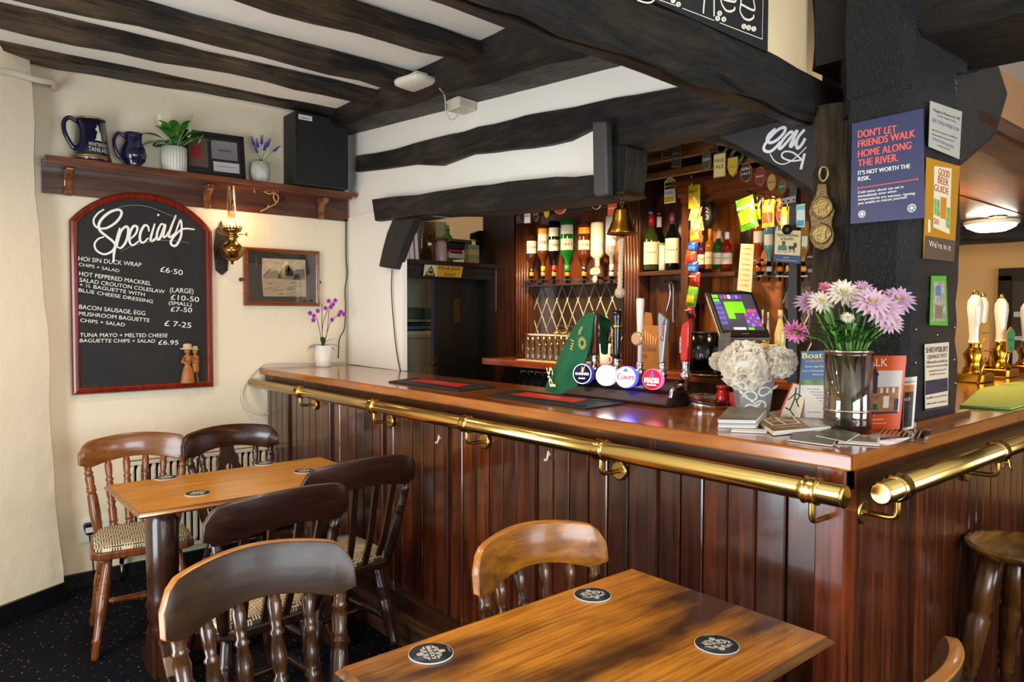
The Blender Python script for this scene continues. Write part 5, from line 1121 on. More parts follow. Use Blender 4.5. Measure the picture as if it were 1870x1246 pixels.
def chrys(px, py, X, rpx, col, label, tilt=(0, 0, 0), kind='daisy', col2=None):
    c = at(px, py, X=X); r_ = rpx*mpp(c); rnd = random.Random(int(px*3+py)); o = thing('chrysanthemum', V((vc.x, vc.y, HC+.01)), label, 'flower', 'cut flowers in the smoked glass vase')
    n = (V((-.6, -.45, .55))+V(tilt)).normalized(); tt = n.orthogonal().normalized(); b = n.cross(tt); m = MB()
    lay = 4 if kind == 'daisy' else 3
    for l in range(lay):
        N_ = [18, 15, 11, 7][l]; el = [.05, .35, .75, 1.15][l]; L_ = r_*[1, .85, .62, .4][l]
        for k in range(N_):
            a = 2*PI*k/N_+l*.3+rnd.uniform(-.1, .1); d = (tt*math.cos(a)+b*math.sin(a))*math.cos(el)+n*math.sin(el); leaf(m, c, d, L_*rnd.uniform(1.0, 1.18), r_*.15, .12, 0, up=n, fold=.4)
    mk('bloom', m, col, o)
    mk('flower_centre', MB().ball(c+n*r_*.08, r_*.2, 0, 8, 6), col2 or plain('#b9b24a', .6), o)
    base = V((vc.x+rnd.uniform(-.5, .5)*rv_, vc.y+rnd.uniform(-.5, .5)*rv_, HC+.02)); neck = V((vc.x+(c.x-vc.x)*.35, vc.y+(c.y-vc.y)*.35, HC+hv)); 
    if (neck-V((vc.x, vc.y, neck.z))).length > rv_*.8: neck = V((vc.x, vc.y, neck.z))+(neck-V((vc.x, vc.y, neck.z))).normalized()*rv_*.8
    pts = spline([base, neck, neck.lerp(c, .6)+V((0, 0, .01)), c-n*.004], 5); mk('stem', MB().tube(pts, .0026, 6), plain('#4f7a2e', .5), o)
    for k in range(3):
        q = pts[int(len(pts)*(.42+.14*k))]; m = MB(); a = rnd.uniform(0, 6); leaf(m, q, V((math.cos(a), math.sin(a), .5)), rnd.uniform(.05, .08), .014, .3); mk('leaf', m, GREEND if k else GREEN, o)
PINK = petal_mat('#e2c0cf', .35); LIL = petal_mat('#d6b0cc', .35); WHF = petal_mat('#efe6d6', .35); ROSE = plain('#e07a96', .5); HOT = plain('#cf6f9c', .5, var=.2, bscale=40)
vx = vc.x
for px, py, dX, r_, c_, lb in [(1478, 552, -.02, 25, LIL, 'lilac chrysanthemum at the left of the bouquet'), (1500, 551, -.05, 24, WHF, 'white chrysanthemum above the vase, left of the bouquet'), (1540, 535, -.03, 30, WHF, 'creamy white chrysanthemum at the top of the bouquet'), (1560, 545, .02, 24, WHF, 'white chrysanthemum behind the lilac blooms'),
                               (1592, 552, -.06, 33, PINK, 'large pale pink chrysanthemum right of centre'), (1612, 565, -.03, 36, PINK, 'largest pale pink chrysanthemum, low on the right'), (1640, 548, .02, 30, LIL, 'lilac chrysanthemum at the far right'), (1625, 590, 0, 24, PINK, 'pale pink chrysanthemum drooping on the right'), (1575, 530, .04, 22, LIL, 'small lilac chrysanthemum at the back'),
                               (1548, 580, -.08, 12, WHF, 'tiny white bloom among the green leaves')]:
    chrys(px, py, vx+dX, r_, c_, lb)
chrys(1508, 525, vx, 13, ROSE, 'single pink carnation rosebud at the top', kind='rose', col2=ROSE)
chrys(1453, 607, vx-.04, 24, HOT, 'bright pink flower hanging out on the left', tilt=(-.4, .3, -1.2))
t = thing('vase_foliage', V((vc.x, vc.y, HC+.02)), 'green stems and leaves filling the smoked glass vase', 'foliage'); rnd = random.Random(9)
for i in range(26):
    a = rnd.uniform(0, 2*PI); r1 = rv_*rnd.uniform(.2, .8); p = V((vc.x+r1*.6*math.cos(a+2), vc.y+r1*.6*math.sin(a+2), HC+.02)); q = V((vc.x+r1*math.cos(a), vc.y+r1*math.sin(a), HC+hv)); e = q+V((math.cos(a)*.05, math.sin(a)*.05, rnd.uniform(.05, .13)))
    mk('stem', MB().tube(spline([p, q, e], 4), .0025, 5), plain('#5a8a34', .5), t)
    m = MB(); leaf(m, q.lerp(e, .4), V((math.cos(a+1), math.sin(a+1), rnd.uniform(.2, 1.2))), rnd.uniform(.06, .10), .016, .35); mk('leaf', m, [GREEN, GREEND, GREEN2][i % 3], t)
# --- leaflets standing behind the vase
def card(name, px4, X, mat, label, cat='leaflet', th=.004, lean=.05):
    P = pxpoly(px4, X=X); zmin = min(p.z for p in P); c = sum(P, V((0, 0, 0)))/4
    P = [V((p.x+(p.z-zmin)*lean, p.y, p.z)) for p in P]
    o = thing(name, V((c.x, c.y, zmin)), label, cat); m = MB(); slab(m, P, (th, 0, 0)); mk('sheet', m, mat, o); return o, P
def ontocard(P, u, v, lift=.0006):
    """u to the right, v upwards on a card given as bottom-left, bottom-right, top-right, top-left"""
    return P[0].lerp(P[1], u).lerp(P[3].lerp(P[2], u), v)+V((-lift, 0, 0))
def cquad(m, P, u0, v0, u1, v1, mi, lift=.0006): m.add([ontocard(P, u0, v0, lift), ontocard(P, u1, v0, lift), ontocard(P, u1, v1, lift), ontocard(P, u0, v1, lift)], [(0, 1, 2, 3)], mi)
def ctext(m, P, s, u0, u1, v, h, mi=0, lift=.0012, **k):
    H_ = (P[3]-P[0]).length; addtext(m, s, ontocard(P, u0, v, lift), ontocard(P, u1, v, lift), h*H_, (P[3]-P[0]).normalized(), .0004, mi, **k)
XC = .43
o, P = card('boat_leaflet', [(1456, 770), (1530, 775), (1528, 640), (1460, 642)], XC, plain('#1f4a7a', .4), 'blue boat trips leaflet standing left of the glass vase')
m = MB(); cquad(m, P, 0, .36, 1, .60, 0); cquad(m, P, .04, .02, 1, .52, 1, .0009); cquad(m, P, 0, 0, 1, .06, 4, .001); mk('picture', m, [plain('#5f7a4a', .5, var=.4, bscale=40), plain('#d9d6d2', .5), plain('#bb3333', .5), WHITE, plain('#6f8fae', .5)], o)
m = MB(); ctext(m, P, 'Boat Trips', .05, 1.3, .90, .075, 0, bold=.0006); ctext(m, P, '~~~~~~~~~~', .15, .95, .85, .02, 0); ctext(m, P, 'Every day March - Oct', .15, .98, .77, .026, 1); ctext(m, P, '~~~~~~~~~~~~~', .06, .98, .71, .026, 1); ctext(m, P, '~~~~~~~~~~~~', .35, .98, .66, .024, 1); ctext(m, P, 'SHREWSBURY', .3, 1.0, .04, .03, 2)
for i in range(9): ctext(m, P, '~~~~~~~~~~~~', .22+.08*i % .6, .55+.08*i % .6, .46-.04*i, .016, 2)
mk('lettering', m, [plain('#e6d58a', .5), plain('#dfe6ee', .5), plain('#30364a', .5)], o)
o, P = card('walk_leaflet', [(1585, 788), (1642, 784), (1652, 650), (1585, 650)], XC+.02, plain('#d2521c', .4), 'orange walk leaflet with a brick building standing right of the vase')
m = MB(); cquad(m, P, -.1, .24, .95, .80, 0); cquad(m, P, .0, .22, .88, .58, 1, .0008); cquad(m, P, .10, .5, .26, .76, 2, .001)
for u in (.35, .52, .70): cquad(m, P, u, .5, u+.07, .57, 3, .001)
cquad(m, P, .45, .30, .62, .46, 3, .001); cquad(m, P, .14, .28, .28, .36, 4, .001); cquad(m, P, .78, .26, .9, .42, 2, .001); cquad(m, P, 0, .22, .9, .25, 2, .001)
m.add([ontocard(P, .06, .74, .001), ontocard(P, .30, .74, .001), ontocard(P, .18, .86, .001)], [(0, 1, 2)], 2)
mk('picture', m, [plain('#cfc3bd', .5), plain('#9a6a42', .6, var=.25, bscale=60), plain('#3a3040', .6), plain('#d9cfc2', .5), plain('#2e5a3a', .5)], o)
m = MB(); ctext(m, P, 'WALK', -.35, .52, .86, .10, 0); ctext(m, P, '~~~~~~~~', 0, .5, .14, .025, 0); ctext(m, P, '~~~~~~~~~~~~~~~~', 0, .6, .09, .02, 0); ctext(m, P, '~~', .0, .2, .19, .03, 0); mk('lettering', m, plain('#f2e6da', .5), o)
o, P = card('rail_leaflet', [(1648, 787), (1667, 783), (1672, 688), (1650, 690)], XC+.05, plain('#d8d2c6', .4), 'white and black railway leaflet against the pillar')
m = MB(); cquad(m, P, .05, .05, .85, .72, 0); cquad(m, P, .05, .72, .85, .85, 1); mk('picture', m, [plain('#3a3630', .5, var=.4, bscale=50), plain('#c87a2a', .5)], o)
m = MB(); ctext(m, P, '~~~~~~~~~~', .05, .9, .89, .045, 0); ctext(m, P, 'HOP', .1, .6, .55, .06, 1); mk('lettering', m, [BLACK, WHITE], o)
o, P = card('map_leaflet', [(1417, 768), (1455, 770), (1462, 706), (1436, 700)], XC-.02, plain('#c2451c', .4), 'tilted town map leaflet with black roads left of the boat leaflet', lean=.3)
m = MB(); cquad(m, P, .12, .1, 1.1, .98, 0); mk('picture', m, plain('#d9cdb4', .5), o)
m = MB()
for pts in ([(.2, .55), (.5, .75), (.9, .7)], [(.4, .9), (.55, .6), (.5, .3), (.8, .15)], [(.85, .85), (.7, .55), (.9, .4)], [(.2, .35), (.5, .3)], [(.55, .6), (.75, .58)]): m.ribbon([ontocard(P, u, v, .002) for u, v in pts], .004, (-1, 0, 0))
mk('road_lines', m, BLACK, o)
# acrylic tray edges
t = thing('leaflet_tray', at(1690, 795, Z=HC), 'clear acrylic leaflet tray lying right of the vase', 'tray')
P = pxpoly([(1590, 800), (1692, 812), (1702, 786), (1610, 782)], Z=HC); mk('tray_base', quad_mb(P, (0, 0, .004)), glass('#e8cfc0', .9), t)
m = MB(); slab(m, [P[0], P[1], P[1]+V((0, 0, .014)), P[0]+V((0, 0, .014))], (.003, .003, 0)); mk('tray_lip', m, glass('#f2e6dc', .92), t)
m = MB(); Q = [p+V((0, 0, .005)) for p in P]; n_ = 30
for i in range(9): a = Q[0].lerp(Q[1], .1+.09*i); b = Q[3].lerp(Q[2], .1+.09*i); m.ribbon([a.lerp(b, .2), a.lerp(b, .8)], .004, (0, 0, 1))
mk('tray_marks', m, plain('#b98a4a', .5), t)
# --- booklets and leaflets lying on the bar
def flat(name, pts, label, z, th, mats, cat='leaflet', bend=0):
    P = [p+V((0, 0, z)) for p in pxpoly(pts, Z=HC)]; c = sum(P, V((0, 0, 0)))/len(P); o = thing(name, V((c.x, c.y, HC+z)), label, cat, 'paper leaflets on the bar corner'); return o, P
o, P = flat('leaflet_stack', [(1311, 786), (1380, 787), (1400, 764), (1330, 762)], 'stack of small grey photo leaflets left of the brown booklet', 0, .03, None)
for k in range(7):
    m = MB(); j = V((random.uniform(-.004, .004), random.uniform(-.004, .004), .0045*k)); slab(m, [p+j for p in P], (0, 0, .0038)); mk('sheet', m, plain(['#b5b0a8', '#8a8580', '#d5d2cc'][k % 3], .45), o)
m = MB(); m.add([p+V((0, 0, .0335)) for p in P], [(0, 1, 2, 3)]); mk('cover_photo', m, plain('#6e6258', .4, var=.4, bscale=35), o)
o, P = flat('leaflet', [(1335, 790), (1400, 793), (1402, 788), (1340, 783)], 'white folded leaflet poking from under the stack', .001, .004, None); mk('sheet', quad_mb(P, (0, 0, .004)), PAPER, o)
o, P = flat('white_leaflet', [(1440, 806), (1520, 817), (1535, 796), (1450, 786)], 'white folded leaflet under the brown booklet at the counter edge', .0015, .003, None); mk('sheet', quad_mb(P, (0, 0, .003)), PAPER, o)
m = MB(); m.add([P[i].lerp(P[(i+1) % 4], .0)+V((0, 0, .0036)) for i in range(4)], [(0, 1, 2, 3)]); mk('cover_photo', m, plain('#6a6462', .5, var=.4, bscale=30), o)
o, P = flat('heritage_booklet', [(1412, 797), (1520, 787), (1476, 765), (1378, 773)], 'brown heritage trail booklet with a white timber-frame emblem', .008, .004, None)
for k in range(3): m = MB(); slab(m, [p+V((0, 0, -.006+.004*k)) for p in P], (0, 0, .003)); mk('page', m, PAPER, o)
m = MB(); m.add([p+V((0, 0, .0056)) for p in P], [(0, 1, 2, 3)]); mk('cover', m, plain('#7a5a2c', .45), o)
Pc = [p+V((0, 0, .0060)) for p in P]; bl = lambda u, v: Pc[0].lerp(Pc[1], u).lerp(Pc[3].lerp(Pc[2], u), v)
m = MB(); m.add([bl(u, v)+V((0, 0, .0002)) for u, v in [(.62, 0), (1, 0), (1, 1), (.72, 1)]], [(0, 1, 2, 3)]); mk('cover_photo', m, plain('#a9a7a5', .5, var=.4, bscale=45), o)
m = MB(); f = lambda u, v: bl(u, v)+V((0, 0, .0005))
for a, b in [((.12, .36), (.12, .9)), ((.12, .9), (.62, .9)), ((.12, .36), (.60, .36)), ((.12, .63), (.62, .63)), ((.34, .36), (.34, .9)), ((.34, .9), (.60, .36)), ((.12, .9), (.34, .63)), ((.58, .36), (.66, .9))]: m.ribbon([f(*a), f(*b)], .006, (0, 0, 1))
dv = (f(.6, .15)-f(.12, .15)); addtext(m, 'HERITAGE TRAIL', f(.16, .16), f(.72, .16), .012, V((0, 0, 1)).cross(dv.normalized()), .0004); mk('emblem', m, plain('#e6ded0', .5), o)
o, P = flat('dark_leaflet', [(1490, 800), (1545, 812), (1570, 797), (1520, 785)], 'dark green photo leaflet in front of the vase', .005, .003, None); mk('sheet', quad_mb(P, (0, 0, .002)), PAPER, o)
m = MB(); m.add([p+V((0, 0, .0025)) for p in P], [(0, 1, 2, 3)]); mk('cover_photo', m, plain('#55523a', .4, var=.6, bscale=22), o)
o, P = flat('picture_leaflet', [(1530, 811), (1606, 816), (1607, 798), (1545, 797)], 'brown and white photo leaflet at the counter corner', .0015, .003, None); mk('sheet', quad_mb(P, (0, 0, .002)), PAPER, o)
m = MB(); f2 = lambda u, v: P[0].lerp(P[1], u).lerp(P[3].lerp(P[2], u), v)+V((0, 0, .0025)); m.add([f2(.1, .3), f2(.93, .25), f2(.95, .9), f2(.1, .95)], [(0, 1, 2, 3)]); mk('cover_photo', m, plain('#5a4630', .4, var=.5, bscale=25), o)

# ================================================================== papers and brasses on the pillar
XPL = .538
def poster(name, px4, mat, label, cat, **pl):
    P = pxpoly(px4, **pl); c = sum(P, V((0, 0, 0)))/4; o = thing(name, V((c.x, c.y, min(p.z for p in P))), label, cat)
    off = (.0015, 0, 0) if 'X' in pl else (0, .0015, 0); m = MB(); slab(m, P, off); mk('sheet', m, mat, o); return o
o = poster('river_poster', [(1553, 409), (1689, 398), (1686, 198), (1556, 226)], plain('#2f3158', .45), 'navy poster with coral lettering about walking home along the river', 'poster', X=XPL)
m = MB(); XQ = XPL-.0002; CORAL, OFFW = 0, 1
for s, a, b, h in [("DON'T LET", (1567, 252), (1637, 242), 13), ('FRIENDS WALK', (1567, 270), (1671, 250), 13), ('HOME ALONG', (1567, 288), (1664, 272), 13), ('THE RIVER.', (1567, 305), (1640, 294), 13)]: pxtext(m, s, a, b, h, 0, X=XQ, bold=.0008)
for s, a, b, h in [("IT'S NOT WORTH THE", (1567, 320), (1662, 307), 7.5), ('RISK.', (1567, 331), (1590, 328), 7.5)]: pxtext(m, s, a, b, h, 1, X=XQ, bold=.0005)
for s, a, b in [('Cold water shock can set in', (1567, 354), (1650, 343)), ('immediately even when', (1567, 361), (1637, 351)), ('temperatures are warmer, leaving', (1567, 367), (1671, 355)), ('you unable to rescue yourself.', (1567, 374), (1657, 362))]: pxtext(m, s, a, b, 4.6, 1, X=XQ, bold=.0003)
m.ribbon(pxpoly([(1567, 344), (1676, 327)], X=XQ-.001), .0025, (-1, 0, 0), 0)
for (x, y) in ((1567, 344), (1676, 327)): m.ribbon(pxpoly([(x, y-3), (x, y+3)], X=XQ-.001), .0018, (-1, 0, 0), 0)
for (x, y, r_) in ((1574, 391, 6), (1665, 380, 7)):
    c = at(x, y, X=XQ-.001); r_ *= mpp(c); m.ribbon([c+V((0, r_*math.cos(a*PI/8), r_*math.sin(a*PI/8))) for a in range(17)], .002, (-1, 0, 0), 1)
    for a in range(8): m.ribbon([c, c+V((0, r_*math.cos(a*PI/4), r_*math.sin(a*PI/4)))], .002, (-1, 0, 0), 1)
mk('lettering', m, [plain('#e8604e', .5), plain('#e9e4de', .5)], o)
YPL = .088
def prow(m, rows, mi, **pl):
    for s, a, b, h in rows: pxtext(m, s, a, b, h, mi, **pl)
o = poster('weights_notice', [(1696, 268), (1752, 291), (1757, 204), (1699, 184)], plain('#a9a294', .5), 'grey spirit measures notice at the top of the pillar', 'notice', Y=YPL)
m = MB(); prow(m, [('Weights & Measures Act 1985', (1704, 203), (1753, 220), 5), ('(order applied here)', (1712, 212), (1745, 224), 3), ('Any other measure is available on', (1702, 238), (1748, 254), 3.4), ('these premises in quantities of', (1702, 246), (1742, 260), 3.4), ('a multiple thereof', (1711, 266), (1735, 275), 3)], 0, Y=YPL-.0002)
prow(m, [('GIN VODKA WHISKY RUM', (1702, 222), (1751, 241), 7), ('TWENTY FIVE MILLILITRES', (1702, 255), (1742, 272), 5)], 1, Y=YPL-.0002); mk('lettering', m, [plain('#2e2a28', .5), plain('#5a6a94', .5)], o)
o = poster('beer_guide_poster', [(1686, 472), (1742, 478), (1753, 304), (1692, 287)], plain('#b57a16', .3), 'mustard poster of the good beer guide', 'poster', Y=YPL)
m = MB(); Q = lambda *p: m.add(pxpoly(p, Y=YPL-.0004), [tuple(range(len(p)))], 0)
Q((1704, 415), (1734, 428), (1738, 308), (1706, 303)); mk('book_cover', m, plain('#d8c9a4', .5), o)
m = MB(); m.add(pxpoly([(1717, 398), (1727, 401), (1729, 362), (1718, 359)], Y=YPL-.0007), [(0, 1, 2, 3)], 1); m.add(pxpoly([(1706, 392), (1716, 396), (1716, 366), (1706, 362)], Y=YPL-.0006), [(0, 1, 2, 3)], 2); m.add(pxpoly([(1727, 415), (1734, 418), (1735, 380), (1729, 378)], Y=YPL-.0006), [(0, 1, 2, 3)], 2)
m.add(pxpoly([(1686, 472), (1742, 478), (1745, 440), (1690, 430)], Y=YPL-.0004), [(0, 1, 2, 3)], 3); m.add(pxpoly([(1695, 424), (1699, 425), (1699, 402), (1695, 401)], Y=YPL-.0004), [(0, 1, 2, 3)], 4); mk('picture', m, [WHITE, plain('#c87a1a', .4), plain('#7a9a5a', .5, var=.4, bscale=60), plain('#5a4436', .35), plain('#e0d4bc', .5)], o)
m = MB(); prow(m, [('GOOD', (1714, 320), (1734, 326), 13), ('BEER', (1713, 334), (1732, 341), 13), ('GUIDE', (1706, 348), (1732, 356), 12), ('50', (1705, 408), (1714, 411), 10)], 0, Y=YPL-.0009); prow(m, [("We're in it", (1696, 450), (1736, 458), 11)], 1, Y=YPL-.0009); mk('lettering', m, [plain('#b8391c', .5), plain('#d9cdb8', .5)], o)
o = poster('nut_packet', [(1698, 594), (1731, 595), (1728, 504), (1701, 504)], plain('#4f9a2a', .3), 'green edged packet pinned to the pillar above the flyer', 'packet', Y=YPL)
m = MB(); m.add(pxpoly([(1702, 588), (1728, 586), (1725, 514), (1704, 514)], Y=YPL-.0004), [(0, 1, 2, 3)], 0); m.add(pxpoly([(1710, 540), (1718, 540), (1718, 522), (1710, 522)], Y=YPL-.0007), [(0, 1, 2, 3)], 1); m.add(pxpoly([(1708, 582), (1720, 582), (1722, 560), (1708, 556)], Y=YPL-.0007), [(0, 1, 2, 3)], 2); mk('picture', m, [plain('#a8a396', .25, .3, var=.4, bscale=50), plain('#4a6a9a', .4), plain('#7a6448', .4)], o)
o = poster('festival_flyer', [(1690, 752), (1731, 745), (1733, 625), (1689, 629)], plain('#cbb59a', .5), 'beige jazz festival flyer low on the pillar', 'flyer', Y=YPL)
m = MB(); m.add(pxpoly([(1690, 722), (1731, 714), (1731, 690), (1690, 696)], Y=YPL-.0004), [(0, 1, 2, 3)], 0); m.add(pxpoly([(1690, 752), (1731, 745), (1731, 740), (1690, 747)], Y=YPL-.0004), [(0, 1, 2, 3)], 0); mk('picture', m, plain('#2a2438', .5, var=.6, bscale=60), o)
m = MB(); prow(m, [('SHREWSBURY', (1691, 645), (1731, 642), 10), ('DJANGO FEST', (1694, 656), (1729, 652), 7), ('~~~~~~~~~~~', (1692, 665), (1731, 661), 5.5), ('~~~~~~~~~~~~', (1692, 672), (1731, 668), 4), ('~~~~~~~~~~', (1696, 680), (1728, 676), 3.5), ('~~~~~~~~~', (1698, 686), (1727, 683), 3.5)], 0, Y=YPL-.0007); mk('lettering', m, plain('#2a2224', .5), o)
m = MB(); prow(m, [('~~~~~~~~~', (1692, 730), (1730, 723), 4.5), ('~~~~~~~~~~~', (1692, 740), (1730, 734), 4)], 0, Y=YPL-.0007); mk('lettering', m, plain('#2a2224', .5), o)
for px, py, lb in [(1672, 602, 'brass drawing pin on the pillar under the packet'), (1742, 598, 'brass drawing pin at the pillar edge'), (1711, 612, 'brass drawing pin above the festival flyer'), (1671, 663, 'brass drawing pin beside the flyer top'), (1742, 657, 'brass drawing pin at the pillar edge below the others'), (1744, 700, 'lowest brass drawing pin near the pillar edge')]:
    q = at(px, py, Y=YPL+.004); m = MB(); m.turned(q, q+V((0, -.004, 0)), [(0, .0045), (.5, .006), (1, .001)], 8); mk('drawing_pin', m, BRASS2, label=lb, cat='pin', group='drawing pins in the pillar')
mk('pillar_foot_strip', MB().box((.545, .070, HC), (1.0, .094, HC+.018), bev=.004), wood('#3a1a0c', '#6e3a1a', 'X', .3, .1, 0), label='wooden strip along the foot of the pillar', cat='trim')
# horse brass strap on the old post
YB_ = .588; t = thing('horse_brass', at(1500, 455, X=YB_), 'cast brass harness strap with two horse brasses on the old post', 'horse brass')
f3 = lambda x, y, d=0: at(1450+x/4.152, 160+y/4.152, X=YB_-d)
ol = [(185, 730), (255, 730), (262, 810), (300, 880), (318, 940), (295, 1010), (295, 1050), (312, 1110), (305, 1170), (270, 1215), (215, 1235), (165, 1215), (130, 1160), (122, 1110), (135, 1050), (128, 1000), (118, 950), (135, 880), (172, 810)]
mk('strap', slab(MB(), [f3(x, y) for x, y in ol], (-.008, 0, 0)), plain('#6a5638', .4, .8, bump=.4, bscale=50), t, bevel=.003)
m = MB(); m.tube(spline([f3(x, y, .010) for x, y in [(205, 605), (245, 605), (258, 650), (240, 700), (210, 705), (192, 660), (205, 605)]], 5), .0045, 8); mk('buckle', m, plain('#9a8458', .35, .9), t)
for cx_, cy_, rr in ((215, 912, 82), (208, 1110, 78)):
    c = f3(cx_, cy_, .010); r_ = rr/4.152*mpp(c); m = MB(); T = FX(c)
    m.lathe([(r_, -.004), (r_, .002), (r_*.92, .005), (r_*.82, .005), (r_*.78, .001)], 28, 0, T)
    m.prism([(-.5*r_, -.5*r_), (-.35*r_, -.5*r_), (-.3*r_, -.1*r_), (.25*r_, -.1*r_), (.3*r_, -.5*r_), (.45*r_, -.5*r_), (.42*r_, .1*r_), (.6*r_, .45*r_), (.42*r_, .5*r_), (.25*r_, .22*r_), (-.45*r_, .2*r_), (-.55*r_, 0)], 0, .004, 0, T)
    mk('medallion', m, plain('#8a7448', .35, .9, bump=.2, bscale=80), t)
# --- coffee sign above the tie beam
YS_ = .410; t = thing('coffee_sign', at(1260, 60, Y=YS_), 'black coffee sign with white border hung on the tie beam', 'sign')
a = at(1402, 95, Y=YS_); zt_s = a.z; xs0 = at(1020, -20, Y=YS_).x
mk('board', MB().box((xs0, YS_, zt_s), (a.x, YS_+.012, CEIL-.01)), plain('#14110f', .6), t)
f4 = lambda x, y: at(1100+x/5.343, y/5.343, Y=YS_-.001)
m = MB()
m.ribbon([f4(1572, -200), f4(1560, 382)], .0022, (0, -1, 0)); m.ribbon([f4(1560, 382), f4(1145, 222)], .0022, (0, -1, 0)); m.ribbon([f4(1092, 200), f4(780, 80)], .0022, (0, -1, 0)); m.ribbon([f4(718, 55), f4(560, 0), f4(300, -95)], .0022, (0, -1, 0))
def cstroke(pts, w=.0062): m.ribbon(spline([f4(x, y) for x, y in pts], 6), w, (0, -1, 0))
cstroke([(985, 132), (990, 60), (1000, -60), (1010, -200)]); cstroke([(1090, 160), (1090, 60), (1090, -60), (1095, -200)])
cstroke([(1150, -110), (1160, 20), (1200, 95), (1245, 112), (1285, 95), (1292, 68)]); cstroke([(1150, -20), (1230, 8), (1300, 10), (1290, -80)])
cstroke([(1350, 40), (1478, 100), (1478, 20), (1455, -60)]); cstroke([(1350, 40), (1345, 110), (1380, 175), (1430, 195), (1470, 175), (1476, 145)]); cstroke([(1352, 40), (1358, -40), (1380, -110)])
cstroke([(340, 0), (420, 25), (480, 20), (510, -10)], .004)
def bean(x, y, r_):
    pts = [f4(x+r_*math.cos(a*PI/8), y+r_*1.1*math.sin(a*PI/8)) for a in range(16)]; m.add(pts, [tuple(range(16))])
for x, y in [(1145, 130), (1125, 180), (1185, 188), (1382, 258), (1428, 270), (1478, 282), (690, 5), (742, 42)]: bean(x, y, 24)
mk('lettering', m, plain('#ddd3bf', .7), t)
m = MB()
for x, y in [(1145, 130), (1125, 180), (1185, 188), (1382, 258), (1428, 270), (1478, 282), (742, 42)]: m.ribbon(spline([f4(x-10, y-16)+V((0, -.0006, 0)), f4(x+4, y-2)+V((0, -.0006, 0)), f4(x-4, y+4)+V((0, -.0006, 0)), f4(x+10, y+18)+V((0, -.0006, 0))], 4), .0012, (0, -1, 0))
mk('bean_crease', m, BLACK, t)
# --- cask chalk sign inside the hatch
XK = .72; t = thing('cask_sign', at(1400, 300, X=XK), 'chalkboard panel with white script under the tie beam beside the old post', 'sign')
mk('board', slab(MB(), pxpoly([(1293, 240), (1390, 212), (1500, 212), (1500, 375), (1478, 342), (1420, 305), (1340, 262)], X=XK), (.012, 0, 0)), plain('#2a2827', .7), t)
f5 = lambda x, y: at(1380+x/6.892, 215+y/6.892, X=XK-.001)
m = MB()
def kst(pts, w=.011): m.ribbon(spline([f5(x, y) for x, y in pts], 6), w, (-1, 0, 0))
kst([(250, 140), (170, 210), (142, 285), (190, 315), (270, 280), (350, 200), (375, 140), (340, 125), (260, 170), (160, 280), (105, 370), (125, 420), (190, 425), (260, 370), (320, 300)])
kst([(470, 185), (430, 185), (350, 270), (295, 370), (320, 385), (400, 300), (440, 250), (525, 165), (440, 340), (460, 355), (520, 270)]); kst([(615, 150), (540, 240), (512, 330), (530, 385), (580, 340), (625, 260)])
kst([(180, 455), (240, 545), (330, 585), (430, 555), (540, 470), (640, 370)], .004); kst([(580, 530), (460, 545), (350, 510), (330, 460), (380, 425), (470, 440), (550, 500), (600, 545)], .006); kst([(616, 450), (590, 560), (568, 650)], .010)
mk('lettering', m, plain('#dfe2e6', .8), t)

# ================================================================== back bar
XF, XP = 1.50, 1.72           # pilaster front, back panel
CZ = 1.165                    # back counter height
yL = at(936, 600, X=1.64).y; yR = .98
MH = wood('#24120a', '#5c3218', 'Z', .3, .1, .12); MO = wood('#7a3a10', '#bb6a1e', 'Z', .32, .12, .1); MHY = wood('#24120a', '#5c3218', 'Y', .3, .1, .12)
bb = thing('back_bar', (XP, 1.8, 0), 'mahogany back bar fitment with fluted pilasters and shelves', 'back bar')
mk('back_panel', MB().box((XP, yR-.3, 0), (XP+.03, yL+.1, 2.45)), MH, bb)
ctop = mk('counter_shelf', MB().box((1.40, yR-.3, CZ-.045), (XP, yL+.05, CZ)), wood('#6e2f0e', '#a8521a', 'Y', .25, .08, 0, coat=.5), bb, bevel=.006)
mk('lower_front', MB().box((1.48, yR-.3, 0), (1.50, at(1150, 680, X=1.48).y, CZ-.045)), MH, bb)
mk('glass_rack', MB().box((1.66, at(1150, 680, X=1.6).y, .6), (1.70, yL, CZ-.045)), plain('#120a08', .5), bb)
def pil(px0, px1, ytop, ybot, XF=XF, name='pilaster'):
    y0, y1 = at(px0, 500, X=XF).y, at(px1, 500, X=XF).y; z0, z1 = at((px0+px1)/2, ybot, X=XF).z, at((px0+px1)/2, ytop, X=XF).z
    p = mk(name, MB().box((XF, y1, z0), (XP, y0, z1)), MH, bb); n = 5; w_ = (y0-y1)
    for i in range(n):
        yc = y1+w_*(i+.5)/n; mk('flute', MB().tube([(XF, yc, z0+.03), (XF, yc, z1-.06)], w_/n*.36, 8), wood('#351a0e', '#6e3c20', 'Z', .3, .05, .1), p)
    return y0, y1
pil(942, 966, 392, 652, 1.655)
pil(1140, 1168, 352, 690)
mk('side_board', MB().box((1.65, yL, .0), (XP+.03, YD+.1, 2.45)), wood('#1c0c07', '#42200f', 'Z', .35, .1, 0), bb)
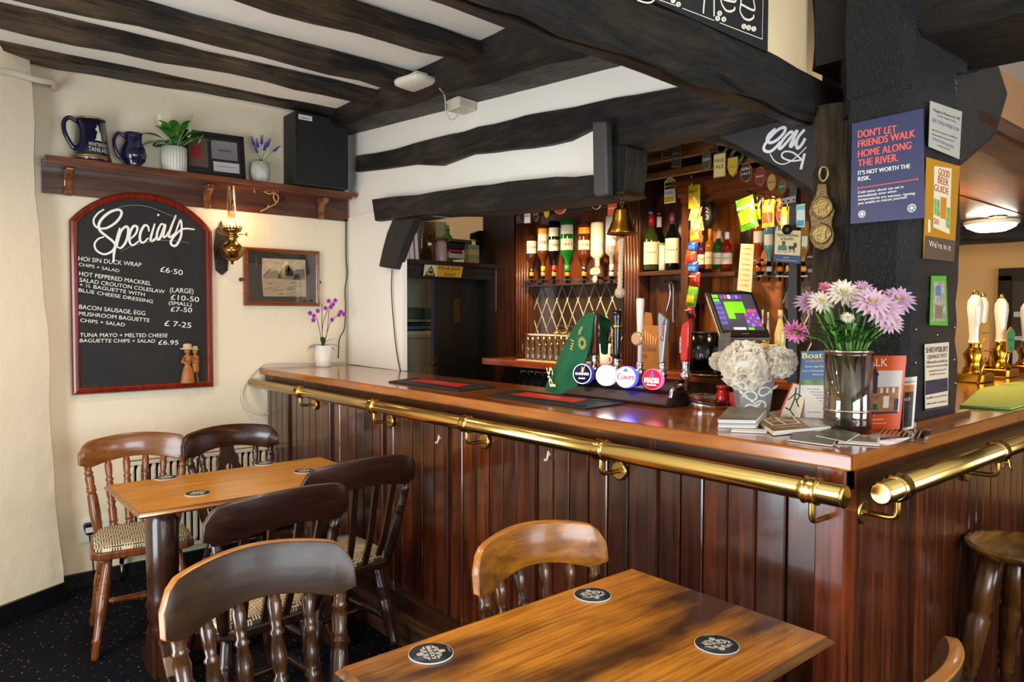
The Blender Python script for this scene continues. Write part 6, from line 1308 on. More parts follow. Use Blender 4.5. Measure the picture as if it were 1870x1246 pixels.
# tower between the pilasters: sides, cornice, shelf
ty0, ty1 = at(1170, 500, X=XF).y, at(1250, 500, X=XF).y
mk('tower_back', MB().box((1.64, ty1, CZ), (1.66, ty0, 2.15)), wood('#220b07', '#4a1c12', 'Z', .3, .1, 0), bb)
zs = at(1210, 495, X=XF).z
mk('wine_shelf', MB().box((XF-.02, ty1, zs-.022), (1.66, ty0, zs)), MHY, bb)
mk('tower_side', MB().box((XF-.03, ty1-.045, zs-.9*.2), (1.66, ty1, 2.12)), MH, bb)
mk('tower_lower_panel', MB().box((1.58, ty1, CZ), (1.60, ty0, zs-.022)), MH, bb)
zc0, zc1 = at(1150, 362, X=XF).z, at(1150, 322, X=XF).z
m = MB()
for i, (d, a, b) in enumerate([(.0, 0, .35), (.02, .35, .55), (.035, .55, .75), (.055, .75, 1)]): m.box((XF-.02-d, at(1176, 340, X=XF).y-.0, zc0+(zc1-zc0)*a), (XP, at(1140, 340, X=XF).y+.02+d, zc0+(zc1-zc0)*b))
mk('capital', m, MHY, bb)
# long cornice to the right
zc0, zc1 = at(1300, 366, X=XF).z, at(1300, 330, X=XF).z
m = MB()
for d, a, b in [(.0, 0, .25), (.03, .25, .6), (.05, .6, .8), (.08, .8, 1)]: m.box((XF-.04-d, yR-.3, zc0+(zc1-zc0)*a), (XP, ty1, zc0+(zc1-zc0)*b))
mk('cornice', m, wood('#5a2610', '#8e4a1e', 'Y', .3, .1, 0), bb)
by0, by1 = at(1252, 500, X=1.6).y, at(1370, 500, X=1.6).y
mk('orange_panel', MB().box((1.69, by1-.12, CZ), (1.71, by0, zc0)), MO, bb)
z2 = at(1310, 500, X=1.6).z
mk('spirit_shelf', MB().box((XF+.0, at(1352, 500, X=1.55).y, z2-.02), (1.70, by0, z2)), MHY, bb)
mk('fluted_panel', MB().box((1.68, at(1372, 440, X=1.68).y, CZ+.2), (1.70, at(1352, 440, X=1.68).y, zc0)), MH, bb)
# leaded mirror panels
MIR = plain('#6e6259', .08, .85)
def lattice(y0, y1, z0, z1, dx, dz, name, lab):
    g = mk(name, MB().box((XP-.012, y1, z0), (XP-.002, y0, z1)), MIR, bb); m = MB(); n = int((y0-y1)/dx)+3
    for s in (-1, 1):
        for i in range(-6, n+6):
            ya = y0-i*dx; za, zb = z0, z1; yb = ya-s*(zb-za)*dx/dz
            # clip to the panel
            pts = []
            for k in range(13):
                t = k/12; yy = ya+(yb-ya)*t
                if y1 <= yy <= y0: pts.append(V((XP-.014, yy, za+(zb-za)*t)))
            if len(pts) > 1: m.tube([pts[0], pts[-1]], .0045, 5)
    mk('lead_strips', m, plain('#b9a88c', .35, .6), g)
lattice(at(966, 600, X=XP).y, at(1140, 600, X=XP).y, CZ, at(1050, 520, X=XP).z, .10, .20, 'leaded_mirror', '')
lattice(at(1372, 600, X=XP).y, at(1500, 600, X=XP).y, CZ, at(1420, 525, X=XP).z, .085, .17, 'leaded_mirror', '')
mk('upper_back', MB().box((XP-.01, at(1140, 450, X=XP).y, at(1050, 520, X=XP).z), (XP-.002, at(966, 450, X=XP).y, 2.2)), wood('#3a160a', '#6e3218', 'Z', .3, .1, 0), bb)
# boarded soffit and beam above the back bar, carrying the pump clips
struct('bar_soffit', MB().box((.76, .62, 2.26), (1.8, 3.2, 2.29)), plain('#171009', .7), label='dark soffit above the back bar')
mk('clip_rail', MB().box((1.10, .62, 2.12), (1.13, 1.7, 2.15)).box((1.10, .62, 2.20), (1.14, 1.7, 2.262)), wood('#4a2c10', '#8a5a24', 'Y', .5, .2, 0), label='rough wooden battens holding the pump clips', cat='rail')
# optic rail
def opt(px, ytop, wpx, prof, glassc, label, bands, cap, X=1.60, ybot=505, measure='#c9821a', kind='bottle', dosecol=None):
    c = at(px, ybot, X=X); zt = at(px, ytop, X=X).z; h = zt-c.z; r_ = wpx/2*mpp(c); t = thing('optic_bottle', c, label, 'bottle', 'spirit bottles upside down on optics')
    T = Matrix.Translation(c)
    mk('bottle_glass', MB().lathe([(r*r_, z*h) for r, z in prof], 18, 0, T), glassc, t)
    for (z0, z1, rr, colr, txt) in bands:
        a = facing(c); m = MB(); m.lathe([(rr*r_+.001, z0*h), (rr*r_+.001, z1*h)], 16, 0, T, a-.95, a+.75); m2 = mk('label', m, colr, t)
        if txt: mm = MB(); cyltext(mm, txt, c, rr*r_, a, 1.3, (z0+(z1-z0)*.4)*h, (z1-z0)*h*.28, lift=.002); mk('lettering', mm, plain('#3a1c14', .5), m2)
    mk('neck_band', MB().lathe([(r_*.36, .10*h), (r_*.36, .20*h)], 14, 0, T), cap, t)
    o = mk('optic', MB().lathe([(.004, -.045), (.008, -.04), (.008, -.012), (.014, -.008), (.016, .03), (.012, .036), (.010, .05)], 14, 0, T), BLACKG, t)
    mk('dose_chamber', MB().lathe([(.0135, -.004), (.0165, .012), (.0165, .026), (.0135, .03)], 14, 0, T), plain(measure, .15, coat=.5), o)
    mk('optic_bar', MB().box((c.x-.012, c.y-.03, c.z-.024), (c.x-.004, c.y+.03, c.z-.018)), CHROME, o)
    return t
BOT = [(.33, .06), (.34, .16), (.36, .28), (.55, .34), (.9, .42), (1, .48), (1, .96), (.9, 1.0), (.2, 1.0), (.15, 1.02), (.05, 1.025)]
SQ = [(.33, .06), (.34, .2), (.4, .33), (.95, .38), (1, .42), (1, .96), (.92, 1.0), (.1, 1.0)]
LBW = plain('#cfc3aa', .6); LBO = plain('#d9921e', .6); LBR = plain('#b8391c', .5); LBY = plain('#e0b020', .5)
opt(971, 430, 22, BOT, bottle_glass('#4a2e12'), 'squat optic bottle with plain cream label, closest to the passage', [(.55, .85, 1, LBW, '~~~~')], STEEL)
opt(992, 412, 23, BOT, bottle_glass('#6a3a10'), 'amber rum optic bottle with orange and cream label', [(.5, .82, 1, LBW, '~~'), (.82, .93, 1, LBO, '')], LBY)
opt(1012, 405, 23, BOT, bottle_glass('#15180f'), 'dark vermouth optic bottle with oval white label', [(.46, .66, 1, LBW, '~~~'), (.72, .88, 1, LBW, '')], LBR)
opt(1036, 402, 28, BOT, bottle_glass('#1c8a2a'), 'bright green vermouth optic bottle with oval white label', [(.46, .66, 1, LBW, '~~'), (.74, .9, 1, LBW, '')], plain('#2a8a4a', .4))
opt(1067, 409, 26, SQ, bottle_glass('#7a3c10'), 'amber whiskey liqueur optic bottle with cream and orange label', [(.5, .68, 1, LBW, '~~~~~'), (.8, .92, 1, LBO, '')], STEEL)
opt(1091, 407, 26, SQ, plain('#d8cbb2', .25, coat=.4), 'opaque white schnapps optic bottle above the oval tap sign', [(.52, .62, 1, plain('#b9b2c4', .5), '')], plain('#c9825a', .4), measure='#d9d2c4')
opt(1117, 395, 24, SQ, bottle_glass('#b8bab4'), 'clear vodka optic bottle with white label behind the bell', [(.5, .74, 1, plain('#d8d6d4', .5), '~~~')], plain('#d9d6d2', .4), measure='#bbbbbb')
opt(1132, 432, 18, BOT, bottle_glass('#8a5a1c'), 'amber optic bottle with red label half hidden by the bell rope', [(.6, .85, 1, LBR, '')], LBR)
c = at(1088, 505, X=1.57); t = thing('oval_tap_sign', c, 'cream oval sign lettered Archers on the optic rail', 'sign')
mk('plate', MB().prism([(-.04, .02), (-.035, .045), (0, .055), (.035, .045), (.04, .02), (.03, .012), (-.03, .012)], 0, .01, 0, FX(c)), plain('#e4d0ac', .4), t)
m = MB(); T = FX(c); addtext(m, 'ARCHERS', T @ V((-.032, .026, .011)), T @ V((.032, .026, .011)), .013, UZ, .0006); mk('lettering', m, plain('#a04a20', .5), t)
mk('oval_knob', MB().lathe([(.0, .016), (.016, .012), (.024, .0), (.0, -.001)], 18, 0, T @ Matrix.Translation((0, -.018, .004)) @ Matrix.Diagonal((.85, 1.15, 1, 1))), plain('#d8cdb8', .25, coat=.4), t)
yA, yB_ = at(960, 505, X=1.64).y, at(1140, 505, X=1.64).y; zr_ = at(1050, 512, X=1.62).z
mk('optic_rail', MB().box((1.615, yB_, zr_-.006), (1.63, yA, zr_+.012)).box((1.60, yB_, zr_-.03), (1.71, yA, zr_-.02)), STEEL, label='steel rail carrying the optics left of the bell', cat='rail')
# right hand optics
for i, (px, yt, wp, col, lb, ms) in enumerate([(1385, 392, 22, '#a8501c', 'red brown rose gin optic bottle left of the scrumpy sign', '#b8501a'), (1404, 400, 20, '#7fb8b4', 'pale turquoise gin optic bottle beside the scrumpy sign', '#c9c9b8'), (1424, 402, 20, '#b9b9a4', 'clear optic bottle hidden behind the scrumpy sign', '#c96a1a'), (1441, 402, 18, '#a86a1c', 'amber optic bottle hidden behind the scrumpy sign', '#c98a1a'), (1466, 405, 20, '#b98a3a', 'golden optic bottle beside the old post', '#c9821a')]):
    opt(px, yt, wp, BOT, bottle_glass(col), lb, [(.5, .7, 1, LBW, '')], [LBR, STEEL, LBO, LBY, LBR][i], X=1.62, ybot=497, measure=ms)
yA, yB_ = at(1372, 505, X=1.64).y, at(1490, 505, X=1.64).y
mk('optic_rail', MB().box((1.635, yB_, zr_-.02), (1.65, yA, zr_-.002)).box((1.635, yB_, zr_+.05), (1.65, yA, zr_+.06)), STEEL, label='steel rail carrying the optics beside the scrumpy sign', cat='rail')
# --- bottles standing on shelves
def bottle(px, ybot, ytop, wpx, glassm, capm, lab, label, X, prof=None, wine=False, group='bottles on the back bar shelves'):
    c = at(px, ybot, X=X); h = at(px, ytop, X=X).z-c.z; r_ = wpx/2*mpp(c); t = thing('wine_bottle' if wine else 'spirit_bottle', c, label, 'bottle', group); T = Matrix.Translation(c)
    pr = prof or ([(.9, 0), (1, .02), (1, .52), (.85, .62), (.42, .74), (.36, .80), (.36, .97), (.3, .98)] if wine else [(.9, 0), (1, .02), (1, .55), (.9, .64), (.45, .72), (.38, .76), (.38, .88), (.3, .9)])
    mk('bottle_glass', MB().lathe([(r*r_, z*h) for r, z in pr], 18, 0, T), glassm, t)
    z0 = .80 if wine else .80; mk('cap', MB().lathe([(.42*r_, z0*h), (.43*r_, h*.995), (.2*r_, h)], 14, 0, T), capm, t)
    if lab:
        a = facing(c); m = MB(); m.lathe([(r_*1.01+.001, lab[0]*h), (r_*1.01+.001, lab[1]*h)], 14, 0, T, a-1.3, a+1.3); l_ = mk('label', m, lab[2], t)
        if len(lab) > 3: m = MB(); cyltext(m, lab[3], c, r_*1.01, a, 1.4, (lab[0]+lab[1])/2*h, h*.04, lift=.0025); mk('lettering', m, plain('#4a3a30', .6), l_)
    return t
GG = bottle_glass('#1a2a10'); GD = bottle_glass('#10140c')
bottle(1189, 494, 392, 27, bottle_glass('#4a5a1a'), RED, (.1, .5, LBW, '~~~~'), 'white wine bottle with a big cream label, red neck and blue stopper', 1.53, wine=True)
q = at(1189, 390, X=1.53); mk('bottle_stopper', MB().lathe([(.008, -.006), (.014, .0), (.014, .008), (.006, .012)], 12, 0, Matrix.Translation(q)), plain('#2a8ab8', .4), label='blue bottle stopper on the cream labelled wine', cat='stopper')
bottle(1203, 494, 396, 24, GD, plain('#c9b9b4', .5), (.2, .5, plain('#8aa83a', .5)), 'dark wine bottle with a pink stopper behind the white wine', 1.58, wine=True)
q = at(1203, 392, X=1.58); mk('bottle_stopper', MB().lathe([(.007, -.006), (.012, 0), (.012, .007), (.005, .01)], 12, 0, Matrix.Translation(q)), plain('#b02a5a', .4), label='pink bottle stopper on the dark wine bottle', cat='stopper')
bottle(1227, 494, 389, 25, GD, plain('#5a2a4a', .4), (.12, .55, LBW, '~~'), 'black red wine bottle with a tall cream label on the wine shelf', 1.53, wine=True)
c = at(1209, 494, X=1.50); t = thing('white_candle', c, 'slim white tube standing between the wine bottles', 'candle'); mk('body', MB().lathe([(.018, 0), (.017, .06), (.015, .12), (.016, .135), (0, .137)], 14, 0, Matrix.Translation(c)), plain('#d9d0bc', .5), t)
for px, yb, yt, wp, col, cap, lb, lc in [(1281, 491, 430, 15, '#6a2a4a', plain('#c9743a', .5), 'purple gin bottle behind the crisp packets', LBW), (1296, 492, 418, 17, '#b8781c', plain('#d0802a', .4), 'golden whisky bottle with orange cap on the spirit shelf', LBW), (1311, 490, 417, 15, '#a86a1a', plain('#cf9a4a', .4), 'amber bottle with tan cap at the back of the spirit shelf', LBY),
                                         (1312, 492, 422, 20, '#1a6a3a', plain('#e8e4da', .4), 'green gin bottle with white cap on the spirit shelf', LBW), (1327, 491, 424, 19, '#a8261c', plain('#e8e4da', .4), 'red pink gin bottle with white cap on the spirit shelf', LBW)]:
    bottle(px, yb, yt, wp, bottle_glass(col), cap, (.12, .42, lc, '~~'), lb, 1.57 if 'back' not in lb else 1.63)
# --- glasses
GLS = glass('#fff2d8', .93, .03)
def pint(c, h, r0, r1, label, cat='glass', handle=False, group='beer glasses on the back shelf'):
    t = thing('beer_mug' if handle else 'pint_glass', c, label, cat, group); T = Matrix.Translation(c)
    mk('glass_wall', MB().lathe([(0, .006), (r0*.9, .006), (r0, .0), (r0*1.0, .01), (r1, h), (r1*.94, h), (r0*.9, .012)], 18, 0, T), GLS, t)
    if handle: mk('handle', MB().tube(spline([c+V((0, r1*.9, h*.85)), c+V((0, r1*1.7, h*.75)), c+V((0, r1*1.7, h*.35)), c+V((0, r0*.95, h*.2))], 5), .006, 8), GLS, t)
    else: mk('rim', MB().lathe([(r1, h-.002), (r1+.001, h), (r1*.95, h+.001)], 18, 0, T), plain('#fff6e0', .05, spec=1), t)
hg = at(1000, 612, X=1.55).z-CZ
row = [(966, 'first'), (975, 'second'), (985, 'third'), (996, 'fourth'), (1007, 'fifth'), (1018, 'sixth'), (1029, 'seventh'), (1040, 'eighth')]
for i, (px, od) in enumerate(row):
    p = at(px, 650, X=1.50); pint(V((1.50, p.y, CZ)), hg, .030, .037, 'clear %s glass from the passage in the front row on the back shelf' % od, handle=i == 0)
for i, (px, od) in enumerate(row[:7]):
    p = at(px+6, 650, X=1.60); pint(V((1.60, p.y, CZ)), hg*1.02, .030, .037, 'clear %s glass from the passage in the rear row on the back shelf' % od)
def wineglass(c, h, r_, label, inv=True, group='wine glasses'):
    t = thing('wine_glass', c, label, 'glass', group); pr = [(r_*.95, 0), (r_*.97, .003), (.12*r_, .006), (.10*r_, h*.45), (.5*r_, h*.55), (r_, h*.75), (r_*.85, h), (r_*.8, h), (r_*.94, h*.75), (.4*r_, h*.57), (0, h*.54)]
    if inv: pr = [(r, h-z) for r, z in pr]
    mk('bowl_and_stem', MB().lathe(pr, 16, 0, Matrix.Translation(c)), GLS, t)
z_ = CZ+hg+.012
for i, (px, od) in enumerate([(1018, 'first'), (1032, 'second'), (1046, 'third'), (1058, 'fourth')]):
    p = at(px, 600, X=1.55); wineglass(V((1.55, p.y, z_)), at(1030, 594, X=1.55).z-z_, .032, 'upturned wine glass %s from the passage on top of the beer glasses' % od, group='upturned wine glasses')
for i in range(7):
    p = at(958+i*13, 690, X=1.55); zt = CZ-.05; h = .16; wineglass(V((1.55, p.y, zt-h)), h, .034, 'wine glass %s from the passage hanging under the back shelf' % ['first', 'second', 'third', 'fourth', 'fifth', 'sixth', 'seventh'][i], inv=False, group='hanging wine glasses')
mk('glass_mat', MB().box((1.44, at(1060, 655, X=1.5).y, CZ), (1.66, at(955, 655, X=1.5).y, CZ+.004)), plain('#c9bda4', .6), label='pale mesh mat under the beer glasses', cat='mat')
mk('rack_board', MB().box((1.46, at(1060, 670, X=1.5).y, CZ-.05), (1.66, yL, CZ-.045)), MHY, label='slotted board holding the hanging wine glasses', cat='board')
# --- bell
XBL = .60; c = at(1136, 428, X=XBL); kz = mpp(c); zt = at(1136, 381, X=XBL).z; h = zt-c.z
t = thing('brass_bell', c, 'brass bell with plaited rope hanging over the bar', 'bell'); T = Matrix.Translation(c); rr = 28*kz
mk('bell_body', MB().lathe([(rr*.9, .004), (rr, 0), (rr*1.0, .006), (rr*.90, .02), (rr*.72, .045), (rr*.62, h*.6), (rr*.56, h*.9), (rr*.48, h), (0, h*1.02)], 28, 0, T), plain('#a5782c', .28, 1, bump=.1, bscale=30), t)
mk('crown_loop', MB().tube([c+V((0, 0, h)), c+V((0, 0, h+.015))], .006).tube(spline([c+V((0, .008*math.sin(a), h+.025+.010*-math.cos(a))) for a in [k*PI/4 for k in range(9)]], 3), .003, 6), BRASSD, t)
mk('bracket', MB().tube(spline([c+V((0, 0, h+.035)), c+V((.0, .02, h+.06)), c+V((.03, .06, h+.07))], 5), .006).box((XBL-.03, c.y-.04, c.z+h+.055), (XBL+.06, c.y+.02, c.z+h+.065)), BRASSD, t)
m = MB(); p0 = at(1135, 435, X=XBL); p1 = at(1132, 528, X=XBL); n = 26
for s in range(3):
    m.tube([p0.lerp(p1, i/n)+V((.006*math.cos(i*1.1+s*2.1), .006*math.sin(i*1.1+s*2.1), 0)) for i in range(n+1)], .0062, 6)
mk('rope', m, plain('#c9b595', .9), t)
mk('rope_knot', MB().ball(at(1132, 535, X=XBL), (.022, .022, .024), 0, 14, 10), plain('#c9b595', .9, bump=1, bscale=120), t)
mk('clapper', MB().tube([c+V((0, 0, h*.8)), c+V((0, 0, -.005))], .004), BRASSD, t)
# --- pump clips
def clip(px, py, wpx, hpx, shape, face, text, label, X=1.06, rim=None, tc_='#f0e6cc', yaw=.0):
    c = at(px, py, X=X); k = mpp(c); w_, h_ = wpx*k/2, hpx*k/2; T = FX(c) @ Matrix.Rotation(yaw, 4, 'Y')
    if shape == 'oval': poly = [(w_*math.cos(a*PI/12), h_*math.sin(a*PI/12)) for a in range(24)]
    elif shape == 'shield': poly = [(-w_, h_), (w_, h_), (w_, -h_*.1), (w_*.7, -h_*.6), (0, -h_), (-w_*.7, -h_*.6), (-w_, -h_*.1)]
    elif shape == 'gable': poly = [(-w_, -h_), (w_, -h_), (w_, h_*.7), (0, h_), (-w_, h_*.7)]
    else: poly = [(-w_, -h_), (w_, -h_), (w_, h_), (-w_, h_)]
    t = thing('pump_clip', c-V((0, 0, h_)), label, 'pump clip', 'beer pump clips around the hatch')
    mk('plaque', MB().prism(poly, -.006, 0, 0, T), rim or plain('#8a6a2a', .4), t)
    m = MB(); m.add([T @ V((x*.9, y*.92, .0006)) for x, y in poly], [tuple(range(len(poly)))]); mk('face', m, face, t)
    if text:
        m = MB(); n = len(text)
        for i, s in enumerate(text): y = h_*(.25-.5*i) if n > 1 else -h_*.1; addtext(m, s, T @ V((-w_*.7, y, .001)), T @ V((w_*.7, y, .001)), min(h_*.34, w_*.5), T.to_3x3() @ V((0, 1, 0)), .0006)
        m2 = mk('lettering', m, plain(tc_, .5), t)
    return t
G_ = lambda c: plain(c, .4)
for a in [(1216, 275, 16, 26, 'rect', G_('#2a2624'), ['~~'], 'dim dark square pump clip at the left end of the top row', 1.06, None, '#8a8078', .5), (1235, 287, 17, 37, 'rect', G_('#3a3a34'), ['~~~~', '~~~'], 'grey slanted pump clip second in the top row', 1.06, None, '#b9b0a0', .4),
          (1290, 292, 19, 36, 'oval', G_('#4a443e'), ['DOOM'], 'grey oval pump clip in the top row'), (1314, 302, 26, 44, 'rect', G_('#d8c07a'), ['PALE', 'ALE'], 'cream rectangular pale ale pump clip', 1.06, None, '#2a2418'), (1338, 305, 22, 36, 'shield', G_('#c9a81a'), ['~~'], 'yellow shield pump clip', 1.06, None, '#8a6a10'),
          (1362, 315, 25, 33, 'oval', G_('#3a1a12'), ['~~~', '~~'], 'brown oval pump clip with gold rim'), (1388, 322, 20, 35, 'oval', G_('#7a1c16'), ['~~~~'], 'dark red oval pump clip'), (1409, 333, 18, 31, 'oval', G_('#b98a3a'), ['~~'], 'tan oval pump clip with scrolls', 1.06, None, '#4a2a10'), (1428, 341, 15, 24, 'oval', G_('#2a5a24'), ['~~'], 'small green oval pump clip')]: clip(*a)
for px, lb in ((1318, 'brown ring-shaped dark pump clip behind the pale ale clip'), (1346, 'brown ring-shaped dark pump clip behind the yellow shield clip')):
    c = at(px, 268 if px < 1330 else 284, X=1.07); t = thing('ring_clip', c-V((0, 0, .03)), lb, 'pump clip', 'dark ring plaques'); T = FX(c); mk('plaque', MB().lathe([(.018, 0), (.02, .006), (.036, .006), (.038, 0), (.018, 0)], 24, 0, T), G_('#2a2a1c'), t)
for a in [(963, 395, 13, 26, 'rect', G_('#d8d0c0'), ['~~~'], 'white slanted pump clip at the lintel end by the optics', .90, None, '#3a3a3a', .4), (978, 392, 14, 26, 'oval', G_('#1a1a1a'), ['C3'], 'black oval pump clip with white lettering', .90), (998, 388, 15, 22, 'shield', G_('#e0b41a'), [], 'plain yellow shield pump clip under the lintel', .90), (1023, 381, 29, 20, 'oval', G_('#c8402a'), ['~~'], 'wide red and cream oval pump clip under the lintel', .90, G_('#e4c890')), (1089, 374, 20, 17, 'oval', G_('#1c1a18'), [], 'black round pump clip with white ring under the lintel', .90, G_('#e0dccf')),
          (1117, 381, 20, 27, 'rect', G_('#cf4a1c'), ['~~~~'], 'orange square pump clip beside the bell', .80), (1223, 347, 24, 48, 'gable', G_('#c9a41c'), [], 'yellow and black blonde beer pump clip on the tower', 1.44, G_('#e4dcc0'))]: clip(*a)
m = MB(); c = at(1223, 347, X=1.44); T = FX(c); k = mpp(c); m.add([T @ V((x*k, y*k, .0012)) for x, y in ((-10.5, 2), (10.5, 2), (10.5, 13), (-10.5, 13))], [(0, 1, 2, 3)], 0); m.add([T @ V((x*k, y*k, .0012)) for x, y in ((-10.5, -12), (10.5, -12), (10.5, 1), (-10.5, 1))], [(0, 1, 2, 3)], 1)
addtext(m, 'SALOPIAN', T @ V((-9*k, 5*k, .002)), T @ V((9*k, 5*k, .002)), 4*k, UZ, .0006, 2); addtext(m, 'BLONDE', T @ V((-8*k, -8*k, .002)), T @ V((8*k, -8*k, .002)), 5*k, UZ, .0006, 3)
par = [o for o in COL.objects if o.get('label') == 'yellow and black blonde beer pump clip on the tower'][0]; mk('band', m, [G_('#14120f'), G_('#d8d0c4'), G_('#e8d88a'), G_('#3a3450')], par)
mk('clip_board', MB().box((.912, at(1128, 390, X=.912).y, 1.985), (.93, at(950, 390, X=.912).y, 2.262)), plain('#1c120a', .6), label='dark board behind the hatch lintel with pump clips pinned on it', cat='board')
# --- crisp packets
def packet(px, py, wpx, hpx, X, mat, mat2, text, label, rot=0, tilt=0, tcol='#f4ead0'):
    c = at(px, py, X=X); k = mpp(c); w_, h_ = wpx*k/2, hpx*k/2; T = FX(c) @ Matrix.Rotation(rot, 4, 'Z') @ Matrix.Rotation(tilt, 4, 'X')
    t = thing('crisp_packet', c-V((0, 0, h_)), label, 'crisp packet', 'snack packets hanging behind the bar'); m = MB()
    bul = lambda u, v: .016*(max(0, math.sin(PI*u))*max(0, math.sin(PI*v)))**.6
    wr = lambda u, v: .0025*math.sin(u*23+px)*math.cos(v*17)
    m.grid(lambda u, v: T @ V(((u-.5)*2*w_, (v-.5)*2*h_, bul(u, v)+wr(u, v))), 10, 10, 0); m.grid(lambda u, v: T @ V(((u-.5)*2*w_, (v-.5)*2*h_, -bul(u, v))), 6, 6, 0); mk('bag', m, mat, t)
    m = MB(); m.grid(lambda u, v: T @ V(((u-.5)*1.5*w_, (v*.4-.42)*2*h_*.9+h_*.1, bul(.5+(u-.5)*.75, .5+(v*.4-.42)*.9)+.004)), 6, 4, 0); mk('print', m, mat2, t)
    if text: m = MB(); addtext(m, text, T @ V((-w_*.75, h_*.28, .019)), T @ V((w_*.75, h_*.28, .019)), min(h_*.28, w_*.5), T.to_3x3() @ V((0, 1, 0)), .001, 0, 0, .0006); mk('lettering', m, plain(tcol, .5), t)
FO = lambda c: plain(c, .28, coat=.3)
XS = 1.38
packet(1268, 359, 25, 42, XS, FO('#d8bd10'), FO('#c9a80e'), '~~', 'yellow nut packet at the top of the hanging strip', 0, 0, '#6a5208')
for a in [(1270, 390, 24, 28, FO('#c9a878'), FO('#b98a50'), '', 'tan peanut packet second on the hanging strip'), (1274, 411, 24, 26, FO('#c9a060'), FO('#d8b478'), '', 'pale tan peanut packet third on the hanging strip'), (1271, 431, 26, 24, FO('#d8641c'), FO('#e0a01c'), '', 'orange crisp packet with yellow flash on the strip'), (1266, 450, 20, 20, FO('#1c4aa0'), FO('#3a7ac0'), '', 'blue crisp packet under the orange one'),
          (1262, 470, 22, 26, FO('#c84a1c'), FO('#a8321c'), '', 'red orange crisp packet halfway down the strip'), (1266, 488, 22, 22, FO('#1c5ab0'), FO('#5a9ad0'), '', 'bright blue crisp packet lower on the strip'), (1269, 510, 22, 26, FO('#b8361c'), FO('#8a2414'), '~~~~', 'brick red crisp packet low on the strip'), (1264, 541, 22, 36, FO('#6aa81c'), FO('#d8c81c'), '', 'lime green crisp packet near the strip end'), (1262, 570, 18, 24, FO('#7a1c18'), FO('#5a1410'), '~~~~', 'dark red crisp packet at the strip end')]:
    packet(a[0], a[1], a[2], a[3], XS+.01, a[4], a[5], a[6], a[7], random.uniform(-.25, .25))
mk('packet_strip', MB().tube([at(1263, 318, X=XS+.02), at(1263, 345, X=XS+.02), at(1262, 560, X=XS+.03)], .004, 6), plain('#d8ccb4', .5), label='pale hanging strip holding the snack packets', cat='strip')
q = at(1263, 314, X=XS); m = MB(); m.turned(q+V((.01, 0, 0)), q-V((.006, 0, 0)), [(0, .016), (.7, .016), (1, .011)], 18); mk('round_hook_badge', m, plain('#2a1a18', .4), label='round dark badge above the snack strip', cat='badge')
XS2 = 1.25
packet(1364, 390, 36, 60, XS2, FO('#5ab01c'), FO('#e0b81c'), '~~~~', 'green crisp packet with a gold bowl picture', .22); packet(1384, 385, 22, 50, XS2+.04, FO('#1c1c14'), FO('#d8b01c'), 'ONION', 'black and yellow onion ring packet behind the green one', 0, 0, '#e8d01c'); packet(1403, 390, 24, 50, XS2+.03, FO('#d0a83a'), FO('#8a4a1c'), '', 'golden snack packet in the right hand cluster'); packet(1419, 388, 18, 48, XS2+.06, FO('#c88a5a'), FO('#c03a24'), 'PEPPER', 'salmon pepper snack packet in the right hand cluster', 0, 0, '#3a1a10'); packet(1434, 398, 16, 40, XS2+.05, FO('#e0c83a'), FO('#f0e8a0'), '', 'bright yellow packet next to the black rail')
m = MB()
for i in range(7): q = at(1372+i*11, 352+i*2.2, X=XS2+.02); m.tube([q+V((.05, 0, .01)), q, q-V((0, 0, .045))], .003, 5)
ra, rb = at(1365, 350, X=XS2+.07), at(1445, 366, X=XS2+.07); m.tube([ra, rb], .004, 6); m.tube([ra, V((1.47, ra.y, ra.z))], .004, 6); m.tube([rb, V((1.47, rb.y, rb.z))], .004, 6); mk('hook_rail', m, BRASS2, label='brass rail of snack hooks under the cornice', cat='hook rail')
# black sloping post with plaques
xk = .80
o = MB(); P = pxpoly([(1442, 320), (1455, 330), (1455, 700), (1437, 700)], X=xk); slab(o, P, (.03, 0, 0)); mk('black_upright', o, plain('#17171a', .5), label='narrow black upright left of the old post', cat='upright')
c = at(1440, 360, X=.78); t = thing('metal_plate', c, 'small grey metal plate with three screws on the black upright', 'plate'); P = pxpoly([(1426, 374), (1453, 369), (1453, 357), (1427, 363)], X=.785); mk('plate', slab(MB(), P, (.004, 0, 0)), STEEL, t)
m = MB()
for px, py in ((1430, 368), (1439, 367), (1449, 365)): q = at(px, py, X=.783); m.turned(q, q-V((.003, 0, 0)), [(0, .003), (1, .0025)], 8)
mk('screws', m, BLACK, t)
P = pxpoly([(1413, 478), (1461, 482), (1463, 421), (1415, 420)], X=.77); t = thing('scrumpy_sign', P[0], 'cream and blue traditional scrumpy sign with a horse and cart', 'sign'); mk('board', slab(MB(), P, (.01, 0, 0)), plain('#cdbf8e', .4), t, bevel=.003)
m = MB(); cquad(m, P, 0, 0, 1, .24, 0); cquad(m, P, .15, .38, .48, .52, 1, .001); cquad(m, P, .55, .42, .78, .52, 2, .001); cquad(m, P, .74, .48, .86, .62, 2, .001); cquad(m, P, .3, .52, .42, .66, 3, .001)
for u in (.2, .42): cc = ontocard(P, u, .36, .0015); m.ribbon([cc+V((0, .006*math.cos(a*PI/6), .006*math.sin(a*PI/6))) for a in range(13)], .0015, (-1, 0, 0), 2)
for u in (.57, .62, .73, .77): cquad(m, P, u, .32, u+.02, .44, 2, .001)
mk('picture', m, [plain('#23345e', .4), plain('#2a6a7a', .4), plain('#3a2a1c', .5), plain('#3a4a2a', .5)], t)
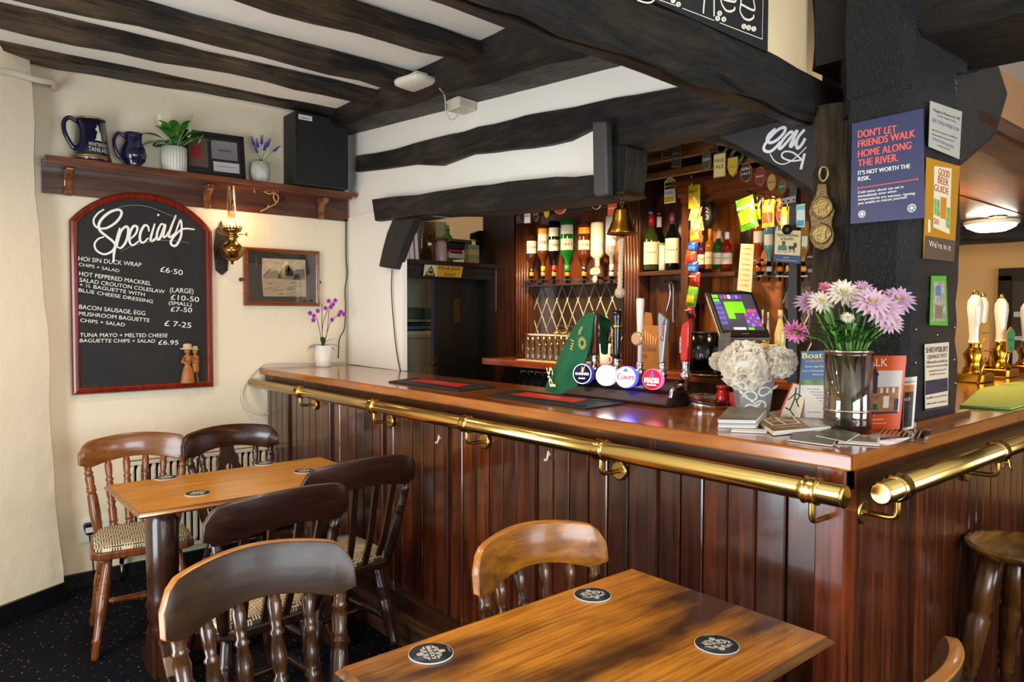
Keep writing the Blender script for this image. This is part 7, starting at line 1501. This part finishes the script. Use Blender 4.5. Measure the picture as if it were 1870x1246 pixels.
m = MB(); ctext(m, P, 'TRADITIONAL', .07, .93, .80, .085, 0); ctext(m, P, 'SCRUMPY', .24, .74, .69, .075, 0); ctext(m, P, '~~~~', .38, .62, .14, .045, 1); ctext(m, P, '~~~~~~~~~~~~~~~~', .1, .9, .06, .035, 1); mk('lettering', m, [plain('#3a3a3a', .5), plain('#dfe2e6', .5)], t)
mk('clip_tab', MB().lathe([(.018, 0), (.018, .008), (.0, .009)], 18, 0, FX(P[2].lerp(P[3], .5)+V((-.001, 0, .002)))), BLACK, t)
P = pxpoly([(1454, 415), (1470, 415), (1470, 372), (1454, 374)], X=.80); t = thing('seaside_card', P[0], 'white and blue picture card beside the old post', 'card'); mk('sheet', slab(MB(), P, (.004, 0, 0)), plain('#d8dcd6', .5), t); m = MB(); cquad(m, P, .1, .05, .9, .3, 0); cquad(m, P, 0, .75, 1, .95, 1); mk('picture', m, [plain('#3a9ac0', .5), plain('#6ac0c8', .5)], t)
# price number disc and price list
c = at(1290, 388, X=1.55); t = thing('number_disc', c-V((0, 0, .08)), 'black oval number board half hidden by the snack strip', 'number board'); T = FX(c); mk('disc', MB().lathe([(.0, .004), (.075, .004), (.078, 0), (.075, -.006)], 28, 0, T @ Matrix.Diagonal((.75, 1.05, 1, 1))), plain('#14110e', .4), t)
m = MB()
for s, px, py in (('2', 1288, 388), ('3', 1288, 401)): pxtext(m, s, (px, py), (px+6, py+.5), 9, X=1.544)
mk('numerals', m, plain('#e8e2d2', .5), t)
P = pxpoly([(1346, 530), (1372, 534), (1377, 446), (1353, 445)], X=1.5); t = thing('price_list', P[0], 'long cream handwritten price list hanging above the till', 'notice'); mk('sheet', slab(MB(), P, (.002, 0, 0)), plain('#e6d2a2', .6), t)
m = MB()
for i in range(8): ctext(m, P, ['~~~~~', '~~~~~', '~~~~~~', '~~~~~~', '~~~~~~', '~~~~~', '~~~~~~', '~~~~~'][i], .2, .8, .88-.11*i, .04)
mk('lettering', m, plain('#b89a5a', .6), t)
# --- till
P0 = at(1318, 614, X=1.30); P1 = at(1393, 611, Z=P0.z-.002); xd = (P1-P0).normalized()
if (P1-P0).length > .3 or (P1-P0).length < .15: P1 = P0+V((.80, -.60, 0))*.24; xd = (P1-P0).normalized()
dr = ray(1290, 532); P3 = CAM+dr*((P0-CAM).dot(xd)/dr.dot(xd)); ud = (P3-P0); h_ = ud.length; ud = ud.normalized(); w_ = (P1-P0).length; nd = xd.cross(ud).normalized()
t = thing('till_screen', V((1.40, P0.y, CZ)), 'tilted touchscreen till with green and purple buttons', 'till')
T = Matrix(((xd.x, ud.x, nd.x, P0.x), (xd.y, ud.y, nd.y, P0.y), (xd.z, ud.z, nd.z, P0.z), (0, 0, 0, 1)))
mk('housing', MB().box((0, 0, -.035), (w_, h_, 0), 0, T), plain('#17171a', .35), t, bevel=.008)
mk('bezel_rim', MB().box((-.004, -.004, -.03), (w_+.004, h_+.004, -.012), 0, T), plain('#a9a29a', .3, .4), t, bevel=.004)
sm = [plain('#3a3a46', .15, emit=.7), plain('#5ac81c', .2, emit=1.1), plain('#4a4aa8', .2, emit=.8), plain('#8a5ac8', .2, emit=.9), plain('#b0447a', .2, emit=.7), plain('#c8c8e0', .2, emit=.9)]
m = MB(); sq_ = lambda a, b, c_, d, mi: m.add([T @ V((x*w_, y*h_, .001+.0002*mi)) for x, y in ((a, b), (c_, b), (c_, d), (a, d))], [(0, 1, 2, 3)], mi)
sq_(.07, .12, .93, .93, 0); sq_(.28, .50, .68, .75, 1); sq_(.28, .37, .42, .50, 1); sq_(.08, .84, .2, .91, 1); sq_(.08, .74, .2, .81, 1); sq_(.6, .13, .72, .18, 1)
for i in range(5): sq_(.08, .68-.11*i, .22, .76-.11*i, 2)
for i in range(4):
    for j in range(4): sq_(.62+.075*i, .20+.075*j, .685+.075*i, .265+.075*j, [2, 3, 2, 4][(i+j) % 4])
for i in range(6): sq_(.24+.08*i, .82, .30+.08*i, .90, [2, 4, 5, 2, 3, 2][i])
sq_(.30, .13, .55, .18, 5); sq_(.7, .5, .9, .58, 4)
mk('screen', m, sm, t)
m = MB(); addtext(m, '~~~~', T @ V((w_*.43, h_*.035, .001)), T @ V((w_*.57, h_*.035, .001)), h_*.03, ud, .0006); mk('lettering', m, plain('#8a8a90', .4), t)
mk('stand', MB().prism([(-.02, 0), (.10, 0), (.055, .16), (.035, .16)], -.09, .09, 0, frame((1.44, P0.y-.10, CZ), (1, 0, 0), (0, 0, 1))), plain('#8a8680', .3, .5), t, bevel=.004)
# --- ice bucket, straws, bottle openers
c = at(1290, 672, X=1.36); r_ = 33*mpp(c); zt = at(1290, 607, X=1.36).z; c.z = CZ+.012; t = thing('ice_bucket', c, 'shiny black ice bucket on the back counter', 'bucket'); T = Matrix.Translation(c)
mk('body', MB().lathe([(r_*.86, 0), (r_*.95, .008), (r_, zt-c.z), (r_*.93, zt-c.z), (r_*.9, .02), (0, .02)], 30, 0, T), BLACKG, t); mk('rim', MB().lathe([(r_*1.0, zt-c.z-.006), (r_*1.03, zt-c.z), (r_*.95, zt-c.z+.003)], 30, 0, T), plain('#1a1a1c', .3), t)
mk('bucket_tray', MB().lathe([(r_*1.15, CZ+.0), (r_*1.2, CZ+.006), (r_*1.15, CZ+.012), (0, CZ+.012)], 28, 0, Matrix.Translation((c.x, c.y, 0))), plain('#6a4a24', .3, .7), label='dull brass tray under the ice bucket', cat='tray')
p = at(1338, 640, X=1.34); mk('acrylic_menu', slab(MB(), pxpoly([(1310, 690), (1330, 690), (1334, 607), (1312, 610)], X=1.30), (.004, 0, 0)), glass('#c9ccd8', .9), label='clear acrylic sheet leaning beside the ice bucket', cat='acrylic sheet')
BX = plain('#a06c34', .8)
p = at(1186, 672, X=1.40); a, b = at(1172, 672, X=1.40), at(1204, 672, X=1.40); zt = at(1186, 595, X=1.40).z
t = thing('straw_box', V((1.44, (a.y+b.y)/2, CZ)), 'kraft cardboard box of paper straws with an open flap', 'box')
mk('carton', MB().box((1.40, b.y, CZ), (1.48, a.y, CZ+(zt-CZ)*.62)), BX, t, bevel=.002)
mk('carton_upper', MB().box((1.405, b.y+.002, CZ+(zt-CZ)*.62), (1.475, a.y-.002, zt)), BX, t)
mk('open_flap', slab(MB(), pxpoly([(1174, 596), (1192, 596), (1190, 572), (1178, 570)], X=1.47), (.003, .0, 0)), plain('#8a5c2a', .8), t)
m = MB()
for i in range(6): q0 = at(1176+i*4, 640, X=1.398); q1 = at(1173+i*5, 602+i*3, X=1.398); m.tube([q0, q1], .003, 5)
mk('straw_print', m, plain('#d8a878', .7), t)
m = MB(); c = at(1178, 651, X=1.398); m.ribbon([c+V((0, .012*math.cos(a*PI/8), .012*math.sin(a*PI/8))) for a in range(17)], .002, (-1, 0, 0)); addtext(m, 'M', c+V((0, .006, -.005)), c+V((0, -.006, -.005)), .010, UZ, .001)
for i in range(5): q0 = at(1192, 640+i*6, X=1.398); q1 = at(1202, 640+i*6, X=1.398); m.ribbon([q0, q1], .0015, (-1, 0, 0))
mk('lettering', m, plain('#2a1c10', .6), t)
for lb, pts, mt in [('wall corkscrew lever hanging inside the tower', [(1222, 512), (1224, 540), (1218, 566), (1216, 570)], CHROME), ('steel bottle opener hanging inside the tower', [(1214, 514), (1228, 516), (1230, 540), (1229, 575), (1230, 592)], STEEL)]:
    mk('bar_tool', MB().tube(spline([at(x, y, X=1.55) for x, y in pts], 4), .006, 8), mt, label=lb, cat='bar tool')
# small bottles by the mirror
for px, yt, wp, col, cap, lb in [(1424, 566, 20, '#e0c878', plain('#d8c48a', .3), 'pale yellow liqueur bottle with striped cap beside the till'), (1392, 566, 8, '#c9b484', plain('#e0d0a0', .3), 'slim cream bottle left of the yellow liqueur'), (1402, 570, 8, '#c9b484', plain('#e0d0a0', .3), 'second slim cream bottle left of the yellow liqueur')]:
    bottle(px, 645, yt, wp, plain(col, .2, coat=.5), cap, None, lb, 1.52, prof=[(.9, 0), (1, .02), (1, .45), (.45, .74), (.38, .78), (.38, .9), (.3, .92)])
for px, lb, col in [(1378, 'little black round label jar under the till', '#1a1612'), (1396, 'little square cream tin under the till', '#c8a45a')]:
    c = at(px, 640, X=1.42); t = thing('jar', c, lb, 'jar', 'small jars by the till'); mk('body', MB().lathe([(.018, 0), (.019, .03), (.014, .036)], 14, 0, Matrix.Translation(c)), plain(col, .3), t); mk('lid', MB().lathe([(.015, .036), (.015, .046), (0, .047)], 14, 0, Matrix.Translation(c)), BRASS2, t)
# white pot and green cloth on the back counter
c = at(1105, 652, X=1.45); c.z = CZ; t = thing('white_cup', c, 'white china pot behind the towel', 'cup'); mk('body', MB().lathe([(.026, 0), (.03, .02), (.034, at(1105, 628, X=1.45).z-CZ), (.031, .07), (0, .01)], 18, 0, Matrix.Translation(c)), plain('#e8e4dc', .3), t)
mk('handle', MB().tube(spline([c+V((0, -.032, .06)), c+V((0, -.05, .05)), c+V((0, -.045, .025)), c+V((0, -.03, .02))], 4), .004, 6), plain('#e8e4dc', .3), t)
# --- things on the lintel and in the passage
def onl(px, ytop, Y=YD+.15): p = at(px, ytop, Y=Y); return V((p.x, Y, ZL1)), p.z-ZL1
c, h = onl(782, 406); t = thing('glass_jar', c, 'tall clear glass cylinder on the doorway lintel', 'jar'); r_ = 15*mpp(c); mk('glass_wall', MB().lathe([(r_, 0), (r_, h), (r_*.95, h), (r_*.95, .01), (0, .01)], 22, 0, Matrix.Translation(c)), glass('#f2e0bc', .9), t); mk('rim', MB().lathe([(r_, h-.004), (r_*1.03, h), (r_*.95, h+.003)], 22, 0, Matrix.Translation(c)), plain('#d8b878', .2), t)
c, h = onl(805, 440, YD+.08); t = thing('pink_jar', c, 'pink filled jar on the doorway lintel', 'jar'); r_ = 11*mpp(c); mk('body', MB().lathe([(r_*.95, 0), (r_, .01), (r_, h*.85), (r_*.7, h), (0, h)], 18, 0, Matrix.Translation(c)), plain('#c09a92', .35), t); mk('stopper', MB().lathe([(r_*.6, h), (r_*.65, h*1.15), (0, h*1.16)], 14, 0, Matrix.Translation(c)), glass('#d8d8c0', .9), t)
c, h = onl(817, 424, YD+.2); t = thing('green_bottle', c, 'green glass decanter behind the pink jar', 'bottle'); r_ = 10*mpp(c); mk('glass_wall', MB().lathe([(r_, 0), (r_*1.05, h*.6), (r_*.9, h*.85), (r_*.4, h*.95), (r_*.45, h*1.1), (0, h*1.1)], 18, 0, Matrix.Translation(c)), bottle_glass('#6aa83a'), t); mk('stopper', MB().lathe([(r_*.3, h*1.1), (r_*.4, h*1.2), (0, h*1.22)], 12, 0, Matrix.Translation(c)), glass('#c8d8a8', .9), t)
c, h = onl(861, 448, YD+.08); w_ = 12*mpp(c); t = thing('note_block', c, 'block of orange and green striped paper on the lintel', 'note block')
for k in range(4): mk('paper_layer', MB().box((c.x-w_, c.y-.03, c.z+h*k/4), (c.x+w_, c.y+.03, c.z+h*(k+1)/4)), plain(['#c98a4a', '#8a9a6a', '#d8a060', '#7a9a70'][k], .7), t)
c, h = onl(876, 422, YD+.12); t = thing('black_stand', c, 'tall glossy black stand on the lintel', 'stand'); T = frame(c, (1, 0, 0), (0, 0, 1)); mk('body', MB().prism([(-.015, 0), (.04, 0), (.05, h*.9), (.03, h), (-.02, h), (-.07, h*.92), (-.075, h*.75), (-.02, h*.68)], -.03, .03, 0, T), BLACKG, t, bevel=.006); mk('cut_face', MB().prism([(.0, h*.3), (.03, h*.35), (.035, h*.8), (.005, h*.75)], .031, .036, 0, T), plain('#1c1a18', .1, coat=.8), t)
c, h = onl(896, 455, YD+.08); t = thing('glass_pot', c, 'small round glass tealight pot at the lintel end', 'pot'); r_ = 10*mpp(c); mk('glass_wall', MB().lathe([(r_*.6, 0), (r_, h*.35), (r_*.95, h*.6), (r_*.6, h), (r_*.55, h), (r_*.85, h*.5), (0, .01)], 18, 0, Matrix.Translation(c)), glass('#e8d2a0', .9), t); mk('tealight', MB().lathe([(r_*.5, .004), (r_*.5, .02), (0, .02)], 14, 0, Matrix.Translation(c)), STEEL, t)
for i, (px, yt, w_, col, lb) in enumerate([(737, 440, 6, '#d8c39a', 'thin cream book leaning at the lintel end'), (744, 418, 10, '#a8481c', 'tall rust orange book on the lintel'), (753, 426, 8, '#c05a24', 'orange book beside the tall glass jar')]):
    c, h = onl(px, yt, YD+.12); k = w_*mpp(c)/2; t = thing('book', c, lb, 'book', 'books on the lintel'); T = Matrix.Translation(c) @ Matrix.Rotation(-.06, 4, 'Y'); mk('cover', MB().box((-k, -.06, 0), (k, .07, h), 0, T), plain(col, .6), t); mk('page_block', MB().box((-k*.8, -.062, .004), (k*.8, .068, h-.006), 0, T), PAPER, t)
for i, (x0, x1, y0, y1, col, lb) in enumerate([(820, 852, 462, 471, '#b8b0a0', 'pale folded paper at the bottom of the lintel pile'), (822, 845, 455, 462, '#b8202a', 'red folder in the lintel pile'), (820, 850, 443, 455, '#1a1a18', 'black folder in the lintel pile'), (818, 862, 439, 443, '#5a4a2a', 'thin brown folder topping the lintel pile')]):
    a, b = at(x0, y1, Y=YD+.1), at(x1, y0, Y=YD+.1); mk('folder', MB().box((a.x, YD+.1, max(a.z, ZL1)), (b.x, YD+.3, b.z), bev=.002), plain(col, .5), label=lb, cat='folder', group='folders piled on the lintel')
# mind your head sign
t = thing('head_sign', at(812, 505, Y=YD-.05), 'yellow and white mind your head warning sign on the lintel', 'sign'); P = pxpoly([(773, 504), (842, 507), (846, 485), (776, 481)], Y=YD-.05); m = MB(); slab(m, P, (0, .004, 0)); mk('plate', m, plain('#d8cdb4', .4), t)
Y_ = YD-.052; m = MB(); m.add(pxpoly([(798, 505), (842, 507), (845, 486), (798, 484)], Y=Y_), [(0, 1, 2, 3)], 0); m.add(pxpoly([(775, 504), (795, 505), (788, 485)], Y=Y_), [(0, 1, 2)], 1); m.add(pxpoly([(778.5, 502), (792, 503), (787.5, 489)], Y=Y_-.0006), [(0, 1, 2)], 0); m.add(pxpoly([(785, 500), (789, 500), (790, 496), (786, 494), (783, 497)], Y=Y_-.0012), [(0, 1, 2, 3, 4)], 1); mk('panel', m, [plain('#d0a01c', .4), plain('#1a1612', .5)], t)
m = MB(); pxtext(m, 'Mind your', (802, 493), (841, 494), 6.5, Y=Y_-.0012); pxtext(m, 'head', (812, 503.5), (831, 504.5), 6.5, Y=Y_-.0012); mk('lettering', m, plain('#1a1612', .5), t)
# laminated sheets hanging at the jamb
t = thing('laminated_notice', at(920, 570, Y=YD-.08), 'hanging plastic sleeve with a typed sheet beside the black door', 'notice'); m = MB(); slab(m, pxpoly([(911, 566), (934, 566), (934, 488), (912, 488)], Y=YD-.06), (0, .002, 0)); mk('sheet', m, plain('#b9bcc4', .3, coat=.5), t)
m = MB(); slab(m, pxpoly([(906, 568), (911, 567), (911, 488), (906, 488)], Y=YD-.058), (0, .003, 0)); mk('binding_strip', m, plain('#8f98b0', .4), t)
m = MB()
for i in range(13): m.ribbon(pxpoly([(915, 512+i*4), (931-(i % 3)*2, 512+i*4)], Y=YD-.0615), .002, (0, -1, 0))
mk('typed_lines', m, plain('#6a6d78', .6), t)
# cupboard inside the passage
Yc = YD+.55; a, b = at(733, 700, Y=Yc), at(795, 700, Y=Yc)
zsh = at(760, 612, Y=Yc).z; zsh2 = at(760, 562, Y=Yc).z
t = thing('passage_cupboard', V(((a.x+b.x)/2, Yc, 0)), 'grey green cupboard with open shelf inside the doorway', 'cupboard')
GCU = plain('#7f8a76', .6); x0, x1 = a.x-.3, b.x+.08
mk('back', MB().box((x0, Yc+.28, 0), (x1, Yc+.30, 2.2)), GCU, t); mk('side', MB().box((x1, Yc, 0), (x1+.03, Yc+.30, 2.2)), GCU, t)
mk('shelf', MB().box((x0, Yc, zsh-.025), (x1, Yc+.28, zsh)), plain('#b5ab94', .6), t); mk('upper_door', MB().box((x0, Yc, zsh2), (x1, Yc+.02, 2.2)), plain('#8d9682', .6), t); mk('lower_door', MB().box((x0, Yc-.01, 0), (x1, Yc+.01, zsh-.03)), plain('#a79f8b', .6), t)
for i, (col, z, lb) in enumerate([('#c9c2ae', 0, 'pile of pale papers on the cupboard shelf'), ('#3a6a8a', .045, 'blue folder on the cupboard shelf papers'), ('#2a2a28', .07, 'black folder on top of the cupboard papers'), ('#8a9a84', .09, 'grey green binder topping the cupboard pile')]):
    mk('folder', MB().box((x0+.1, Yc+.02, zsh+z), (x1-.02-.03*i, Yc+.25, zsh+z+.03), bev=.003), plain(col, .6), label=lb, cat='folder', group='papers in the passage cupboard')

# ================================================================== saloon side
# hand pumps
def pump(px, py_top, label, Yp, wpx):
    c0 = at(px, 640, Y=Yp); zt = at(px, py_top, Y=Yp).z; k = (zt-HC); c = V((c0.x, Yp, HC)); t = thing('hand_pump', c, label, 'hand pump', 'white handled beer engines'); T = Matrix.Translation(c); r_ = wpx/2*mpp(V((c.x, c.y, 1.4)))
    mk('base', MB().box((c.x-.09, Yp-.07, HC), (c.x+.09, Yp+.07, HC+.045), bev=.015), plain('#a8791f', .25, 1), t, bevel=.006)
    mk('barrel', MB().lathe([(.05, .045), (.052, .055), (.04, .065), (.036, k*.22), (.05, k*.30), (.03, k*.36), (.022, k*.40), (.03, k*.42)], 20, 0, T), plain('#c8962c', .2, 1), t)
    mk('handle', MB().lathe([(r_*.72, k*.42), (r_*.68, k*.46), (r_*.66, k*.52), (r_*.8, k*.66), (r_, k*.80), (r_*.92, k*.88), (r_*.5, k*.94), (r_*.3, k*.95)], 22, 0, T), plain('#e0d6c2', .2, coat=.6), t)
    mk('finial', MB().lathe([(r_*.35, k*.95), (r_*.4, k*.97), (r_*.28, k*.98), (r_*.36, k*.99), (0, k)], 14, 0, T), plain('#b8922c', .25, 1), t)
    mk('band', MB().lathe([(r_*.75, k*.42), (r_*.78, k*.435), (r_*.72, k*.45)], 20, 0, T), plain('#e8dcc4', .3), t)
pump(1779, 530, 'white handled hand pump closest to the pillar', .50, 26); pump(1793, 535, 'white handled hand pump just behind the first one', .62, 22); pump(1827, 537, 'white handled hand pump in the middle of the row', .52, 23); pump(1874, 545, 'white handled hand pump cut by the frame edge', .52, 22)
def pclip(px, py, wpx, hpx, Yp, poly, face, tx_, label):
    c = at(px, py, Y=Yp); k = mpp(c); t = thing('pump_clip', c-V((0, 0, hpx*k/2)), label, 'pump clip', 'clips on the hand pumps'); n = (CAM-c); T = FY(c) @ Matrix.Rotation(-.5, 4, 'Y')
    P = [(x*wpx*k/2, y*hpx*k/2) for x, y in poly]; mk('plaque', MB().prism(P, -.006, 0, 0, T), plain('#b8842a', .4), t); m = MB(); m.add([T @ V((x*.9, y*.93, .001)) for x, y in P], [tuple(range(len(P)))]); mk('face', m, face, t)
    mk('stem', MB().tube([c-V((0, 0, hpx*k*.3)), V((c.x, Yp+.03, HC))], .006, 6), BRASS2, t)
    m = MB(); addtext(m, tx_, T @ V((-wpx*k*.35, -hpx*k*.05, .002)), T @ V((wpx*k*.35, -hpx*k*.05, .002)), wpx*k*.2, T.to_3x3() @ V((0, 1, 0)), .0006); mk('lettering', m, plain('#2a1a0c', .5), t)
ov = [(math.cos(a*PI/10), math.sin(a*PI/10)) for a in range(20)]
pclip(1800, 640, 16, 44, .40, ov, plain('#c07a34', .4), '~~~', 'orange oval pump clip with a black bird'); pclip(1798, 608, 20, 38, .46, [(-1, -1), (1, -1), (1, .7), (.5, 1), (0, .85), (-.5, 1), (-1, .7)], plain('#b8862a', .4), '~~', 'gold shaped pump clip behind the orange oval'); pclip(1846, 620, 18, 46, .46, [(-.8, -1), (.8, -1), (1, .5), (.6, .75), (0, 1), (-.6, .75), (-1, .5)], plain('#3a8a5a', .4), '~~~~', 'green pump clip beside the middle hand pump')
# bar towels on the saloon side
for lb, pts, z in [('lime green bar towel spread on the saloon counter', [(1752, 745), (1845, 750), (1900, 735), (1900, 690), (1790, 712)], .001)]:
    P = pxpoly(pts, Z=HC); t = thing('bar_towel', sum(P, V((0, 0, 0)))/5, lb, 'towel'); m = MB(); slab(m, [p+V((0, 0, z)) for p in P], (0, 0, .006)); mk('cloth', m, plain('#a3b04a', .95, bump=.8, bscale=120, var=.3), t, bevel=.002)
    m = MB(); m.tube([P[0]+V((0, 0, .006)), P[1]+V((0, 0, .006))], .004, 6); mk('hem', m, plain('#5a7a3a', .95), t)
#, MB().box((2.9, .35, HC), (3.3, .6, HC+.02), bev=.01), plain('#6a8a4a', .9), label='folded green towel behind the hand pumps', cat='towel')
# lamps under the canopy
q = at(1810, 409, Z=cz-.02); t = thing('ceiling_lamp', q, 'glowing round bulkhead lamp under the canopy', 'lamp'); T = Matrix.Translation(q)
mk('diffuser', MB().lathe([(.0, -.05), (.08, -.045), (.13, -.02), (.14, 0)], 28, 0, T), plain('#fff4dc', .4, emit=16), t); mk('mount_ring', MB().lathe([(.14, -.006), (.15, 0), (.15, .018), (.0, .018)], 28, 0, T), plain('#e8e0d0', .4), t)
q = at(1822, 396, Z=cz-.003); t = thing('downlight', q, 'small brass recessed downlight behind the bulkhead lamp', 'downlight'); mk('ring', MB().lathe([(.03, 0), (.045, -.004), (.05, .002)], 20, 0, Matrix.Translation(q)), BRASS2, t); mk('lens', MB().lathe([(.0, .0), (.03, -.001)], 16, 0, Matrix.Translation(q)), plain('#ffdf9a', .4, emit=8), t)
# wooden box shelves by the bracket
t = thing('wooden_box', at(1800, 230, Y=.45), 'brown wooden box fixed high beside the pillar bracket', 'box'); P = [at(x, y, Y=.42) for x, y in [(1770, 232), (1790, 200), (1812, 222), (1808, 282), (1770, 245)]]; mk('box_side', slab(MB(), P, (0, .12, 0)), wood('#3a1c10', '#6a3a20', 'Z', .4, .15, 0), t); P2 = [at(x, y, Y=.418) for x, y in [(1790, 202), (1793, 240)]]; mk('box_gap', MB().tube(P2, .004, 5), BLACK, t)
